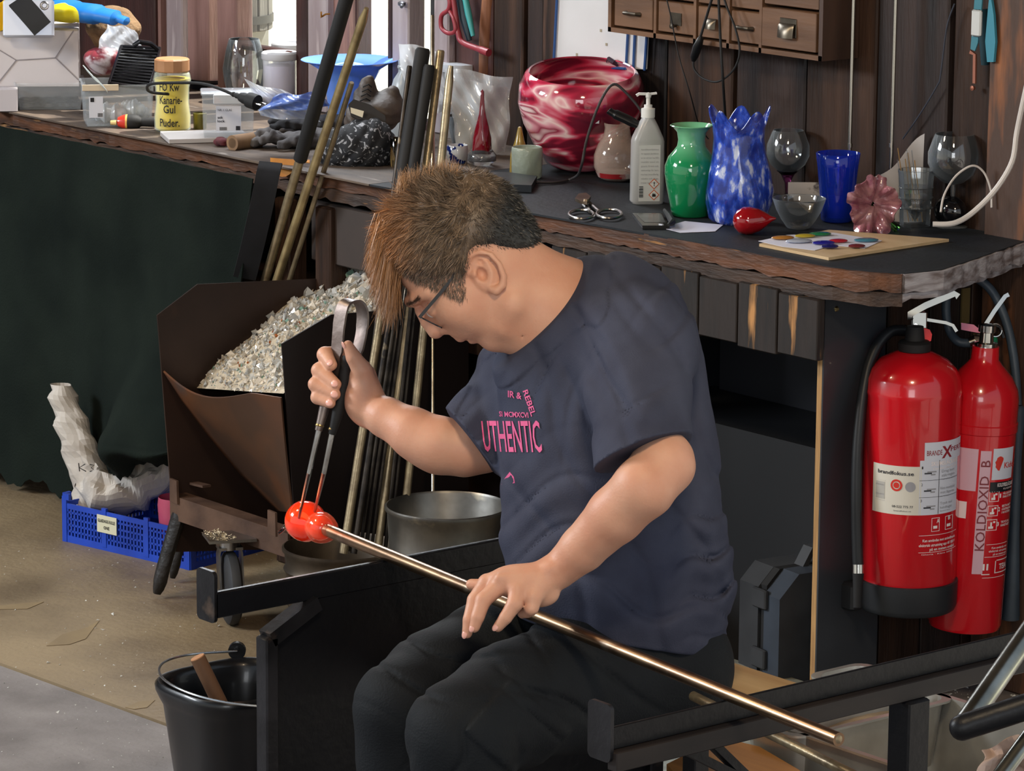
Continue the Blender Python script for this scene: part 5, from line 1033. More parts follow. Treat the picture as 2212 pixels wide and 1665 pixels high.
# shears, phone, key, paper
p, s = base_at(1285, 462); t = thing('shears', 'steel diamond shears with round finger loops lying on the dark worktop', 'shears', tuple(p)); m = MB()
def WTp(x, y, z=.006): return onZ(x, y, ZT+z)
for cx, cy, a0 in ((1256, 463, 20), (1316, 462, 0)):
    m2_ = MB(); ring_ = [WTp(cx+27*math.cos(q), cy+9.5*math.sin(q)) for q in np.linspace(0, 2*math.pi, 28)]; m2_.tube(ring_, .0032, 8); m2_.build('finger_loop', M_steel, t)
m.tube([WTp(1275, 457), WTp(1268, 448), WTp(1262, 440, .012)], [.004, .005, .006], 8); m.tube([WTp(1292, 456), WTp(1280, 446), WTp(1270, 438, .012)], [.004, .005, .006], 8); m.build('shanks', M_steel, t)
m = MB(); m.prism([WTp(x, y, .014) for x, y in ((1242, 434), (1250, 424), (1266, 422), (1276, 430), (1268, 442), (1254, 440))], (0, 0, .006)); m.lathe(WTp(1266, 434, .02), [(.007, 0), (.006, .004), (0, .005)], 12); m.build('blades', mat('shear_blades', (126, 108, 90), (90, 76, 64), 20, .4, metal=.9), t)
p, s = base_at(1412, 478); t = thing('phone', 'small black phone with grey screen lying flat beside the white paper', 'phone', tuple(p)); m = MB(); m.prism([WTp(x, y, .008) for x, y in ((1366, 460), (1432, 460), (1446, 487), (1388, 487))], (0, 0, -.007)); m.build('casing', mat('phone_black', (18, 18, 20), rough=.2, coat=.5), t)
m = MB(); m.prism([WTp(x, y, .0082) for x, y in ((1374, 462), (1428, 462), (1438, 480), (1392, 480))], (0, 0, .0003)); m.build('screen', mat('phone_screen', (104, 108, 106), (84, 88, 88), 30, .15), t); m = MB(); m.box(WTp(1428, 485, .009), (.01, .004, .002)); m.build('button', M_white, t)
m = MB(); m.tube([WTp(1436, 454, .008), WTp(1446, 468, .01), WTp(1452, 480, .012), WTp(1444, 486, .012)], [.004, .006, .007, .003], 8); o = m.build('marker_pen', M_grip, None); tag(o, 'stubby black pen lying between the phone and the green vase', 'pen')
m = MB(); m.prism([WTp(x, y, .0008) for x, y in ((1428, 492), (1480, 478), (1562, 486), (1545, 500), (1470, 503))], (0, 0, .0006)); o = m.build('note_paper', MATS['paper_bluewhite'], None, smooth=False); tag(o, 'white note paper lying under the front of the green and blue vases', 'paper')
# ---- pink marbled bowl
M_pk = bpy.data.materials.new('marbled_glass'); M_pk.use_nodes = True; nt = M_pk.node_tree; n_ = nt.nodes; b = n_['Principled BSDF']; tc = n_.new('ShaderNodeTexCoord'); mp = n_.new('ShaderNodeMapping'); mp.inputs['Scale'].default_value = (1, 1, 3.6); mp.inputs['Rotation'].default_value = (.3, .2, 0)
nz = n_.new('ShaderNodeTexNoise'); nz.inputs['Scale'].default_value = 3.4; nz.inputs['Distortion'].default_value = 2.2; nz.inputs['Detail'].default_value = 1.6; cr_ = n_.new('ShaderNodeValToRGB')
nt.links.new(tc.outputs['Object'], mp.inputs[0]); nt.links.new(mp.outputs[0], nz.inputs['Vector']); nt.links.new(nz.outputs[0], cr_.inputs[0]); nt.links.new(cr_.outputs[0], b.inputs['Base Color']); b.inputs['Roughness'].default_value = .08; b.inputs['Coat Weight'].default_value = .8
el = cr_.color_ramp.elements; el[0].position = .30; el[0].color = srgb((92, 22, 44))+(1,); el[1].position = .72; el[1].color = srgb((240, 214, 216))+(1,)
for ps, c in ((.42, (120, 28, 50)), (.46, (196, 50, 80)), (.50, (214, 120, 140)), (.54, (244, 214, 212)), (.58, (226, 150, 166)), (.64, (150, 44, 70))): e = el.new(ps); e.color = srgb(c)+(1,)
p, s = base_at(1254, 352); prof = [(62, 0), (78, 10), (104, 50), (126, 97), (137, 140), (134, 178), (122, 203), (117, 207)]
t, p, s = lathe_thing('marbled_bowl', 'big pink and white marbled glass bowl tilted against the wall', 'bowl', 1254, 367, shellp(prof, 5, 8), M_pk, seg=72, tilt=(.16, tuple(RT)))
m = MB(); t.location.z += .012; q = p-vaw*136*s*.96+Z3*150*s-RT*-28*s; m.box(q-vaw*.001, (15*s, .001, 11*s), (RT, vaw, Z3)); m.build('price_sticker', M_white, t)
# amber ball vase behind the sanitiser
t, p, s = lathe_thing('ball_vase', 'clear round glass vase with white and red swirls beside the pump bottle', 'vase', 1332, 390, shellp([(26, 0), (40, 8), (50, 30), (50, 55), (42, 78), (30, 96), (27, 114), (29, 124)], 2.5, 10), film('smoke_glass', (190, 168, 156), .26, .04, .5))
m = MB(); m.lathe(p, [(25*s, 1*s), (41*s, 9*s), (46*s, 20*s), (30*s, 14*s), (0, 9*s)], 30); m.build('coloured_base', mat('base_swirl', (206, 196, 190), (150, 34, 40), 14, .1, lo=.5, hi=.56, coat=.8), t)
# gooseneck lamp lying over the bowl, its flat black base
p, s = base_at(1110, 398); t = thing('gooseneck_lamp', 'black clip lamp with bent grey cable neck in front of the marbled bowl', 'lamp', tuple(p)); m = MB()
dl_ = 7.72
m.tube(smooth_path([onZ(1158, 394, ZT+.006), onZ(1200, 394, ZT+.004), onZ(1238, 385, ZT+.01), PP(1254, 365, dl_), PP(1268, 300, dl_), PP(1288, 240, dl_), PP(1310, 196, dl_), PP(1328, 182, dl_), PP(1348, 196, dl_), PP(1372, 222, dl_), PP(1388, 244, dl_)]), .0028, 8); m.build('neck', mat('lamp_cable', (48, 44, 46), rough=.5), t)
m = MB(); m.tube(smooth_path([PP(1314, 237, dl_-.02), PP(1322, 243, dl_-.02), PP(1350, 256, dl_-.02), PP(1380, 270, dl_-.02), PP(1394, 268, dl_-.02)]), [.004]*2+[.012]*6+[.016]*8+[.014]*8+[.012], 14, flat=.6); m.build('lamp_head', mat('lamp_black', (16, 18, 22), rough=.45), t)
m = MB(); pts = [onZ(x, y, ZT+.016) for x, y in ((985, 368), (1100, 372), (1160, 380), (1148, 400), (1100, 398), (1040, 396))]; m.prism(pts, (0, 0, -.015)); m.build('flat_base', mat('lamp_base', (34, 38, 44), rough=.35), t, smooth=False)
# ---- red glass cone on a clear bubbled base
p, s = base_at(1041, 358); t = thing('glass_cone', 'dark red twisted glass spire on a clear bubbled ball', 'ornament', tuple(p)); m = MB()
m.lathe(p, [(0, 0), (20*s, 2*s), (31*s, 12*s), (31*s, 24*s), (22*s, 36*s), (0, 38*s)], 30); m.build('clear_base', mat('bubbled_glass', (236, 240, 244), rough=.05, trans=.95, bump=.8, bscale=40), t)
m = MB(); m.lathe(p, [(18*s, 26*s), (21*s, 34*s), (18*s, 60*s), (13*s, 85*s), (9*s, 105*s), (6*s, 125*s), (4*s, 145*s), (3.5*s, 162*s), (0, 166*s)], 30, wob=lambda r, h, a, k: (r*(1+.13*math.sin(4*a+h*60)), h)); m.build('red_spire', mat('ruby_dark', (120, 12, 30), rough=.08, coat=1, trans=.2), t)
lathe_thing('small_jar', 'small frosted glass jar beside the dark lamp base', 'jar', 1138, 384, shellp([(30, 0), (33, 3), (34, 60), (33, 66)], 2.5, 10), mat('frost_green', (206, 220, 206), (190, 204, 190), 20, .25, trans=.5, bump=.6, bscale=60))
p, s = base_at(1122, 372); m = MB(); m.lathe(p, [(22*s, 0), (20*s, 40*s), (10*s, 70*s), (4*s, 98*s), (0, 100*s)], 24); o = m.build('glass_spire', mat('amber_dull', (176, 146, 62), rough=.15, trans=.3, coat=.6), None); tag(o, 'short dull yellow glass cone behind the frosted jar', 'ornament')
lathe_thing('tumbler', 'small clear drinking glass left of the red spire', 'glass', 998, 312, shellp([(20, 0), (22, 3), (30, 40), (34, 62)], 1.4, 6), M_clear)
lathe_thing('speckled_cup', 'small clear cup with blue specks beside the red spire base', 'cup', 988, 352, shellp([(20, 0), (22, 3), (23, 38)], 2.4, 6), mat('blue_specks', (216, 220, 226), (20, 40, 110), 60, .1, trans=.4, lo=.52, hi=.56))
lathe_thing('small_can', 'small glass of amber varnish left of the black sleeved rods', 'jar', 860, 360, shellp([(16, 0), (17, 2), (17, 62)], 1.2, 5), glassmat('amber_clear', (206, 180, 120)))
# ---- zip bags
def plbag(nm, label, cs, dd, bulge, mt, mt2=None, fill=.0, group=None, cat='bag'):
    tl, tr, br, bl = [np.array(c, float) for c in cs]; t = thing(nm, label, cat, tuple(PP(*((bl+br)/2), dd)), group); m = MB(); ph = rng.uniform(0, 6)
    def f(u, v, s_):
        q = (tl*(1-u)+tr*u)*(1-v)+(bl*(1-u)+br*u)*v; k = math.sin(math.pi*u)*math.sin(math.pi*min(1, v*.6+.25))
        return PP(q[0]+3*math.sin(9*v+ph), q[1]+3*math.sin(8*u+ph), dd-s_*bulge*k+.006*math.sin(11*u+7*v+ph)+.003*math.sin(27*u-19*v))
    m.grid(lambda u, v: f(u, v, 1), 24, 24); m.grid(lambda u, v: f(u, v, -1), 16, 16); m.build('film', mt, t, angle=180)
    if mt2: m = MB(); m.grid(lambda u, v: f(.04+.92*u, fill+(1-fill)*v*.97, .85), 16, 14); m.grid(lambda u, v: f(.04+.92*u, fill+(1-fill)*v*.97, -.85), 16, 14); m.build('contents', mt2, t, angle=180)
    return t
M_film = film('bag_film', (206, 212, 218), .34, .18); M_film2 = film('bag_film_bright', (226, 232, 240), .5, .15)
plbag('zip_bag', 'clear zip bag with grey powder behind the red glass spire', ((958, 146), (1106, 168), (1094, 330), (990, 332)), 8.36, .025, M_film, mat('grey_powder', (184, 188, 192), (160, 164, 168), 10, .8), .12)
plbag('zip_bag', 'bright clear plastic bag against the window behind the rods', ((858, 92), (958, 112), (962, 240), (890, 250)), 8.5, .03, M_film2, None)
p, s = base_at(990, 294); m = MB(); m.lathe(p, [(38*s, 0), (41*s, 140*s), (44*s, 142*s), (44*s, 158*s), (0, 159*s)], 32); o = m.build('lidded_tub', mat('tub_white', (200, 206, 214), rough=.35, trans=.1), None); tag(o, 'round white lidded tub behind the zip bags', 'tub')
p, s = base_at(874, 300); t = thing('plastic_bottle', 'milky plastic bottle without lid behind the black sleeved rods', 'bottle', tuple(p)); m = MB(); m.lathe(p, [(28*s, 0), (30*s, 4*s), (30*s, 110*s), (24*s, 130*s), (14*s, 145*s), (14*s, 152*s), (16*s, 154*s), (16*s, 158*s), (14*s, 160*s), (14*s, 172*s), (0, 172*s)], 30); m.build('bottle', mat('milky', (196, 206, 214), rough=.3, trans=.5), t)
# ---- wide blue bowl
t, p, s = lathe_thing('footed_bowl', 'wide flared pale blue glass bowl in front of the window', 'bowl', 755, 272, shellp([(38, 0), (42, 4), (48, 56), (54, 98), (68, 124), (90, 138), (105, 143)], 2.5, 8), thinglass('pale_blue_glass', (.45, .65, 1.0), .42, .3, (120, 165, 245)))
# brandy glass, lidded jars
p, s = base_at(528, 217); t = thing('tealight_glass', 'rounded clear glass beside the lidded white jar', 'glass', tuple(p)); m = MB(); bo = [(26, 0), (34, 6), (44, 44), (47, 70), (40, 108), (33, 133)]; m.lathe(p, [(r*s, h*s) for r, h in shellp(bo, 1.6, 7)], 36); m.build('vessel', M_clear, t)
for x, y, r, h, lb, c in ((605, 228, 36, 100, 'clear jar of lilac powder with grey lid beside the rounded glass', (196, 188, 214)), (624, 212, 34, 104, 'second lidded jar with blue powder just behind the lilac one', (110, 130, 200))):
    p, s = base_at(x, y); t = thing('lidded_jar', lb, 'jar', tuple(p)); m = MB(); m.lathe(p, [(q*s, k*s) for q, k in shellp([(r, 0), (r+1, 3), (r+1, h)], 1.6, 4)], 36); m.build('jar', film('jar_wall', (228, 232, 240), .25, .06), t)
    m = MB(); m.lathe(p, [((r-2)*s, 4*s), ((r-2)*s, (h-12)*s), (0, (h-10)*s)], 30); m.build('powder', mat('powder_%d' % x, c, rough=.9), t)
    m = MB(); m.lathe(p, [((r+2)*s, h*s), ((r+4)*s, (h+3)*s), ((r+4)*s, (h+14)*s), ((r+1)*s, (h+17)*s), ((r-8)*s, (h+17)*s), ((r-9)*s, (h+14)*s), (0, (h+14)*s)], 36); m.build('lid', mat('lid_grey', (190, 192, 198), rough=.4), t)
# blue stuff bag, cables
plbag('plastic_bag', 'shiny plastic bag of blue glass grains behind the plug', ((530, 172), (640, 205), (690, 262), (560, 252)), 8.35, .03, M_film2, mat('blue_grains', (44, 80, 180), (150, 170, 220), 40, .4, lo=.5, hi=.6), .2)
plbag('plastic_bag', 'flat plastic bag of blue glass pieces beside the black sleeved rod', ((600, 205), (680, 200), (720, 232), (560, 240)), 8.28, .02, film('blue_film', (120, 150, 220), .5, .12), MATS['blue_grains'], .3)
# plug with black cord
t = thing('power_cord', 'black power cord with plug lying across the yellow powder jar', 'cord', tuple(PP(440, 200, 8.4))); m = MB(); m.tube(smooth_path([PP(400, 205, 8.7), PP(330, 200, 8.60), PP(318, 188, 8.52), PP(330, 181, 8.46), PP(370, 179, 8.42), PP(430, 180, 8.40), PP(470, 190, 8.36), PP(505, 205, 8.34)]), .0034, 8); m.build('cable', M_grip, t)
m = MB(); a, b_ = PP(502, 203, 8.34), PP(556, 222, 8.30); dd = nrm(b_-a); L = np.linalg.norm(b_-a); m.lathe(a, [(.005, 0), (.006, .004), (.0045, .007), (.0065, .012), (.006, .02), (.010, .024), (.0125, .034), (.0125, .046), (.017, .048), (.0175, .052), (.0175, L), (0, L)], 16, dd); m.build('plug', M_grip, t)
for k in (-1, 1): m = MB(); q = b_+np.cross(dd, Z3)*k*.0085; m.cyl(q, q+dd*.018, .0023, None, 8); m.build('prong', M_steel, t)
# ---- yellow powder jar
p, s = base_at(373, 283); t = thing('powder_jar', 'glass jar of yellow powder with wooden lid and handwritten name', 'jar', tuple(p)); ja = lambda r, h, a, k: (r*(1+.06*abs(math.cos(3*a))), h)
jo = [(34, 0), (39, 5), (40, 30), (36, 62), (37, 95), (41, 112), (38, 126), (30, 132)]
m = MB(); m.lathe(p, [(r*s, h*s) for r, h in shellp(jo, 1.6, 5)], 36); m.build('jar', film('jar_clear', (214, 226, 214), .03, .05, .5), t)
m = MB(); m.lathe(p, [((r-2.4)*s, (h+3)*s) for r, h in jo[:-2]]+[(0, 116*s)], 32); m.build('yellow_powder', mat('yellow_powder', (222, 200, 70), (208, 184, 58), 14, .9), t)
m = MB(); m.lathe(p, [(37*s, 130*s), (38*s, 132*s), (38*s, 155*s), (35*s, 158*s), (0, 159*s)], 12); m.build('lid', mat('lid_wood', (166, 122, 84), (150, 106, 70), 20, .5), t, angle=20)
m = MB(); aj = math.atan2(-vaw[1], -vaw[0])
for tx, z, w_ in (('FÖ Kw', 92, 44), ('Kanarie-', 64, 50), ('Gul', 44, 26), ('Puder.', 15, 44)): cyl_text(m, tx, 24*s, p, 40.5*s, aj-(4 if w_ < 50 else 0)*.02, p[2]+z*s, width=w_*s, bold=.015)
m.build('lettering', M_ink, t, smooth=False)
# ---- plastic boxes
def openbox(nm, label, x, y, w_, h, d, yaw, mt, flare=1.08, cat='box', th=.0015, z=ZT, lipw=.003):
    p, s = base_at(x, y, z); t = thing(nm, label, cat, tuple(p)); X, Yv, Zv = vax(yaw); c = p+Yv*d/2; w_ = w_*s; h = h*s
    def rr(k, z_, ins=0): return [c+X*(sx*(w_/2*k-ins))+Yv*(sy*(d/2*k-ins))+Zv*z_ for sx, sy in ((-1, -1), (1, -1), (1, 1), (-1, 1))]
    m = MB(); rg = [rr(1/flare, 0), rr(1, h), rr(1, h, -lipw), rr(1, h+.003, -lipw), rr(1, h+.003, th), rr(1/flare, th, th)]; loft(m, rg); m.build('box', mt, t, angle=20); return t, p, s, X, Yv, c
M_tub = film('clear_plastic', (208, 216, 222), .16, .2, .35)
t, p, s, X, Yv, c = openbox('plastic_box', 'clear box with torn beige tape and label left of the yellow jar', 258, 274, 150, 88, .14, 10, M_tub)
q = p-X*50*s-Yv*.003; m = MB(); m.box(q+Z3*44*s-Yv*.001, (30*s, .001, 46*s), (X, Yv, Z3)); lab = m.build('label', M_white, t, smooth=False); m = MB()
m.box(q+Z3*60*s-Yv*.002-X*8*s, (8*s, .0006, 9*s), (X, Yv, Z3))
for k in range(6): m.box(q+Z3*27*s-Yv*.002+X*(4+k*1.8)*s, (.9*s, .0006, 8*s), (X, Yv, Z3))
m.build('barcode', M_ink, lab, smooth=False)
m = MB(); m.box(p-X*40*s+Z3*86*s-Yv*.004, (78*s, .004, 14*s), (X, Yv, Z3), bev=.001); m.build('beige_tape', mat('tape', (206, 190, 166), rough=.6), t)
m = MB(); 
for k in range(5): m.ball(c+X*rng.uniform(-45, 45)*s+Yv*rng.uniform(-.03, .03)+Z3*(.02+.01*k/4), (.028, .024, .022), fn=lambda u: 1+.18*math.sin(7*u[0]+5*u[1]))
m.build('bagged_contents', film('bag_inner', (220, 224, 226), .6, .3), t, kind='stuff')
t, p, s, X, Yv, c = openbox('plastic_box', 'low clear tray with dark grains under the white carton', 108, 238, 148, 56, .15, 8, M_tub, 1.12)
m = MB(); m.grid(lambda u, v: c+X*(u-.5)*128*s+Yv*(v-.5)*.12+Z3*(.014+.004*math.sin(17*u+3)*math.sin(13*v)), 24, 12, .008); m.build('dark_grains', mat('dark_grains', (60, 62, 70), (20, 21, 26), 90, .4, lo=.45, hi=.55), t, kind='stuff')
t, p, s, X, Yv, c = openbox('plastic_box', 'small lidded clear box with clip and label on a flat grey carton', 494, 297, 112, 92, .085, 6, M_tub, 1.06, z=ZT+.012)
m = MB(); m.box(c+Z3*95*s, (116*s, .09, 5*s), (X, Yv, Z3), bev=.002); m.box(p+Z3*84*s-Yv*.006, (66*s, .008, 22*s), (X, Yv, Z3), bev=.002); m.build('lid', film('lid_clear', (214, 220, 226), .55, .2), t)
q = p-Yv*.004+Z3*42*s; m = MB(); m.box(q, (54*s, .001, 54*s), (X, Yv, Z3)); lab = m.build('label', M_white, t, smooth=False); m = MB(); flat_text(m, 'NR. 1 GLAS', 7*s, q-Yv*.001+Z3*16*s-X*8*s, X, Z3, width=30*s); flat_text(m, 'ask', 8*s, q-Yv*.001-Z3*0*s-X*18*s, X, Z3, width=12*s, bold=.02); flat_text(m, 'lock', 8*s, q-Yv*.001-Z3*8*s-X*16*s, X, Z3, width=16*s, bold=.02)
for k in range(8): m.box(q-Yv*.0008+Z3*-22*s+X*(-19+k*2)*s, (1.1*s, .0004, 7*s), (X, Yv, Z3))
m.box(q-Yv*.0008+Z3*-21*s+X*20*s, (9*s, .0004, 9*s), (X, Yv, Z3)); m.build('lettering', M_btext, lab, smooth=False)
m = MB(); p, s = base_at(452, 307); X, Yv, _ = vax(14); m.box(p+Yv*.05+Z3*.006, (180*s, .13, .011), (X, Yv, Z3), bev=.001); o = m.build('flat_carton', mat('carton_grey', (176, 172, 172), rough=.6), None); tag(o, 'flat grey carton under the small labelled clear box', 'carton')
# white carton: folded flaps on its face
p, s = base_at(80, 188, ZT+.052); t = thing('white_carton', 'white cardboard carton with cross-folded flap seams on its face', 'carton', tuple(p)); X, Yv, Zv = vax(6); m = MB(); W_, H_ = 182*s, 122*s
m.box(p+Yv*.1+Zv*H_/2, (W_, .2, H_), (X, Yv, Zv), bev=.0015); m.build('carton', mat('carton_white', (206, 200, 202), (198, 192, 194), 6, .65), t)
F0 = p+Zv*H_/2-Yv*.0012; m = MB(); P2 = lambda a, b: F0+X*a*W_+Zv*b*H_
for a, b_ in (((-.5, -.5), (-.24, -.02)), ((-.5, .22), (-.24, -.02)), ((-.24, -.02), (.22, .02)), ((.22, .02), (.49, -.38)), ((.22, .02), (.44, .5))): m.strap([P2(*a), P2(*b_)], .0022, .001, np.cross(P2(*b_)-P2(*a), Yv))
m.build('flap_seam', mat('seam_shadow', (140, 134, 138), rough=.8), t, smooth=False)
m = MB(); vbox(m, 8, 242, 60, 50, .12, 6, bev=.002); o = m.build('small_carton', mat('carton_pale', (186, 180, 184), rough=.6), None); tag(o, 'small pale carton at the far left under the big one', 'carton')
# black ribbed rack leaning behind the box
t = thing('ribbed_tray', 'black ribbed plastic tray leaning upright behind the taped box', 'tray', tuple(PP(300, 190, 8.95))); T4 = [PP(262, 100, 8.9), PP(345, 104, 8.98), PP(322, 192, 8.78), PP(236, 180, 8.74)]; m = MB(); nn = -nrm(np.cross(T4[1]-T4[0], T4[3]-T4[0])); m.prism(T4, -nn*.006); m.build('back', M_grip, t, smooth=False)
m = MB(); 
for k in range(4): m.tube([T4[k], T4[(k+1) % 4]], .004, 8)
m.build('rim', mat('black_gloss', (18, 18, 22), rough=.2), t)
for k in range(12): m = MB(); u = (k+1)/13; a = T4[0]*(1-u)+T4[3]*u; b_ = T4[1]*(1-u)+T4[2]*u; m.tube([a+nn*.002, b_+nn*.002], .0022, 6); m.build('rib', MATS['black_gloss'], t)
m = MB(); m.tube([PP(290, 98, 8.88), PP(300, 90, 8.87), PP(325, 94, 8.9), PP(340, 106, 8.92)], .006, 8); m.build('clip', MATS['black_gloss'], t)
# screwdriver style stub with red and black handle
p, s = base_at(278, 276); t = thing('paint_bobber', 'red and black round handled tool lying before the clear box', 'tool', tuple(p)); m = MB(); a = p-RT*26*s+Z3*13*s; dx = nrm(RT+vaw*-.02); m.lathe(a, [(0, 0), (10*s, 3*s), (15*s, 14*s), (16*s, 20*s)], 20, dx); m.build('red_end', mat('red_enamel', (196, 50, 36), rough=.25, coat=.5), t)
m = MB(); m.lathe(a, [(16.2*s, 20*s), (16.4*s, 24*s)], 20, dx); m.build('gold_band', mat('band_gold', (214, 170, 90), rough=.4), t); m = MB(); m.lathe(a, [(16*s, 24*s), (17*s, 34*s), (15*s, 46*s), (9*s, 54*s), (10*s, 62*s), (11*s, 84*s), (0, 86*s)], 20, dx); m.build('black_grip', M_grip, t)
m = MB(); m.lathe(a-RT*14*s-Z3*2*s, [(0, 0), (5*s, 1*s), (6*s, 14*s)], 14, dx); m.build('pale_tip', mat('tip_cream', (216, 190, 130), rough=.4), t)
# cardboard roll
m = MB(); p, s = base_at(515, 322); a = p+Z3*15*s; dx = nrm(RT*.6+vaw*.75); m.lathe(a-dx*.02, [(11*s, 0), (17*s, 0), (17*s, .09), (11*s, .09), (11*s, 0)], 24, dx); o = m.build('cardboard_roll', mat('kraft', (146, 116, 86), (120, 94, 70), 14, .8), None); tag(o, 'short brown cardboard roll lying at the worktop edge', 'roll')
m = MB(); p, s = base_at(478, 316); m.ball(p+Z3*10*s, (18*s, 14*s, 10*s), fn=lambda u: 1+.15*math.sin(6*u[0]+4*u[2])); o = m.build('red_rag_lump', mat('maroon_rag', (96, 36, 44), (60, 26, 32), 20, .8), None); tag(o, 'small maroon scrap beside the cardboard roll', 'scrap')
# ---- work gloves (grey palms) - soft bodies
def glove(label, cx, cy, z, ang, flip, mt, k=1.0, nm='work_glove'):
    p, s = base_at(cx, cy); p = p+Z3*z; a = R(ang); U = RT*math.cos(a)+vaw*math.sin(a); Wv = -RT*math.sin(a)+vaw*math.cos(a); s = s*k
    F_ = Field(p-[.15, .15, .02], p+[.15, .15, .09], .0032); L = lambda u, w_, h: p+U*u*s+Wv*w_*flip*s+Z3*h*s
    F_.ell(L(-10, 0, 18), (52*s, 34*s, 17*s), (U, Wv, Z3), k=0); F_.cap(L(-30, 0, 18), L(-70, 4, 18), 24*s, 26*s, .01)
    for w0, u1, w1, h1 in ((-24, 84, -34, 12), (-8, 96, -12, 22), (9, 94, 12, 12), (24, 74, 32, 20)): F_.chain([L(28, w0, 16), L((28+u1)/2, (w0+w1)/2, h1+10), L(u1, w1, h1)], [12*s, 11*s, 9.5*s], k=.004)
    F_.chain([L(-20, 28, 18), L(10, 50, 20), L(36, 58, 14)], [13*s, 12*s, 10*s], k=.006)
    F_.disp(lambda P: .0016*np.sin(P[:, 0]*260+P[:, 1]*180)+.0012*np.sin(P[:, 2]*420+P[:, 0]*90)); V, Q = F_.mesh(); o = build_np(V, Q, nm, mt, None); tag(o, label, 'glove', 'work gloves on the worktop'); return o
M_gl = mat('grey_glove', (96, 92, 92), (60, 58, 60), 9, .8, bump=.5, bscale=90); M_gl2 = mat('dark_glove', (46, 46, 50), (30, 30, 34), 9, .85, bump=.5, bscale=90)
glove('grey dipped work glove with fingers pointing left at the worktop edge', 640, 318, .0, 188, 1, M_gl)
glove('dark grey work glove lying behind the dipped one', 672, 284, .0, 170, -1, M_gl2, .9); glove('dark work glove half under the black patterned cloth', 800, 266, .0, 20, 1, M_gl2)
# leather work shoe lying on its side
t = thing('work_shoe', 'worn dark leather work shoe lying on its side with sticker on the sole', 'shoe', tuple(base_at(800, 262)[0])); F_ = Field(PP(800, 220, 8.25)-.16, PP(800, 220, 8.25)+.16, .0034); q = lambda x, y, z=0: PP(x, y, 8.25+z)
F_.chain([q(772, 262, .02), q(800, 258, .02), q(828, 248, .02), q(845, 238, .03)], [.028, .034, .034, .03], k=.02); F_.chain([q(778, 245, .03), q(790, 205, .04), q(796, 178, .04)], [.026, .024, .016], k=.02); F_.cap(q(846, 205, .04), q(836, 240, .04), .02, .028, k=.02)
F_.disp(lambda P: .0018*np.sin(P[:, 2]*230+P[:, 0]*150)); V, Q = F_.mesh(); build_np(V, Q, 'upper', mat('worn_leather', (84, 72, 64), (48, 42, 40), 12, .55, bump=.4, bscale=80, c3=(126, 110, 98)), t)
so = [q(752, 226, -.03), q(764, 214, -.026), q(800, 226, -.034), q(832, 250, -.03), q(834, 266, -.03), q(812, 271, -.036), (q(782, 262, -.038)), q(758, 250, -.034)]; m = MB(); m.prism(so, _f*.03); m.build('sole', mat('sole_black', (30, 28, 30), rough=.6), t)
m = MB(); st4 = [q(757, 232, -.037), q(786, 240, -.041), q(783, 254, -.042), q(758, 244, -.039)]; m.prism(st4, _f*.001); lab = m.build('sticker', mat('sticker_cream', (200, 192, 170), rough=.5), t, smooth=False)
for k in range(4): m = MB(); m.tube([q(778+k*2, 218-k*10, -.0), q(790+k*2, 212-k*10, -.005), q(800+k, 218-k*10, .0)], .0018, 6); m.build('lace', M_grip, t)
# black floral cloth bundle
p, s = base_at(778, 352); F_ = Field(p-[.13, .13, .02], p+[.13, .13, .14], .0036); F_.ell(p+Z3*.03, (.075, .06, .05), (RT, vaw, Z3), k=0); F_.ell(p+Z3*.05+RT*.02, (.045, .04, .042), None, k=.02); F_.ell(p+Z3*.02-RT*.05, (.04, .04, .03), None, k=.02)
F_.disp(lambda P: -.006*np.abs(np.sin(P[:, 0]*70+P[:, 2]*60))-.004*np.abs(np.sin(P[:, 1]*90-P[:, 2]*70+P[:, 0]*30))); V, Q = F_.mesh(); o = build_np(V, Q, 'patterned_cloth', mat('floral_black', (20, 22, 28), (150, 152, 158), 55, .8, lo=.58, hi=.63, dist=1.8), None, smooth=1); tag(o, 'bundled black cloth with pale floral pattern beside the rods', 'cloth')
# orange leather scrap hanging at the edge under the glove
m = MB(); m.grid(lambda u, v: onZ(585+85*u, 352+6*u, ZT)+Z3*(.012-.035*v*(.6+.5*math.sin(5*u)))-vaw*(.006+.01*v), 10, 6, .002); o = m.build('leather_scrap', mat('orange_leather', (186, 124, 40), (150, 92, 34), 14, .7), None); tag(o, 'orange leather scrap hanging over the worktop edge below the grey glove', 'scrap')
# black strap hanging beside the curtain
m = MB(); m.strap(smooth_path([onY(585, 352, YF-.03), onY(578, 380, YF-.05), onY(566, 440, YF-.05), onY(548, 520, YF-.04), onY(528, 600, YF-.03)]), .05, .006, RT); o = m.build('black_cloth_strip', mat('black_fleece', (20, 21, 25), (28, 29, 34), 20, .95), None); tag(o, 'black cloth strip hanging at the curtain right edge', 'cloth')
# ---- far left corner: gear, flag-coloured inflatable, sacks
m = MB(); A_ = [PP(98, 8, 9.15), PP(120, 20, 9.1), PP(165, 26, 9.05), (PP(215, 32, 9.0)), PP(255, 40, 8.98), PP(276, 47, 8.97)]; m.tube(smooth_path(A_), [.05]*6+[.046]*6+[.04]*6+[.03]*6+[.016]*6+[.003], 18, flat=.6); o = m.build('foam_pointer', mat('flag_cloth', (24, 110, 190), (236, 222, 40), 7.5, .5, lo=.5, hi=.505, detail=0), None); tag(o, 'blue and yellow pointed cloth pennant on top of the clutter', 'pennant')
m = MB(); m.grid(lambda u, v: PP(0-10+40*u-6*v, 0+66*v-18*u+10, 9.0+.02*math.sin(4*u)), 8, 8, .004); o = m.build('yellow_cloth', mat('yellow_cloth', (226, 190, 36), rough=.7), None); tag(o, 'yellow cloth corner at the far left above the white carton', 'cloth')
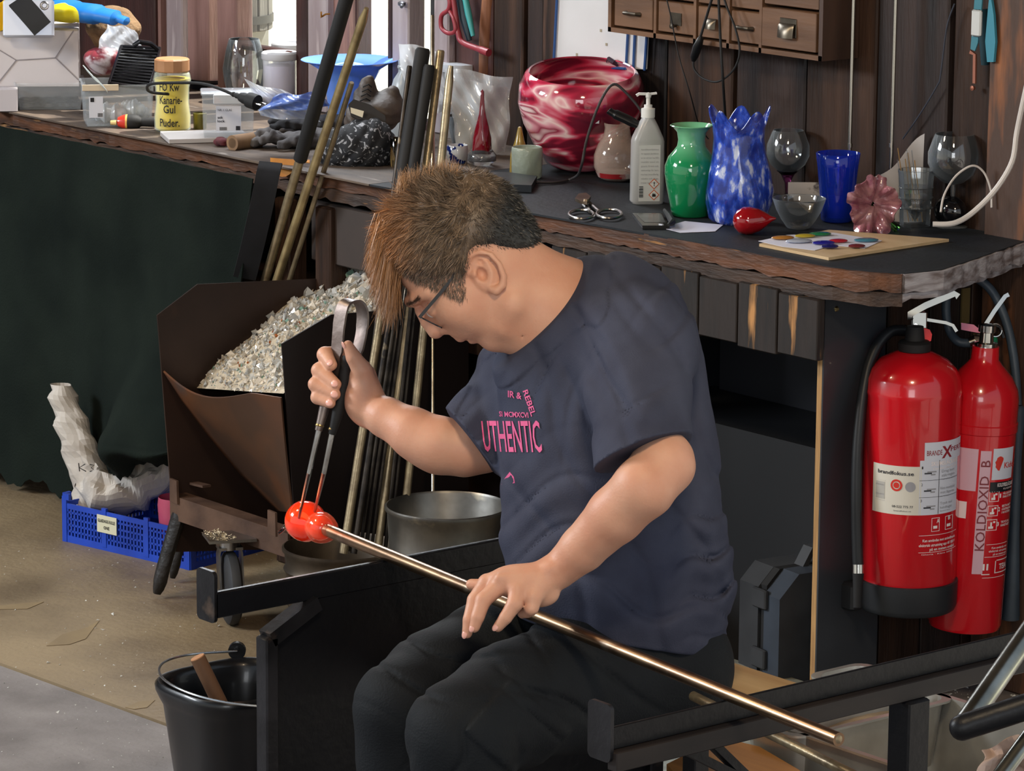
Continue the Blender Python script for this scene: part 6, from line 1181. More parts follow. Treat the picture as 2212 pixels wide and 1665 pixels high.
t = thing('camera_bag', 'black strap and buckle with white panel above the white carton', 'bag', tuple(PP(70, 50, 9.0))); m = MB(); m.strap([PP(38, 0, 8.92), PP(70, 36, 8.9), PP(92, 62, 8.9)], .05, .006, cd((1, -.3))if False else VR); m.build('strap', M_grip, t)
m = MB(); m.tube([PP(96, 12, 8.88)+(VR*math.cos(a)+VU*math.sin(a))*.008 for a in np.linspace(0, 6.283, 18)], .003, 6); m.build('ring', M_steel, t); m = MB(); m.box(PP(62, 40, 8.98), (.12, .02, .09), (VR, _f, VU), bev=.005); m.build('white_panel', M_white, t)
for (cx, cy, rx, ry, dd_, mt_, nm_, lb_, ct_) in ((245, 62, 56, 44, 9.1, mat('burlap', (146, 118, 88), (104, 82, 60), 18, .9, bump=.8, bscale=120), 'burlap_sack', 'brown burlap sack slumped against the dark red window post', 'sack'), (225, 130, 40, 28, 8.98, mat('red_foil', (120, 50, 60), (200, 190, 196), 16, .3, lo=.5, hi=.6), 'foil_packet', 'crumpled red and silver packet beside the ribbed tray', 'packet')):
    c = PP(cx, cy, dd_); sc_ = dd_/FOC; F_ = Field(c-.12, c+.12, .004); F_.ell(c, (rx*sc_, .05, ry*sc_), (VR, _f, VU), k=0); F_.disp(lambda P: -.005*np.abs(np.sin(P[:, 0]*80+P[:, 2]*50))+.003*np.sin(P[:, 2]*120)); V, Q = F_.mesh(); o = build_np(V, Q, nm_, mt_, None); tag(o, lb_, ct_)
plbag('plastic_bag', 'puffy clear bag on top of the foil packet near the window post', ((232, 52), (290, 62), (316, 112), (206, 112)), 8.95, .04, M_film2, None)
p, s = base_at(210, 172, ZT+.04); m = MB(); m.grid(lambda u, v: PP(180+42*u+10*v, 140+46*u+14*v, 8.72-.02*math.sin(3*u)), 10, 4, .002); o = m.build('plastic_scoop', mat('scoop_white', (212, 222, 220), rough=.35, trans=.2), None); tag(o, 'white plastic scoop sticking out of the taped box', 'scoop')
p, s = base_at(455, 190); m = MB(); m.lathe(p, [(44*s, 0), (48*s, 12*s), (52*s, 22*s), (49*s, 22*s), (44*s, 6*s), (0, 5*s)], 30); o = m.build('black_dish', mat('dish_black', (22, 24, 30), rough=.35), None); tag(o, 'shallow black dish behind the small labelled box', 'dish')
m = MB(); p, s = base_at(432, 278); m.lathe(p, [(14*s, 0), (15*s, 34*s), (13*s, 35*s), (12*s, 4*s), (0, 3*s)], 20); o = m.build('tin_cup', mat('olive_tin', (110, 104, 50), rough=.35, metal=.6), None); tag(o, 'small olive tin cup between the yellow jar and small box', 'cup')

# ================================================================== ON THE WALL
def onW(x, y, off=.0): return onY(x, y, YW-off)
# whiteboard
t = thing('whiteboard', 'whiteboard with blue frame strips hanging behind the marbled bowl', 'whiteboard', tuple(onW(1290, 140, .02))); m = MB(); c4 = [onW(1205, -60, .012), onW(1402, -30, .012), onW(1392, 150, .012), onW(1197, 137, .012)]; m.prism(c4, (0, .008, 0)); m.build('board', mat('board_white', (206, 206, 208), (198, 198, 200), 5, .3), t, smooth=False)
M_bf = mat('blue_frame', (36, 74, 130), rough=.4)
for a, b_ in (((1206, -60), (1196, 138)), ((1196, 138), (1350, 148)), ((1362, -40), (1352, 150)), ((1376, -40), (1368, 150)), ((1404, -30), (1392, 152))): m = MB(); m.tube([onW(*a, .016), onW(*b_, .016)], .0032, 6); m.build('frame_strip', M_bf, t)
for x, y in ((1298, 66), (1310, 96), (1246, 118)): m = MB(); m.box(onW(x, y, .0125), (.006, .001, .006)); m.build('smudge', mat('smudge', (150, 140, 120), rough=.7), t)
for x, y, lb in ((1246, 134, 'dark glass hook piece under the whiteboard, left one'), (1316, 132, 'clear glass hook piece under the whiteboard, right one')): m = MB(); m.tube([onW(x-8, y+6, .02), onW(x, y-4, .03), onW(x+10, y+2, .03), onW(x+18, y+10, .02)], [.003, .006, .006, .003], 8); o = m.build('glass_hook', mat('dark_clear', (60, 50, 60), rough=.1, coat=.6), None); tag(o, lb, 'hook', 'glass pieces on the bowl rim')
# drawer cabinet
cab = thing('drawer_cabinet', 'small wooden wall cabinet of many drawers with metal pulls', 'cabinet', tuple(onW(1550, 100, .09))); D0 = .10
c0_ = onW(1313, 68, D0+.0); Lx0 = onY(1313, 68, YW-D0)[0]; Lx1 = onY(1775, 135, YW-D0)[0]; zb_ = onY(1313, 68, YW-D0)[2]; ztop = zb_+.46
M_cab = mat('cabinet_wood', (116, 84, 60), (90, 64, 46), 4, .45, stretch=(.8, 5, 5), c3=(132, 98, 70), coat=.25, bump=.2); M_cab2 = mat('cabinet_side', (74, 54, 44), (56, 42, 36), 4, .5, stretch=(5, 5, .8))
m = MB(); th = .010
m.box(((Lx0+Lx1)/2, YW-D0/2-.005, zb_+.005), (Lx1-Lx0, D0-.01, th)); m.box((Lx0+th/2, YW-D0/2, (zb_+ztop)/2), (th, D0, ztop-zb_)); m.box(((Lx0+Lx1)/2, YW-.012, (zb_+ztop)/2), (Lx1-Lx0, .01, ztop-zb_)); m.build('carcass', M_cab, cab, smooth=False)
m = MB(); m.box((Lx1-th/2, YW-D0/2, (zb_+ztop)/2), (th+.001, D0, ztop-zb_)); m.build('side', M_cab2, cab, smooth=False)
cols_ = [1324, 1414, 1500, 1572, 1642, 1768]; xs_ = [onY(x, 80, YW-D0)[0] for x in cols_]
rowh = [.054, .054, .054, .054, .054, .054]
for k in range(1, 5): m = MB(); m.box((xs_[k], YW-D0/2-.002, (zb_+ztop)/2), (.008, D0-.004, ztop-zb_)); m.build('divider', M_cab, cab, smooth=False)
rr_h = .068
for k in range(5):
    hgt = .085 if k == 4 else .070; z = zb_+.012; row = 0
    while z+hgt < ztop:
        xa, xb = xs_[k]+.006, xs_[k+1]-.006; yf = YW-D0+(.004 if (k, row) not in ((0, 0), (4, 0)) else -.002); m = MB(); m.box(((xa+xb)/2, yf+.02, z+hgt/2), (xb-xa, .04, hgt-.006), bev=.0015); dr_w = m.build('drawer', M_cab, cab); mx, mz = (xa+xb)/2, z+hgt/2-.002
        m = MB()
        if k == 4:
            m.box((mx, yf-.001, mz+.006), (.048, .002, .038), bev=.0008); m.grid(lambda u, v: (mx-.022+.044*u, yf-.003-.014*math.sin(math.pi*v*.5)*math.sin(math.pi*min(max(u, .04), .96))**.4, mz+.014-.028*(1-math.cos(math.pi*v*.5))), 14, 8, .0012)
        elif k in (0, 3): m.tube([(mx-.022, yf, mz), (mx-.018, yf-.010, mz+.001), (mx, yf-.014, mz+.002), (mx+.018, yf-.010, mz+.001), (mx+.022, yf, mz)], [.005, .004, .0032, .004, .005], 8)
        elif k == 1: m.box((mx, yf-.0008, mz), (.035, .0016, .026)); m.lathe((mx, yf-.001, mz-.014), [(.003, 0), (.003, .006), (.006, .009), (.0055, .013), (0, .014)], 14, (0, -1, 0))
        else: m.grid(lambda u, v: (mx-.015+.03*u, yf-.002-.012*math.sin(math.pi*v*.5)*math.sin(math.pi*min(max(u, .04), .96))**.4, mz+.01-.02*(1-math.cos(math.pi*v*.5))), 12, 8, .0012)
        m.build('pull', mat('aged_pull', (112, 104, 92), (80, 72, 62), 20, .35, metal=.9), dr_w); z += hgt; row += 1
# hanging cables
Dw = .125
def wire(label, pts, r, mt=M_grip, nm='cable', cat='cable', off=Dw, group=None):
    m = MB(); m.tube(smooth_path([onW(x, y, o_ if o_ is not None else off) for x, y, o_ in [(*q, None)[:3] if len(q) == 2 else q for q in pts]]), r, 8); o = m.build(nm, mt, None); tag(o, label, cat, group); return o
wire('thin black wire running from the cabinet down behind the green vase', [(1438, -10), (1450, 40), (1466, 120), (1490, 200), (1510, 270, .05), (1530, 300, .02)], .0014)
t = thing('switch_cable', 'looped black cable with inline rocker switch hanging before the cabinet', 'cable', tuple(onW(1508, 130, Dw))); m = MB(); m.tube(smooth_path([onW(*q, Dw) for q in ((1540, -10), (1528, 30), (1516, 70), (1512, 82))]), .0028, 8); m.tube(smooth_path([onW(*q, Dw) for q in ((1498, 130), (1500, 150), (1520, 170), (1552, 176), (1585, 150), (1598, 110), (1588, 60), (1572, 20), (1562, -10))]), .0022, 8); m.build('cable', M_grip, t)
m = MB(); m.tube([onW(1514, 78, Dw), onW(1513, 84, Dw), onW(1507, 100, Dw), onW(1500, 122, Dw), onW(1498, 132, Dw)], [.004, .008, .0115, .010, .005], 12, flat=.7); m.build('switch', mat('switch_black', (20, 21, 24), rough=.4), t)
wire('thicker black cable hanging straight down behind the tall blue vase', [(1552, -10), (1556, 80), (1562, 180), (1568, 270, .05), (1570, 300, .04)], .0028)
wire('thin dark wire hanging from a nail to the white folded paper', [(2062, 8, .02), (2045, 60, .02), (2032, 160, .02), (2024, 186, .02), (1985, 250, .02), (1950, 300, .02)], .0016, mat('blue_grey_wire', (54, 58, 70), rough=.5))
for x0, x1, y1, k in ((1845, 1835, 335, 0), (1936, 1924, 375, 1)):
    a, b_ = onW(x0, -30, .05), onW(x1, y1, .05); b_ = np.array([a[0], b_[1], b_[2]]) ; m = MB(); m.cyl(a, onW(x1, y1, .05), .0042, None, 12); m.lathe(onW(x1+1, 318, .05), [(.0055, 0), (.0055, .008)], 12); o = m.build('hanging_rod', mat('bright_rod', (190, 186, 176), rough=.22, metal=1), None); tag(o, ['thin bright steel rod hanging behind the cobalt tumbler', 'thin bright steel rod hanging before the white folded paper'][k], 'rod', 'steel rods hanging on the wall')
wire('thick white cable curving from the wall edge down onto the worktop', [(2230, 130, .12), (2206, 240, .12), (2196, 290, .12), (2186, 350, .14), (2150, 410, .16), (2100, 460, .20), (2060, 482, .24), (2015, 484, .27)], .0052, mat('white_cable', (206, 200, 196), rough=.4))
wire('thin white cable loop standing up beside the black glass ball', [(2032, 458, .16), (2040, 420, .14), (2065, 380, .10), (2100, 358, .07), (2125, 372, .05), (2140, 410, .04), (2142, 448, .04)], .0022, MATS['white_cable'])
# strap with buckle, teal pouch, bracket at the right
t = thing('buckled_strap', 'teal strap with white side buckle hanging near the right wall edge', 'strap', tuple(onW(2110, 60, .03))); m = MB(); m.strap([onW(2116, -20, .03), onW(2112, 28, .03)], .020, .003, (1, 0, 0)); m.strap([onW(2108, 66, .03), (onW(2106, 90, .03)), onW(2102, 108, .03)], [.018, .018, .012], .003, (1, 0, 0)); m.build('webbing', mat('teal_web', (60, 120, 136), rough=.7), t)
m = MB(); m.box(onW(2110, 50, .034), (.026, .008, .052), bev=.003); m.build('buckle', mat('buckle_white', (196, 200, 200), rough=.35), t)
m = MB(); m.tube([onW(2122, 20, .02), onW(2130, 100, .02), onW(2128, 140, .02)], [.016, .016, .01], 10, flat=.5); o = m.build('teal_pouch', mat('teal_dark', (26, 62, 76), rough=.6), None); tag(o, 'dark teal pouch behind the buckled strap', 'pouch')
m = MB(); m.prism([onW(x, y, .04) for x, y in ((2138, -20), (2146, 30), (2150, 90), (2146, 134), (2132, 134), (2128, 90), (2134, 20))], (0, .006, 0)); o = m.build('teal_lanyard', mat('teal_mid', (52, 128, 150), rough=.5), None); tag(o, 'flat pointed teal lanyard at the right of the buckled strap', 'lanyard')
m = MB(); m.strap([onW(2096, 112, .02), onW(2106, 118, .02), onW(2105, 180, .02)], .007, .004, (1, 0, 0)); m.lathe(onW(2104, 190, .012), [(.004, 0), (.005, .006), (0, .008)], 10, (0, -1, 0)); o = m.build('wall_hook', mat('copper_old', (150, 96, 78), rough=.5, metal=.5), None); tag(o, 'old copper coloured hook below the buckled strap', 'hook')
# pliers hanging by the window post
t = thing('hanging_clamp', 'red handled clamp hanging beside the window by the bare timber', 'clamp', tuple(onW(985, 60, .06))); m = MB(); M_rc = mat('dull_red', (138, 44, 54), rough=.45, coat=.2)
m.tube(smooth_path([onW(x, y, .06) for x, y in ((968, -12), (972, 6), (968, 22), (954, 34), (954, 60), (970, 72), (984, 66), (980, 40), (972, 24))]), .0052, 10); m.tube(smooth_path([onW(x, y, .055) for x, y in ((978, -12), (984, 30), (990, 70), (1000, 92), (1040, 108), (1056, 114))]), [.006]*12+[.007]*12+[.009]*6+[.009], 10); m.build('red_handles', M_rc, t)
t = thing('hanging_pliers', 'pliers with teal grips hanging upside down next to the red clamp', 'pliers', tuple(onW(1008, 40, .04))); m = MB(); m.tube([onW(1004, -10, .04), onW(1012, 30, .04), onW(1022, 78, .04)], [.007, .008, .005], 10); m.build('teal_grip', mat('teal_grip', (60, 150, 150), rough=.4), t); m = MB(); m.tube([onW(994, -10, .035), onW(1004, 40, .035), onW(1014, 88, .035)], [.01, .012, .006], 10); m.build('dark_grip', mat('teal_black', (34, 52, 64), rough=.5), t)
m = MB(); m.tube([onW(1058, -20, -.005), onW(1052, 60, -.005), onW(1048, 170, -.005)], [.016, .018, .015], 12); o = m.build('bare_timber', mat('bare_pine', (142, 92, 60), (100, 62, 44), 8, .7, stretch=(4, 4, .5), bump=.6), None); o['kind'] = 'structure'; o.name = 'trim_3'
# ================================================================== THE SEATED GLASSBLOWER
def smooth01(x, a, b): t = np.clip((x-a)/(b-a), 0, 1); return t*t*(3-2*t)
def g2(x, y, cx, cy, sx, sy): return np.exp(-((x-cx)/sx)**2-((y-cy)/sy)**2)
man = thing('person', 'seated person in navy shirt and black trousers bending over the pipe with steel jacks', 'person', (-4.25, 3.72, .45))
man.location.z = 0.0
HD = 5.80
def hp(x, y, lat=0.0): return PP(x, y, HD-lat*HD/FOC)
PXM = HD/FOC
cd = lambda v: nrm(VR*v[0]-VU*v[1])      # picture direction (x right, y down) to world
LAT = -_f
# ---- joints (picture x, y, distance)
shL = PP(1385, 745, 5.70); elL = PP(1430, 1005, 5.52); wrL = PP(1207, 1232, 5.585)
shR = PP(1118, 815, 6.02); elR = PP(1003, 970, 5.95); wrR = PP(795, 882, 6.02)
hipL = PP(1440, 1395, 5.74); hipR = PP(1229, 1343, 5.92); knL = PP(990, 1585, 5.49); knR = PP(868, 1528, 5.68)
def pr(x): return x*5.75/FOC           # picture pixels to metres near the body

bf = Field(np.minimum.reduce([wrR, knL+[0, 0, 9], hipR])-[.20, .25, .02], [0, 0, 0], .01) if False else None
lo = np.array([-4.90, 3.34, .50]); hi = np.array([-3.90, 3.92, 1.30])
B = Field(lo, hi, .0026)
# head
fH, uH = cd((-.66, .75)), cd((-.75, -.66))
B.ell(hp(992, 508), (.100, .082, .0765), (cd((-.86, .51)), cd((-.51, -.86)), LAT), k=.004)
B.ell(hp(905, 585, 26), (.03, .03, .034), None, k=.02); B.ell(hp(905, 585, -26), (.03, .03, .034), None, k=.02)
B.ell(hp(1000, 640), (.078, .056, .060), (cd((.83, .56)), cd((-.56, .83)), LAT), k=.02)
B.ell(hp(1000, 668), (.055, .040, .050), (cd((.9, .43)), cd((-.43, .9)), LAT), k=.015)
for s in (1, -1):
    B.chain([hp(1105, 660, 60*s), hp(1085, 700, 38*s), hp(1062, 722, 8*s)], [.020, .019, .017], k=.018)      # jaw
    B.ell(hp(985, 668, 46*s), (.024, .020, .02), None, k=.02)                                                 # cheek
    B.chain([hp(887, 650, 8*s), hp(900, 645, 34*s), hp(925, 632, 58*s)], [.0085, .0095, .008], k=.012)         # brow
B.ell(hp(1000, 708), (.024, .015, .026), (cd((1, .15)), cd((-.15, 1)), LAT), k=.012)                            # muzzle
B.chain([hp(905, 672), hp(922, 696), hp(941, 713)], [.0065, .0095, .0135], k=.007)                             # nose
for s in (1, -1):
    B.ell(hp(962, 711, 12*s), (.0105, .009, .0085), None, k=.004)
    B.ell(hp(968, 722, 6*s), (.0045, .003, .003), None, k=.003, op='cut')
    B.ell(hp(921, 676, 40*s), (.014, .013, .017), None, k=.010, op='cut')                                     # eye socket
    B.ell(hp(937, 668, 38*s), (.0125, .0125, .0125), None, k=.004)                                            # lid over the eyeball
    B.chain([hp(994, 728, 0), hp(1004, 722, 17*s)], [.0062, .004], k=.006)                                    # upper lip
    B.chain([hp(1020, 731, 0), hp(1018, 722, 16*s)], [.0068, .004], k=.006)                                   # lower lip
    B.chain([hp(1008, 738, 0), hp(1010, 725, 22*s)], [.0022, .0018], k=.003, op='cut')
B.ell(hp(1062, 733), (.0145, .013, .016), None, k=.010)                                                        # chin
B.ell(hp(1100, 705), (.038, .030, .040), None, k=.02)                                                          # under the chin
# nasolabial crease and neck fold
B.chain([hp(968, 700, 20), hp(990, 705, 34), hp(1010, 716, 34)], [.0016, .0014, .001], k=.006, op='cut')
# neck, upper trunk
B.chain([hp(1080, 592), PP(1148, 645, 5.81), PP(1235, 702, 5.83)], [.058, .058, .070], k=.03)
B.cap(hp(1112, 552), PP(1258, 645, 5.83), .034, .046, k=.03)
B.chain([PP(1235, 700, 5.83), PP(1290, 830, 5.84), PP(1330, 1130, 5.84), PP(1335, 1250, 5.86)], [.09, .12, .125, .10], k=.03)
B.cap(PP(1250, 690, 5.82), shL, .05, .055, k=.04); B.cap(PP(1240, 700, 5.84), shR, .05, .052, k=.04)
B.chain([hp(1184, 622, 49), hp(1158, 672, 60), hp(1130, 722, 46)], [.002, .0034, .003], k=.006, op='cut')
# ear
ed = 79
def ep(x, y, l=0): return hp(x, y, ed+l)
B.ell(ep(1046, 586, 5), (.034, .021, .006), (cd((.42, .9)), cd((.9, -.42)), LAT), k=.004)
hel = [(1012, 592, 4), (1006, 570, 10), (1018, 551, 15), (1038, 544, 18), (1060, 551, 19), (1078, 572, 19), (1088, 597, 18), (1086, 616, 15), (1072, 628, 12), (1062, 624, 10)]
B.chain([ep(*p) for p in hel], [.0034, .0042, .0048, .0050, .0050, .0050, .0052, .006, .0072, .006], k=.0012)
B.chain([ep(1022, 572, 8), ep(1035, 560, 12), ep(1052, 566, 12), ep(1063, 588, 12), ep(1062, 606, 11), ep(1052, 618, 9)], [.002, .0026, .003, .003, .003, .003], k=.0015)
B.ell(ep(1041, 592, 15), (.0115, .0082, .0125), (cd((.42, .9)), cd((.9, -.42)), LAT), k=.003, op='cut')
B.ell(ep(1038, 566, 14), (.006, .004, .0045), (cd((.6, .5)), cd((.5, -.6)), LAT), k=.002, op='cut')
B.chain([ep(1022, 574, 17), ep(1032, 556, 20), ep(1050, 556, 21), ep(1068, 574, 21), ep(1076, 598, 20)], [.0026, .0036, .0042, .0042, .0036], k=.0015, op='cut')
B.ell(ep(1023, 592, 9), (.006, .004, .006), None, k=.003)
# arms
B.chain([shL, PP(1405, 900, 5.63), elL], [pr(54), pr(54), pr(55)], k=.02)
B.cap(PP(1450, 990, 5.53), PP(1455, 1008, 5.52), pr(38), pr(34), k=.03)
B.chain([elL, PP(1392, 1052, 5.50), PP(1330, 1112, 5.53), PP(1258, 1185, 5.565), wrL], [pr(57), pr(63), pr(59), pr(48), pr(39)], k=.02)
B.chain([shR, PP(1075, 925, 5.97), PP(1045, 965, 5.96), elR], [pr(54), pr(56), pr(56), pr(57)], k=.012)
B.chain([elR, PP(955, 962, 5.95), PP(890, 932, 5.965), PP(835, 902, 5.99), wrR], [pr(60), pr(62), pr(54), pr(45), pr(40)], k=.012)
B.ell(PP(925, 965, 5.95), (pr(66), pr(44), pr(44)), (cd((.95, .3)), cd((-.3, .95)), LAT), k=.02)
# left hand lying over the pipe
hd = 5.575
def lp(x, y, z=0.0): return PP(x, y, hd+z)
for kx, ky, kz, rr in ((1052, 1258, .012, 19), (1082, 1262, -.006, 19), (1116, 1274, -.018, 18), (1150, 1290, -.022, 17)):
    B.cap(lp(1196, 1236, .006), lp(kx, ky, kz), pr(27), pr(rr), k=.012)
B.ell(lp(1130, 1262, .005), (pr(66), pr(38), .019), (cd((1, .25)), cd((-.25, 1)), LAT), k=.012)
B.ell(lp(1170, 1288, .0), (pr(36), pr(22), .014), (cd((1, -.1)), cd((.1, 1)), LAT), k=.012)
fin = [[(1052, 1260, .014), (1026, 1296, .008), (1014, 1338, .0), (1009, 1368, .0)], [(1080, 1264, -.006), (1044, 1296, -.016), (1032, 1332, -.022), (1025, 1355, -.022)],
       [(1118, 1276, -.018), (1112, 1304, -.028), (1092, 1334, -.03), (1076, 1354, -.028)], [(1156, 1290, -.02), (1148, 1314, -.024), (1140, 1322, -.012), (1128, 1326, .0)]]
for f_, r0 in zip(fin, ((19, 16.5, 14, 11), (19.5, 17, 14.5, 11.5), (19, 17, 14, 11), (17, 15, 12, 10))): B.chain([lp(*p) for p in f_], [pr(r) for r in r0], k=.0035)
B.chain([lp(1100, 1262, .02), lp(1050, 1266, .035), lp(1018, 1262, .045)], [pr(20), pr(16), pr(12)], k=.005)      # thumb behind the pipe
for a, b in (((1150, 1240), (1078, 1246)), ((1160, 1252), (1104, 1262)), ((1168, 1264), (1134, 1280))): B.cap(lp(*a, -.014), lp(*b, -.016), pr(5), pr(6), k=.012)   # tendons
B.ell(lp(1192, 1226, -.012), (.009, .008, .006), None, k=.014)
# right hand round the jacks
rd = 6.02
def rp(x, y, z=0.0): return PP(x, y, rd+z)
B.chain([wrR, rp(788, 852, .0), rp(782, 815, .004)], [pr(40), pr(40), pr(34)], k=.012)
B.cap(rp(772, 872, -.004), rp(760, 820, .02), pr(26), pr(22), k=.014)
B.cap(rp(790, 840, .02), rp(764, 800, .042), pr(28), pr(20), k=.014)
B.chain([rp(790, 838, -.010), rp(782, 800, -.022), rp(764, 772, -.03), rp(752, 746, -.032)], [pr(29), pr(23), pr(17.5), pr(12)], k=.008)     # thumb
B.ell(rp(782, 862, -.016), (pr(30), pr(42), .018), (cd((1, .2)), cd((-.2, 1)), LAT), k=.012)
rf = [[(772, 800, .046), (728, 766, .040), (702, 766, .012), (716, 788, -.012)], [(768, 826, .046), (712, 796, .036), (690, 800, .006), (725, 830, -.018)],
      [(766, 850, .044), (706, 826, .032), (682, 830, .002), (724, 852, -.018)], [(768, 872, .038), (706, 852, .026), (686, 858, .0), (714, 871, -.016)]]
for f_, r0 in zip(rf, ((21, 20, 18.5, 13.5), (21, 20, 18.5, 13.5), (20, 19, 17.5, 13), (18, 17, 16, 12))): B.chain([rp(*p) for p in f_], [pr(r) for r in r0], k=.0035)
V, Q = B.mesh()
M_skin = mat('skin', (212, 163, 137), (202, 146, 120), 16, .48, bump=.12, bscale=260, sss=.12, lo=.3, hi=.7, c3=(190, 130, 108), detail=4)
body_ = build_np(V, Q, 'body', M_skin, man, smooth=1)
Vb = V
# ---- nails, eyes, brows
def nail(c, u, n, sx, sy):
    m = MB(); m.ball(c, (sx, sy, .0022), (u, np.cross(n, u), n), 12, 8); m.build('fingernail', mat('nail', (226, 170, 156), rough=.3), man)
for f_ in rf:
    a, b = rp(*f_[2]), rp(*f_[3]); u = nrm(b-a); n = nrm(LAT-u*np.dot(LAT, u)); nail(b+n*pr(11.5)+u*.003, u, n, .0075, .0058)
for f_ in fin[:3]:
    a, b = lp(*f_[2]), lp(*f_[3]); u = nrm(b-a); n0 = LAT*.8+cd((-1, 0))*.6; n = nrm(n0-u*np.dot(n0, u)); nail(b+n*pr(8.5)+u*.002, u, n, .0065, .0048)
u = nrm(rp(752, 746, -.032)-rp(764, 772, -.03)); n = nrm(cd((-1, -.3))+LAT*.3); n = nrm(n-u*np.dot(n, u)); nail(rp(752, 746, -.032)+n*pr(9.5)+u*.002, u, n, .008, .006)
m = MB()
for s in (1, -1): m.ball(hp(935, 671, 36*s), .0108)
m.build('eyes', mat('eye_white', (220, 214, 208), rough=.15), man)
def strands(name, mt, roots, dirs, lens, wid, grav=0.0, cols=None, seg=3, curl=.25):
    n = len(roots); vs = np.zeros((n, (seg+1)*2, 3)); d = dirs.copy(); p = roots.copy(); side = np.cross(d, rng.normal(size=(n, 3))); side /= np.linalg.norm(side, axis=1)[:, None]
    c2 = rng.normal(size=(n, 3))*curl
    for k in range(seg+1):
        w_ = wid*(1-k/seg*.85)/2; vs[:, 2*k] = p-side*w_; vs[:, 2*k+1] = p+side*w_
        p = p+d*(lens/seg)[:, None]; d = d+c2*.35+np.array([0, 0, -grav]); d /= np.linalg.norm(d, axis=1)[:, None]
    V_ = vs.reshape(-1, 3); q = []; base = np.arange(n)*(seg+1)*2
    for k in range(seg): q.append(np.stack([base+2*k, base+2*k+1, base+2*k+3, base+2*k+2], 1))
    o = build_np(V_, np.concatenate(q), name, mt, man, smooth=0)
    if cols is not None:
        at = o.data.color_attributes.new('tint', 'FLOAT_COLOR', 'POINT'); cc_ = np.repeat(np.concatenate([cols, np.ones((n, 1))], 1), (seg+1)*2, axis=0); at.data.foreach_set('color', cc_.astype(np.float32).ravel())
    return o
def lin(c): return np.array(srgb(c))
def hair_mat():
    m = bpy.data.materials.new('hair_tinted'); m.use_nodes = True; n = m.node_tree.nodes; b = n['Principled BSDF']; a = n.new('ShaderNodeVertexColor'); a.layer_name = 'tint'
    m.node_tree.links.new(a.outputs[0], b.inputs['Base Color']); b.inputs['Roughness'].default_value = .45; return m
M_hair = hair_mat()
# ---- hair cap: shell over the skull, bounded by the hairline seen from the side
Hf = Field(hp(975, 520)-.19, hp(975, 520)+.19, .003)
Hf.ell(hp(988, 504), (.107, .088, .0815), (cd((-.86, .51)), cd((-.51, -.86)), LAT), k=.004)
Hf.ell(hp(892, 526), (.050, .052, .06), (cd((-.5, .86)), cd((.86, .5)), LAT), k=.03)
Hf.cap(hp(1040, 512), hp(1092, 524), .069, .052, k=.02)
hl = np.array([(780, 560), (842, 588), (862, 606), (885, 622), (925, 634), (965, 640), (996, 655), (1010, 640), (1004, 600), (1004, 566), (1030, 538), (1065, 540), (1088, 560), (1120, 566), (1186, 548), (1260, 540)], float)
def hair_line(x): return np.interp(x, hl[:, 0], hl[:, 1])
I = np.abs(Hf.F) < 10
gx, gy, gz = np.meshgrid(*Hf.ax, indexing='ij'); PXg, PYg = projN(np.stack([gx.ravel(), gy.ravel(), gz.ravel()], 1)); ln = (hair_line(PXg)-PYg).reshape(Hf.F.shape)
thin = np.clip(1-ln/45, 0, 1)**1.5*.0085
Hf.F = np.maximum(Hf.F+thin.astype(np.float32), (-ln*PXM*.8).astype(np.float32))
Hf.disp(lambda P: (lambda xy: .0022*np.sin(xy[0]*.19+3*np.sin(xy[1]*.05)+xy[1]*.10)*smooth01(hair_line(xy[0])-xy[1], 60, 140)*smooth01(-xy[0], -1090, -980))(projN(P)))
HV, HQ = Hf.mesh(); px_h, py_h = projN(HV)
def hair_col(x, y):
    a = smooth01(x, 830, 935); c = lin((162, 112, 72))[None]*(1-a)[:, None]+lin((122, 104, 86))[None]*a[:, None]
    b = smooth01(x+.35*(y-480), 1000, 1090); c = c*(1-b)[:, None]+lin((52, 52, 50))[None]*b[:, None]
    t = g2(x, y, 940, 610, 70, 40); c = c*(1-.6*t)[:, None]+lin((128, 106, 92))[None]*(.6*t)[:, None]; return c
hairo = build_np(HV, HQ, 'hair', M_hair, man, smooth=1)
at = hairo.data.color_attributes.new('tint', 'FLOAT_COLOR', 'POINT'); hc = hair_col(px_h, py_h)*.8; at.data.foreach_set('color', np.concatenate([hc, np.ones((len(hc), 1))], 1).astype(np.float32).ravel())
cen = hp(990, 520); outer = np.nonzero((np.linalg.norm(HV-cen, axis=1) > .06) & (((HV-cen)@LAT) > -.11))[0]
ns = 26000; pick = rng.choice(outer, ns); rt = HV[pick]+rng.normal(size=(ns, 3))*.0015; X_, Y_ = projN(rt); N_ = (rt-cen); N_ /= np.linalg.norm(N_, axis=1)[:, None]
top = smooth01(-Y_, -520, -400)*smooth01(-X_, -1050, -900); frt = smooth01(-X_, -930, -840)
sweep = (VR[None]*(-.55-.2*frt)[:, None]-VU[None]*(.75+.5*frt-1.1*top)[:, None]); back = smooth01(X_, 960, 1080); sweep = sweep*(1-back)[:, None]+(VR*.55-VU*.55)[None]*back[:, None]
dr = N_*(.35+.45*top)[:, None]+sweep*.8+(VR[None]*np.sin(X_*.13+Y_*.05)[:, None]+VU[None]*np.sin(Y_*.12-X_*.06)[:, None])*.28+rng.normal(size=(ns, 3))*.13; dr /= np.linalg.norm(dr, axis=1)[:, None]
edge = smooth01(hair_line(X_)-Y_, 10, 110); ln_ = (.005+.013*edge*(1-.7*back)+.012*top+.008*frt)*rng.uniform(.6, 1.2, ns)
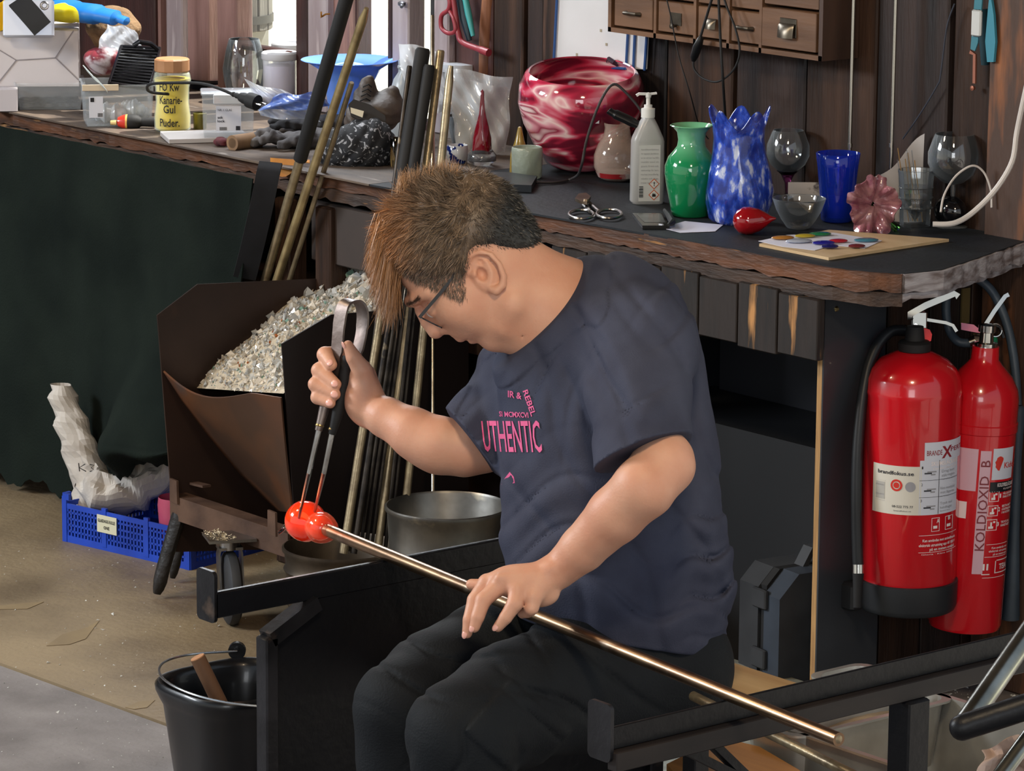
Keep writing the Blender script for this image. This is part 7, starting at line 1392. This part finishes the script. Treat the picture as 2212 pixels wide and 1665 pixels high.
clump = .75+.35*np.sin(X_*.16+2.2*np.sin(Y_*.07)+Y_*.05)*np.sin(Y_*.11-X_*.04)+.25*np.sin(X_*.31-Y_*.22); hcs = hair_col(X_, Y_)*rng.uniform(.5, 1.7, (ns, 1))*np.clip(clump, .35, 1.4)[:, None]*1.15; strands('hair_strands', M_hair, rt, dr, ln_, np.full(ns, .0011)[:, None], .06, hcs, 3, .35)
# forelock hanging from the hairline
nf = 5200; t = rng.uniform(0, 1, nf); lt = rng.uniform(-62, 66, nf)
fx = 828+36*t+rng.normal(0, 6, nf); fy = 488+66*t+rng.normal(0, 14, nf)
rt = np.array([hp(x, y, l) for x, y, l in zip(fx, fy, lt)]); rt += nrm(cd((-1, -.2)))*.004
dr = (VR[None]*(-.30+.16*t)[:, None]-VU[None]*1.0)+rng.normal(size=(nf, 3))*.07; dr /= np.linalg.norm(dr, axis=1)[:, None]
ln_ = (.058+.040*t)*rng.uniform(.75, 1.12, nf); cc = (lin((168, 122, 82))[None]*(1-.3*t)[:, None])*rng.uniform(.5, 1.5, (nf, 1)); strands('fringe', M_hair, rt, dr, ln_, np.full(nf, .0014)[:, None], .03, cc, 4, .10)
# upright tufts on the crown
nt = 700; cx = rng.choice([868, 884, 905, 930, 952, 975], nt)+rng.normal(0, 7, nt); cy = np.interp(cx, [860, 950, 980], [412, 384, 388])+rng.normal(0, 6, nt)
rt = np.array([hp(x, y, l) for x, y, l in zip(cx, cy, rng.uniform(-40, 45, nt))]); dr = (VR[None]*rng.normal(.12, .18, (nt, 1))+VU[None]*1.0)+rng.normal(size=(nt, 3))*.14; dr /= np.linalg.norm(dr, axis=1)[:, None]
strands('tufts', M_hair, rt, dr, rng.uniform(.014, .032, nt), np.full(nt, .0013)[:, None], .02, lin((158, 122, 88))[None]*rng.uniform(.6, 1.6, (nt, 1)), 3, .3)
# stubble in front of the ear and along the nape
def in_poly(x, y, P_):
    c = np.zeros(len(x), bool); n = len(P_)
    for i in range(n):
        (x0, y0), (x1, y1) = P_[i], P_[(i+1) % n]; m_ = ((y0 > y) != (y1 > y)); c ^= m_ & (x < (x1-x0)*(y-y0)/((y1-y0) if y1 != y0 else 1e-9)+x0)
    return c
bx, by = projN(Vb); bd = (Vb-CAM)@_f; sel = np.nonzero(in_poly(bx, by, [(870, 590), (905, 612), (960, 634), (992, 652), (1006, 644), (1004, 600), (1002, 560), (960, 540), (880, 560)]) & (bd < 5.77))[0]
nn_ = 5200; pk = rng.choice(sel, nn_); rt = Vb[pk]+rng.normal(size=(nn_, 3))*.0012; N_ = rt-hp(985, 560); N_ /= np.linalg.norm(N_, axis=1)[:, None]
dr = N_*.25+(VR*-.1-VU*.95)[None]+rng.normal(size=(nn_, 3))*.15; dr /= np.linalg.norm(dr, axis=1)[:, None]
strands('sideburn', M_hair, rt, dr, rng.uniform(.004, .009, nn_), np.full(nn_, .0008)[:, None], 0, lin((100, 88, 78))[None]*rng.uniform(.5, 1.4, (nn_, 1)), 2, .2)
# eyebrow
nb = 260; t = rng.uniform(0, 1, nb); rt = np.array([hp(884+26*a+rng.normal(0, 2), 657-12*a+rng.normal(0, 2), 14+42*a) for a in t]); rt += nrm(cd((-.8, .4))+LAT*.4)*.006
dr = np.tile(nrm(LAT*.6+cd((.4, -.6))), (nb, 1))+rng.normal(size=(nb, 3))*.25; strands('eyebrow', M_hair, rt, dr, rng.uniform(.005, .009, nb), np.full(nb, .0007)[:, None], 0, np.tile(lin((70, 52, 42)), (nb, 1)), 2, .1)
# ---- glasses
gl = thing('glasses', 'x', 'x', (0, 0, 0)); 
for k_ in ('label', 'category'): del gl[k_]
gl.parent = man; gl.location = Vector(hp(925, 690)) - man.location
M_frame = mat('glasses_frame', (20, 20, 26), rough=.5)
m = MB()
for s in (1, -1):
    m.strap(smooth_path([hp(1052, 556, 80*s), hp(1008, 562, 84*s), hp(960, 622, 85*s), hp(906, 686, 84*s)]), [.003]*6+[.004]*6+[.005]*7, .0022, cd((.8, .6)))
m.build('temple_arms', M_frame, gl)
def lensp(a, b, s): return hp(0, 0, 0) if False else hp(906+48*b, 684+24*b-2*a*0, (10+72*a)*s)
m = MB()
for s in (1, -1):
    ring_ = [];
    for k in range(28):
        q = 2*math.pi*k/28; ca, sa = math.cos(q), math.sin(q); a = .5+.5*math.copysign(abs(ca)**.6, ca); b = .5+.5*math.copysign(abs(sa)**.6, sa); ring_.append(lensp(a, b, s))
    m.tube(ring_+[ring_[0]], .0011, 6); m.strap([lensp(.2, 0, s), lensp(.85, 0, s), lensp(1, .05, s)], .003, .0022, cd((.8, .6)))
m.tube([lensp(0, .25, 1), hp(912, 684, 0), lensp(0, .25, -1)], .0014, 6); m.build('rims', M_frame, gl)
m = MB()
for s in (1, -1): m.grid(lambda u, v: lensp(.04+.92*u, .04+.92*v, s), 2, 2, .0012)
m.build('lenses', film('lens_glass', (235, 240, 245), .1, .03), gl, smooth=False)

# ---- T-shirt
S = Field([-4.72, 3.38, .50], [-3.92, 4.03, 1.18], .0031)
cX, cY = np.array([1, 0, 0.]), np.array([0, 1, 0.])
tb = nrm(PP(1300, 760, 5.84)-PP(1335, 1250, 5.84)); 
S.ell(PP(1338, 1290, 5.84), (.180, .165, .20), None, k=.0)
S.ell(PP(1322, 1100, 5.84), (.178, .162, .22), None, k=.05)
S.ell(PP(1300, 900, 5.85), (.175, .150, .20), None, k=.05)
S.ell(PP(1310, 745, 5.84), (.150, .115, .13), None, k=.05)
S.ell(PP(1345, 690, 5.82), (.09, .08, .085), None, k=.05)
S.cap(PP(1225, 665, 5.82), PP(1255, 720, 5.83), .070, .078, k=.03)
S.cap(PP(1200, 655, 5.81), PP(1130, 775, 5.82), .040, .035, k=.05)
S.cap(PP(1290, 680, 5.80), PP(1385, 745, 5.69), .062, .072, k=.05)
S.chain([PP(1380, 750, 5.69), PP(1385, 860, 5.62), PP(1398, 1030, 5.52)], [.072, .074, .074], k=.045)
S.cap(PP(1240, 700, 5.86), PP(1125, 820, 6.01), .06, .066, k=.05)
S.chain([PP(1120, 830, 6.01), PP(1062, 905, 5.95), PP(985, 995, 5.91)], [.066, .062, .060], k=.035)
def rdg(a): return .7*np.sin(a)+.35-1.1*np.exp(-(np.sin(a*.5)/.28)**2)
def crs(a): return .35-1.7*np.exp(-(np.sin(a*.5)/.22)**2)
def wr(P):
    x, y = projN(P); d = 0
    d = d-.0042*rdg((x+.35*y)/13+1.3*np.sin(y/60))*g2(x, y, 1180, 860, 70, 110)          # chest folds from the neck
    d = d-.004*rdg((x*.8-y*.5)/15+1.2*np.sin(x/50))*g2(x, y, 1320, 800, 90, 120)
    d = d-.0045*rdg((y+.45*x)/17+1.6*np.sin(x/45))*g2(x, y, 1200, 1130, 130, 170)        # belly folds
    d = d-.005*rdg((y-.25*x)/19+1.5*np.sin(x/40+1))*g2(x, y, 1420, 1300, 170, 80)
    d = d-.006*rdg((y+.6*x)/14+1.4*np.sin(x/23))*g2(x, y, 1530, 1230, 60, 150)          # creases down the back
    d = d-.004*rdg((x*.6+y*.9)/16)*g2(x, y, 1400, 890, 70, 60)
    d = d-.004*rdg((y+.9*x)/13)*g2(x, y, 1030, 930, 60, 70)
    d = d-.003*rdg((x-.5*y)/24+1.1*np.sin(y/70))
    d = d-.0035*rdg((x*.7+y*.8)/12+np.sin(y/31))*g2(x, y, 1450, 680, 70, 70)
    return d*(1.4-1.15*g2(x, y, 1115, 930, 75, 90))
S.disp(wr)
# neckline, cuffs and hem
n_neck = nrm(cd((-.77, -.62))*.93+LAT*.30); p_neck = PP(1183, 668, 5.80)
S.half(p_neck, n_neck, .003)
dn = lambda P: (P-p_neck)@n_neck
S.disp(lambda P: -.0018*smooth01(dn(P), -.021, -.018))
S.disp(lambda P: .0014*np.exp(-((dn(P)+.0225)/.0016)**2))
h0, h1, h2 = PP(1118, 1335, 5.78), PP(1366, 1402, 5.66), PP(1540, 1408, 5.80); nh = nrm(np.cross(h1-h0, h2-h0)); nh = nh if nh[2] < 0 else -nh
S.half(h0, nh, .003)
ncL = nrm(cd((.36, .93))+LAT*.25); ccL = PP(1400, 978, 5.56)
def cutcap(F, c, n, rad):     # cut a sleeve end: only near the sleeve
    sl, g = F.sub(c-rad, c+rad); X3 = [g[i]-c[i] for i in range(3)]; d = X3[0]*n[0]+X3[1]*n[1]+X3[2]*n[2]; r_ = np.sqrt(X3[0]**2+X3[1]**2+X3[2]**2)
    F.F[sl] = np.where(r_ < rad, np.maximum(F.F[sl], np.minimum(d, rad-r_)), F.F[sl])
# torso keeps its own surface: rebuild it after cutting the cuffs
cutcap(S, ccL+ncL*.055, ncL, .12) if False else None
SL = Field([-4.72, 3.38, .50], [-3.92, 4.03, 1.18], .0031)
S2 = S.F.copy()
tor = Field([-4.72, 3.38, .50], [-3.92, 4.03, 1.18], .0031)
tor.ell(PP(1338, 1290, 5.84), (.180, .165, .20), None, k=.0); tor.ell(PP(1322, 1100, 5.84), (.178, .162, .22), None, k=.05); tor.ell(PP(1300, 900, 5.85), (.175, .150, .20), None, k=.05)
tor.disp(wr); tor.half(h0, nh, .003); TF = tor.F
gx, gy, gz = [S.ax[0][:, None, None], S.ax[1][None, :, None], S.ax[2][None, None, :]]
def plane_d(c, n): return ((gx-c[0])*n[0]+(gy-c[1])*n[1]+(gz-c[2])*n[2]).astype(np.float32)
dl = plane_d(ccL, ncL); rl = np.sqrt((gx-ccL[0])**2+(gy-ccL[1])**2+(gz-ccL[2])**2)
S.F = np.where(rl < .17, np.minimum(np.maximum(S.F, dl), np.maximum(TF, -.0)+0*TF if False else TF), S.F)
ncR = nrm(cd((-.80, .60))+LAT*.1); ccR = PP(1016, 946, 5.90)
dr_ = plane_d(ccR, ncR); rr_ = np.sqrt((gx-ccR[0])**2+(gy-ccR[1])**2+(gz-ccR[2])**2)
S.F = np.where(rr_ < .13, np.minimum(np.maximum(S.F, dr_), TF), S.F)
S.shell(.0065)
V, Q = S.mesh(); SHV, SHQ = V, Q
M_shirt = mat('navy_jersey', (69, 73, 90), (58, 61, 77), 9, .85, bump=.25, bscale=420, spec=.15)
shirt = build_np(V, Q, 't_shirt', M_shirt, man, smooth=1)
bvh = BVHTree.FromPolygons([tuple(v) for v in V], [tuple(q) for q in Q])
# print on the chest, wrapped on to the cloth
def wrap_text(m, t, size, cx, cy, width, rot=0.0, bold=0.0, off=.0028, tall=1.0):
    v, f = text_geo(t, bold, 1.0, True); v = v.copy()*size; v[:, 0] *= width/v[:, 0].max(); v[:, 0] -= width/2; v[:, 1] *= tall
    # cut long triangles into smaller ones so that the print follows the folds
    o = PP(cx, cy, 5.5); Xd = nrm(np.array([1, 0, 0])*.9+VR*.35); Yd = nrm(VU); out = []
    c_, s_ = math.cos(rot), math.sin(rot); fs = []
    for a in v:
        q = o+Xd*(a[0]*c_-a[1]*s_)+Yd*(a[0]*s_+a[1]*c_); hit = bvh.ray_cast(Vector(q), Vector(_f))
        p = np.array(hit[0])-_f*off if hit[0] is not None and depth(hit[0]) < 5.93 else None; out.append(p)
    good = [i for i, p in enumerate(out) if p is not None]; mp = {i: k for k, i in enumerate(good)}
    m.add([out[i] for i in good], [tuple(mp[i] for i in q) for q in f if all(i in mp for i in q)])
M_pink = mat('pink_print', (226, 96, 148), rough=.7)
m = MB(); wrap_text(m, 'UTHENTIC', .05, 1108, 982, .112, .14, .012, tall=1.32); m.build('chest_print', M_pink, shirt, smooth=False)
m = MB(); wrap_text(m, 'IR &', .014, 1112, 861, .026, .0, .02); wrap_text(m, 'REBEL', .014, 1140, 874, .040, -1.15, .02); wrap_text(m, 'SI MCMXCVI', .011, 1110, 904, .056, .10, .02); m.build('chest_print', M_pink, shirt, smooth=False)
m = MB(); pts = [(1083, 1046), (1112, 1043), (1110, 1030), (1101, 1019), (1091, 1032)]
vs = []
for x, y in pts:
    h = bvh.ray_cast(Vector(CAM), Vector(nrm(ray(x, y)))); vs.append(np.array(h[0])-_f*.0015 if h[0] is not None else PP(x, y, 5.6))
m.add(vs, [tuple(range(5))]); m.build('chest_print', M_pink, shirt, smooth=False)

# ---- trousers
T = Field([-4.66, 3.10, -.0], [-3.92, 4.03, .78], .0042)
T.ell(PP(1352, 1400, 5.86), (.160, .140, .10), None, k=0)
T.cap(PP(1450, 1440, 5.80), PP(1250, 1390, 5.95), .085, .085, k=.04)
T.chain([PP(1432, 1450, 5.81), PP(1235, 1478, 5.73), PP(1105, 1520, 5.61), knL], [.106, .101, .088, .073], k=.02)
T.chain([PP(1240, 1390, 5.96), PP(1060, 1432, 5.85), PP(945, 1480, 5.75), knR], [.100, .095, .083, .070], k=.012)
ftL = np.array([knL[0]-.0, knL[1]+.03, .09]); ftR = np.array([knR[0]-.03, knR[1]+.02, .09])
T.chain([knL, knL*.55+ftL*.45, ftL], [.073, .068, .058], k=.02); T.chain([knR, knR*.55+ftR*.45, ftR], [.072, .066, .058], k=.012)
def wt(P):
    x, y = projN(P); d = -.0045*crs((y-.28*x)/15+1.5*np.sin(x/55))*g2(x, y, 920, 1450, 130, 90)
    d = d-.005*crs((y*.9-.45*x)/19+1.2*np.sin(x/60))*g2(x, y, 1250, 1480, 170, 110)
    d = d-.004*crs((x*.8+y*.5)/15+1.3*np.sin(y/30))*g2(x, y, 1020, 1640, 130, 70)
    d = d-.004*crs((x-.6*y)/17)*g2(x, y, 1130, 1400, 70, 60)
    d = d-.003*np.sin(P[:, 2]*140+4*np.sin(P[:, 1]*30))*smooth01(-P[:, 2], -.42, -.3)
    # cargo pocket bag standing slightly proud, seam grooves
    u = (x-1110)*.75+(y-1560)*.66; v = -(x-1110)*.66+(y-1560)*.75
    inside = smooth01(90-np.abs(u-20), 0, 5)*smooth01(78-np.abs(v-10), 0, 5); near = (((P-knL)@nrm(np.array([1., -.2, 0]))) > -.03)
    d = d-.006*inside*near+.004*np.exp(-((v+38)/4)**2)*inside*near
    d = d+.0035*np.exp(-((y-(1445+.55*(x-1070)))/4)**2)*smooth01(x, 1060, 1080)*smooth01(-x, -1330, -1290)
    return d
T.disp(wt)
T.half(ftL-[0, 0, .01], (0, 0, -1), .003)
V, Q = T.mesh()
M_tr = mat('black_twill', (27, 31, 35), (21, 24, 28), 8, .72, bump=.3, bscale=300, spec=.2)
tro = build_np(V, Q, 'trousers', M_tr, man, smooth=1)
for ft in (ftL, ftR):
    m = MB(); m.lathe((ft[0], ft[1]-.05, .0), [(.048, 0), (.05, .01), (.05, .025), (.046, .028)], 24, wob=lambda r, h, t, k: (r*(1+1.3*max(0, -math.sin(t))**2+.15*abs(math.sin(t))), h)); m.ball((ft[0], ft[1]-.075, .045), (.043, .105, .042)); m.cyl((ft[0], ft[1], .04), (ft[0], ft[1], .12), .045, .05, 20); m.build('shoe', mat('shoe_black', (26, 26, 28), rough=.45), man)

# ---- jacks (spring tongs) held in the right hand
jk = thing('jacks', 'steel glassblowing jacks with a bent spring top held upright in the hand', 'jacks', tuple(rp(742, 820, .01)))
M_jk = mat('jack_steel', (128, 116, 110), (92, 76, 70), 16, .42, metal=.8, c3=(146, 136, 132), bump=.2)
wd = cd((.96, .18))
m = MB(); m.strap(smooth_path([rp(716, 862, .004), rp(722, 815, .004), rp(728, 760, .004), rp(733, 700, .004), rp(741, 662, .004), rp(754, 650, .008), rp(772, 652, .014), rp(783, 672, .018), rp(782, 712, .018), rp(772, 762, .012), rp(764, 790, .012)]),
        [.012]*6+[.018]*6+[.0235]*6+[.0245]*6+[.024]*6+[.024]*6+[.024]*6+[.024]*6+[.022]*6+[.018]*6+[.016], .004, nrm(wd*.75+LAT*.66)); m.build('spring_bow', M_jk, jk)
m = MB(); m.tube([rp(752, 770, -.0), rp(742, 830, -.004), rp(730, 890, -.004), rp(717, 938, 0)], [.0095, .0105, .0095, .006], 12); m.build('handle', M_grip, jk)
m = MB(); m.tube([rp(712, 840, .004), rp(700, 885, .004), rp(688, 930, .004)], [.009, .0085, .006], 12); m.build('handle', M_jk, jk)
gd = depth(G)
m = MB(); m.tube([rp(689, 926, .004), rp(668, 1020, .01), PP(646, 1118, gd-.01)], [.0045, .004, .0024], 8); m.build('blade', M_steel, jk)
m = MB(); m.tube([rp(717, 934, .0), rp(700, 1020, .008), PP(680, 1104, gd-.01)], [.0045, .004, .0024], 8); m.build('blade', M_steel, jk)
m = MB(); m.lathe(rp(690, 922, .004), [(.006, 0), (.0075, .002), (.006, .006)], 12, cd((.2, -1))); m.lathe(rp(718, 930, .0), [(.006, 0), (.0075, .002), (.006, .006)], 12, cd((.2, -1))); m.build('ferrules', MATS['brass_screw'], jk)
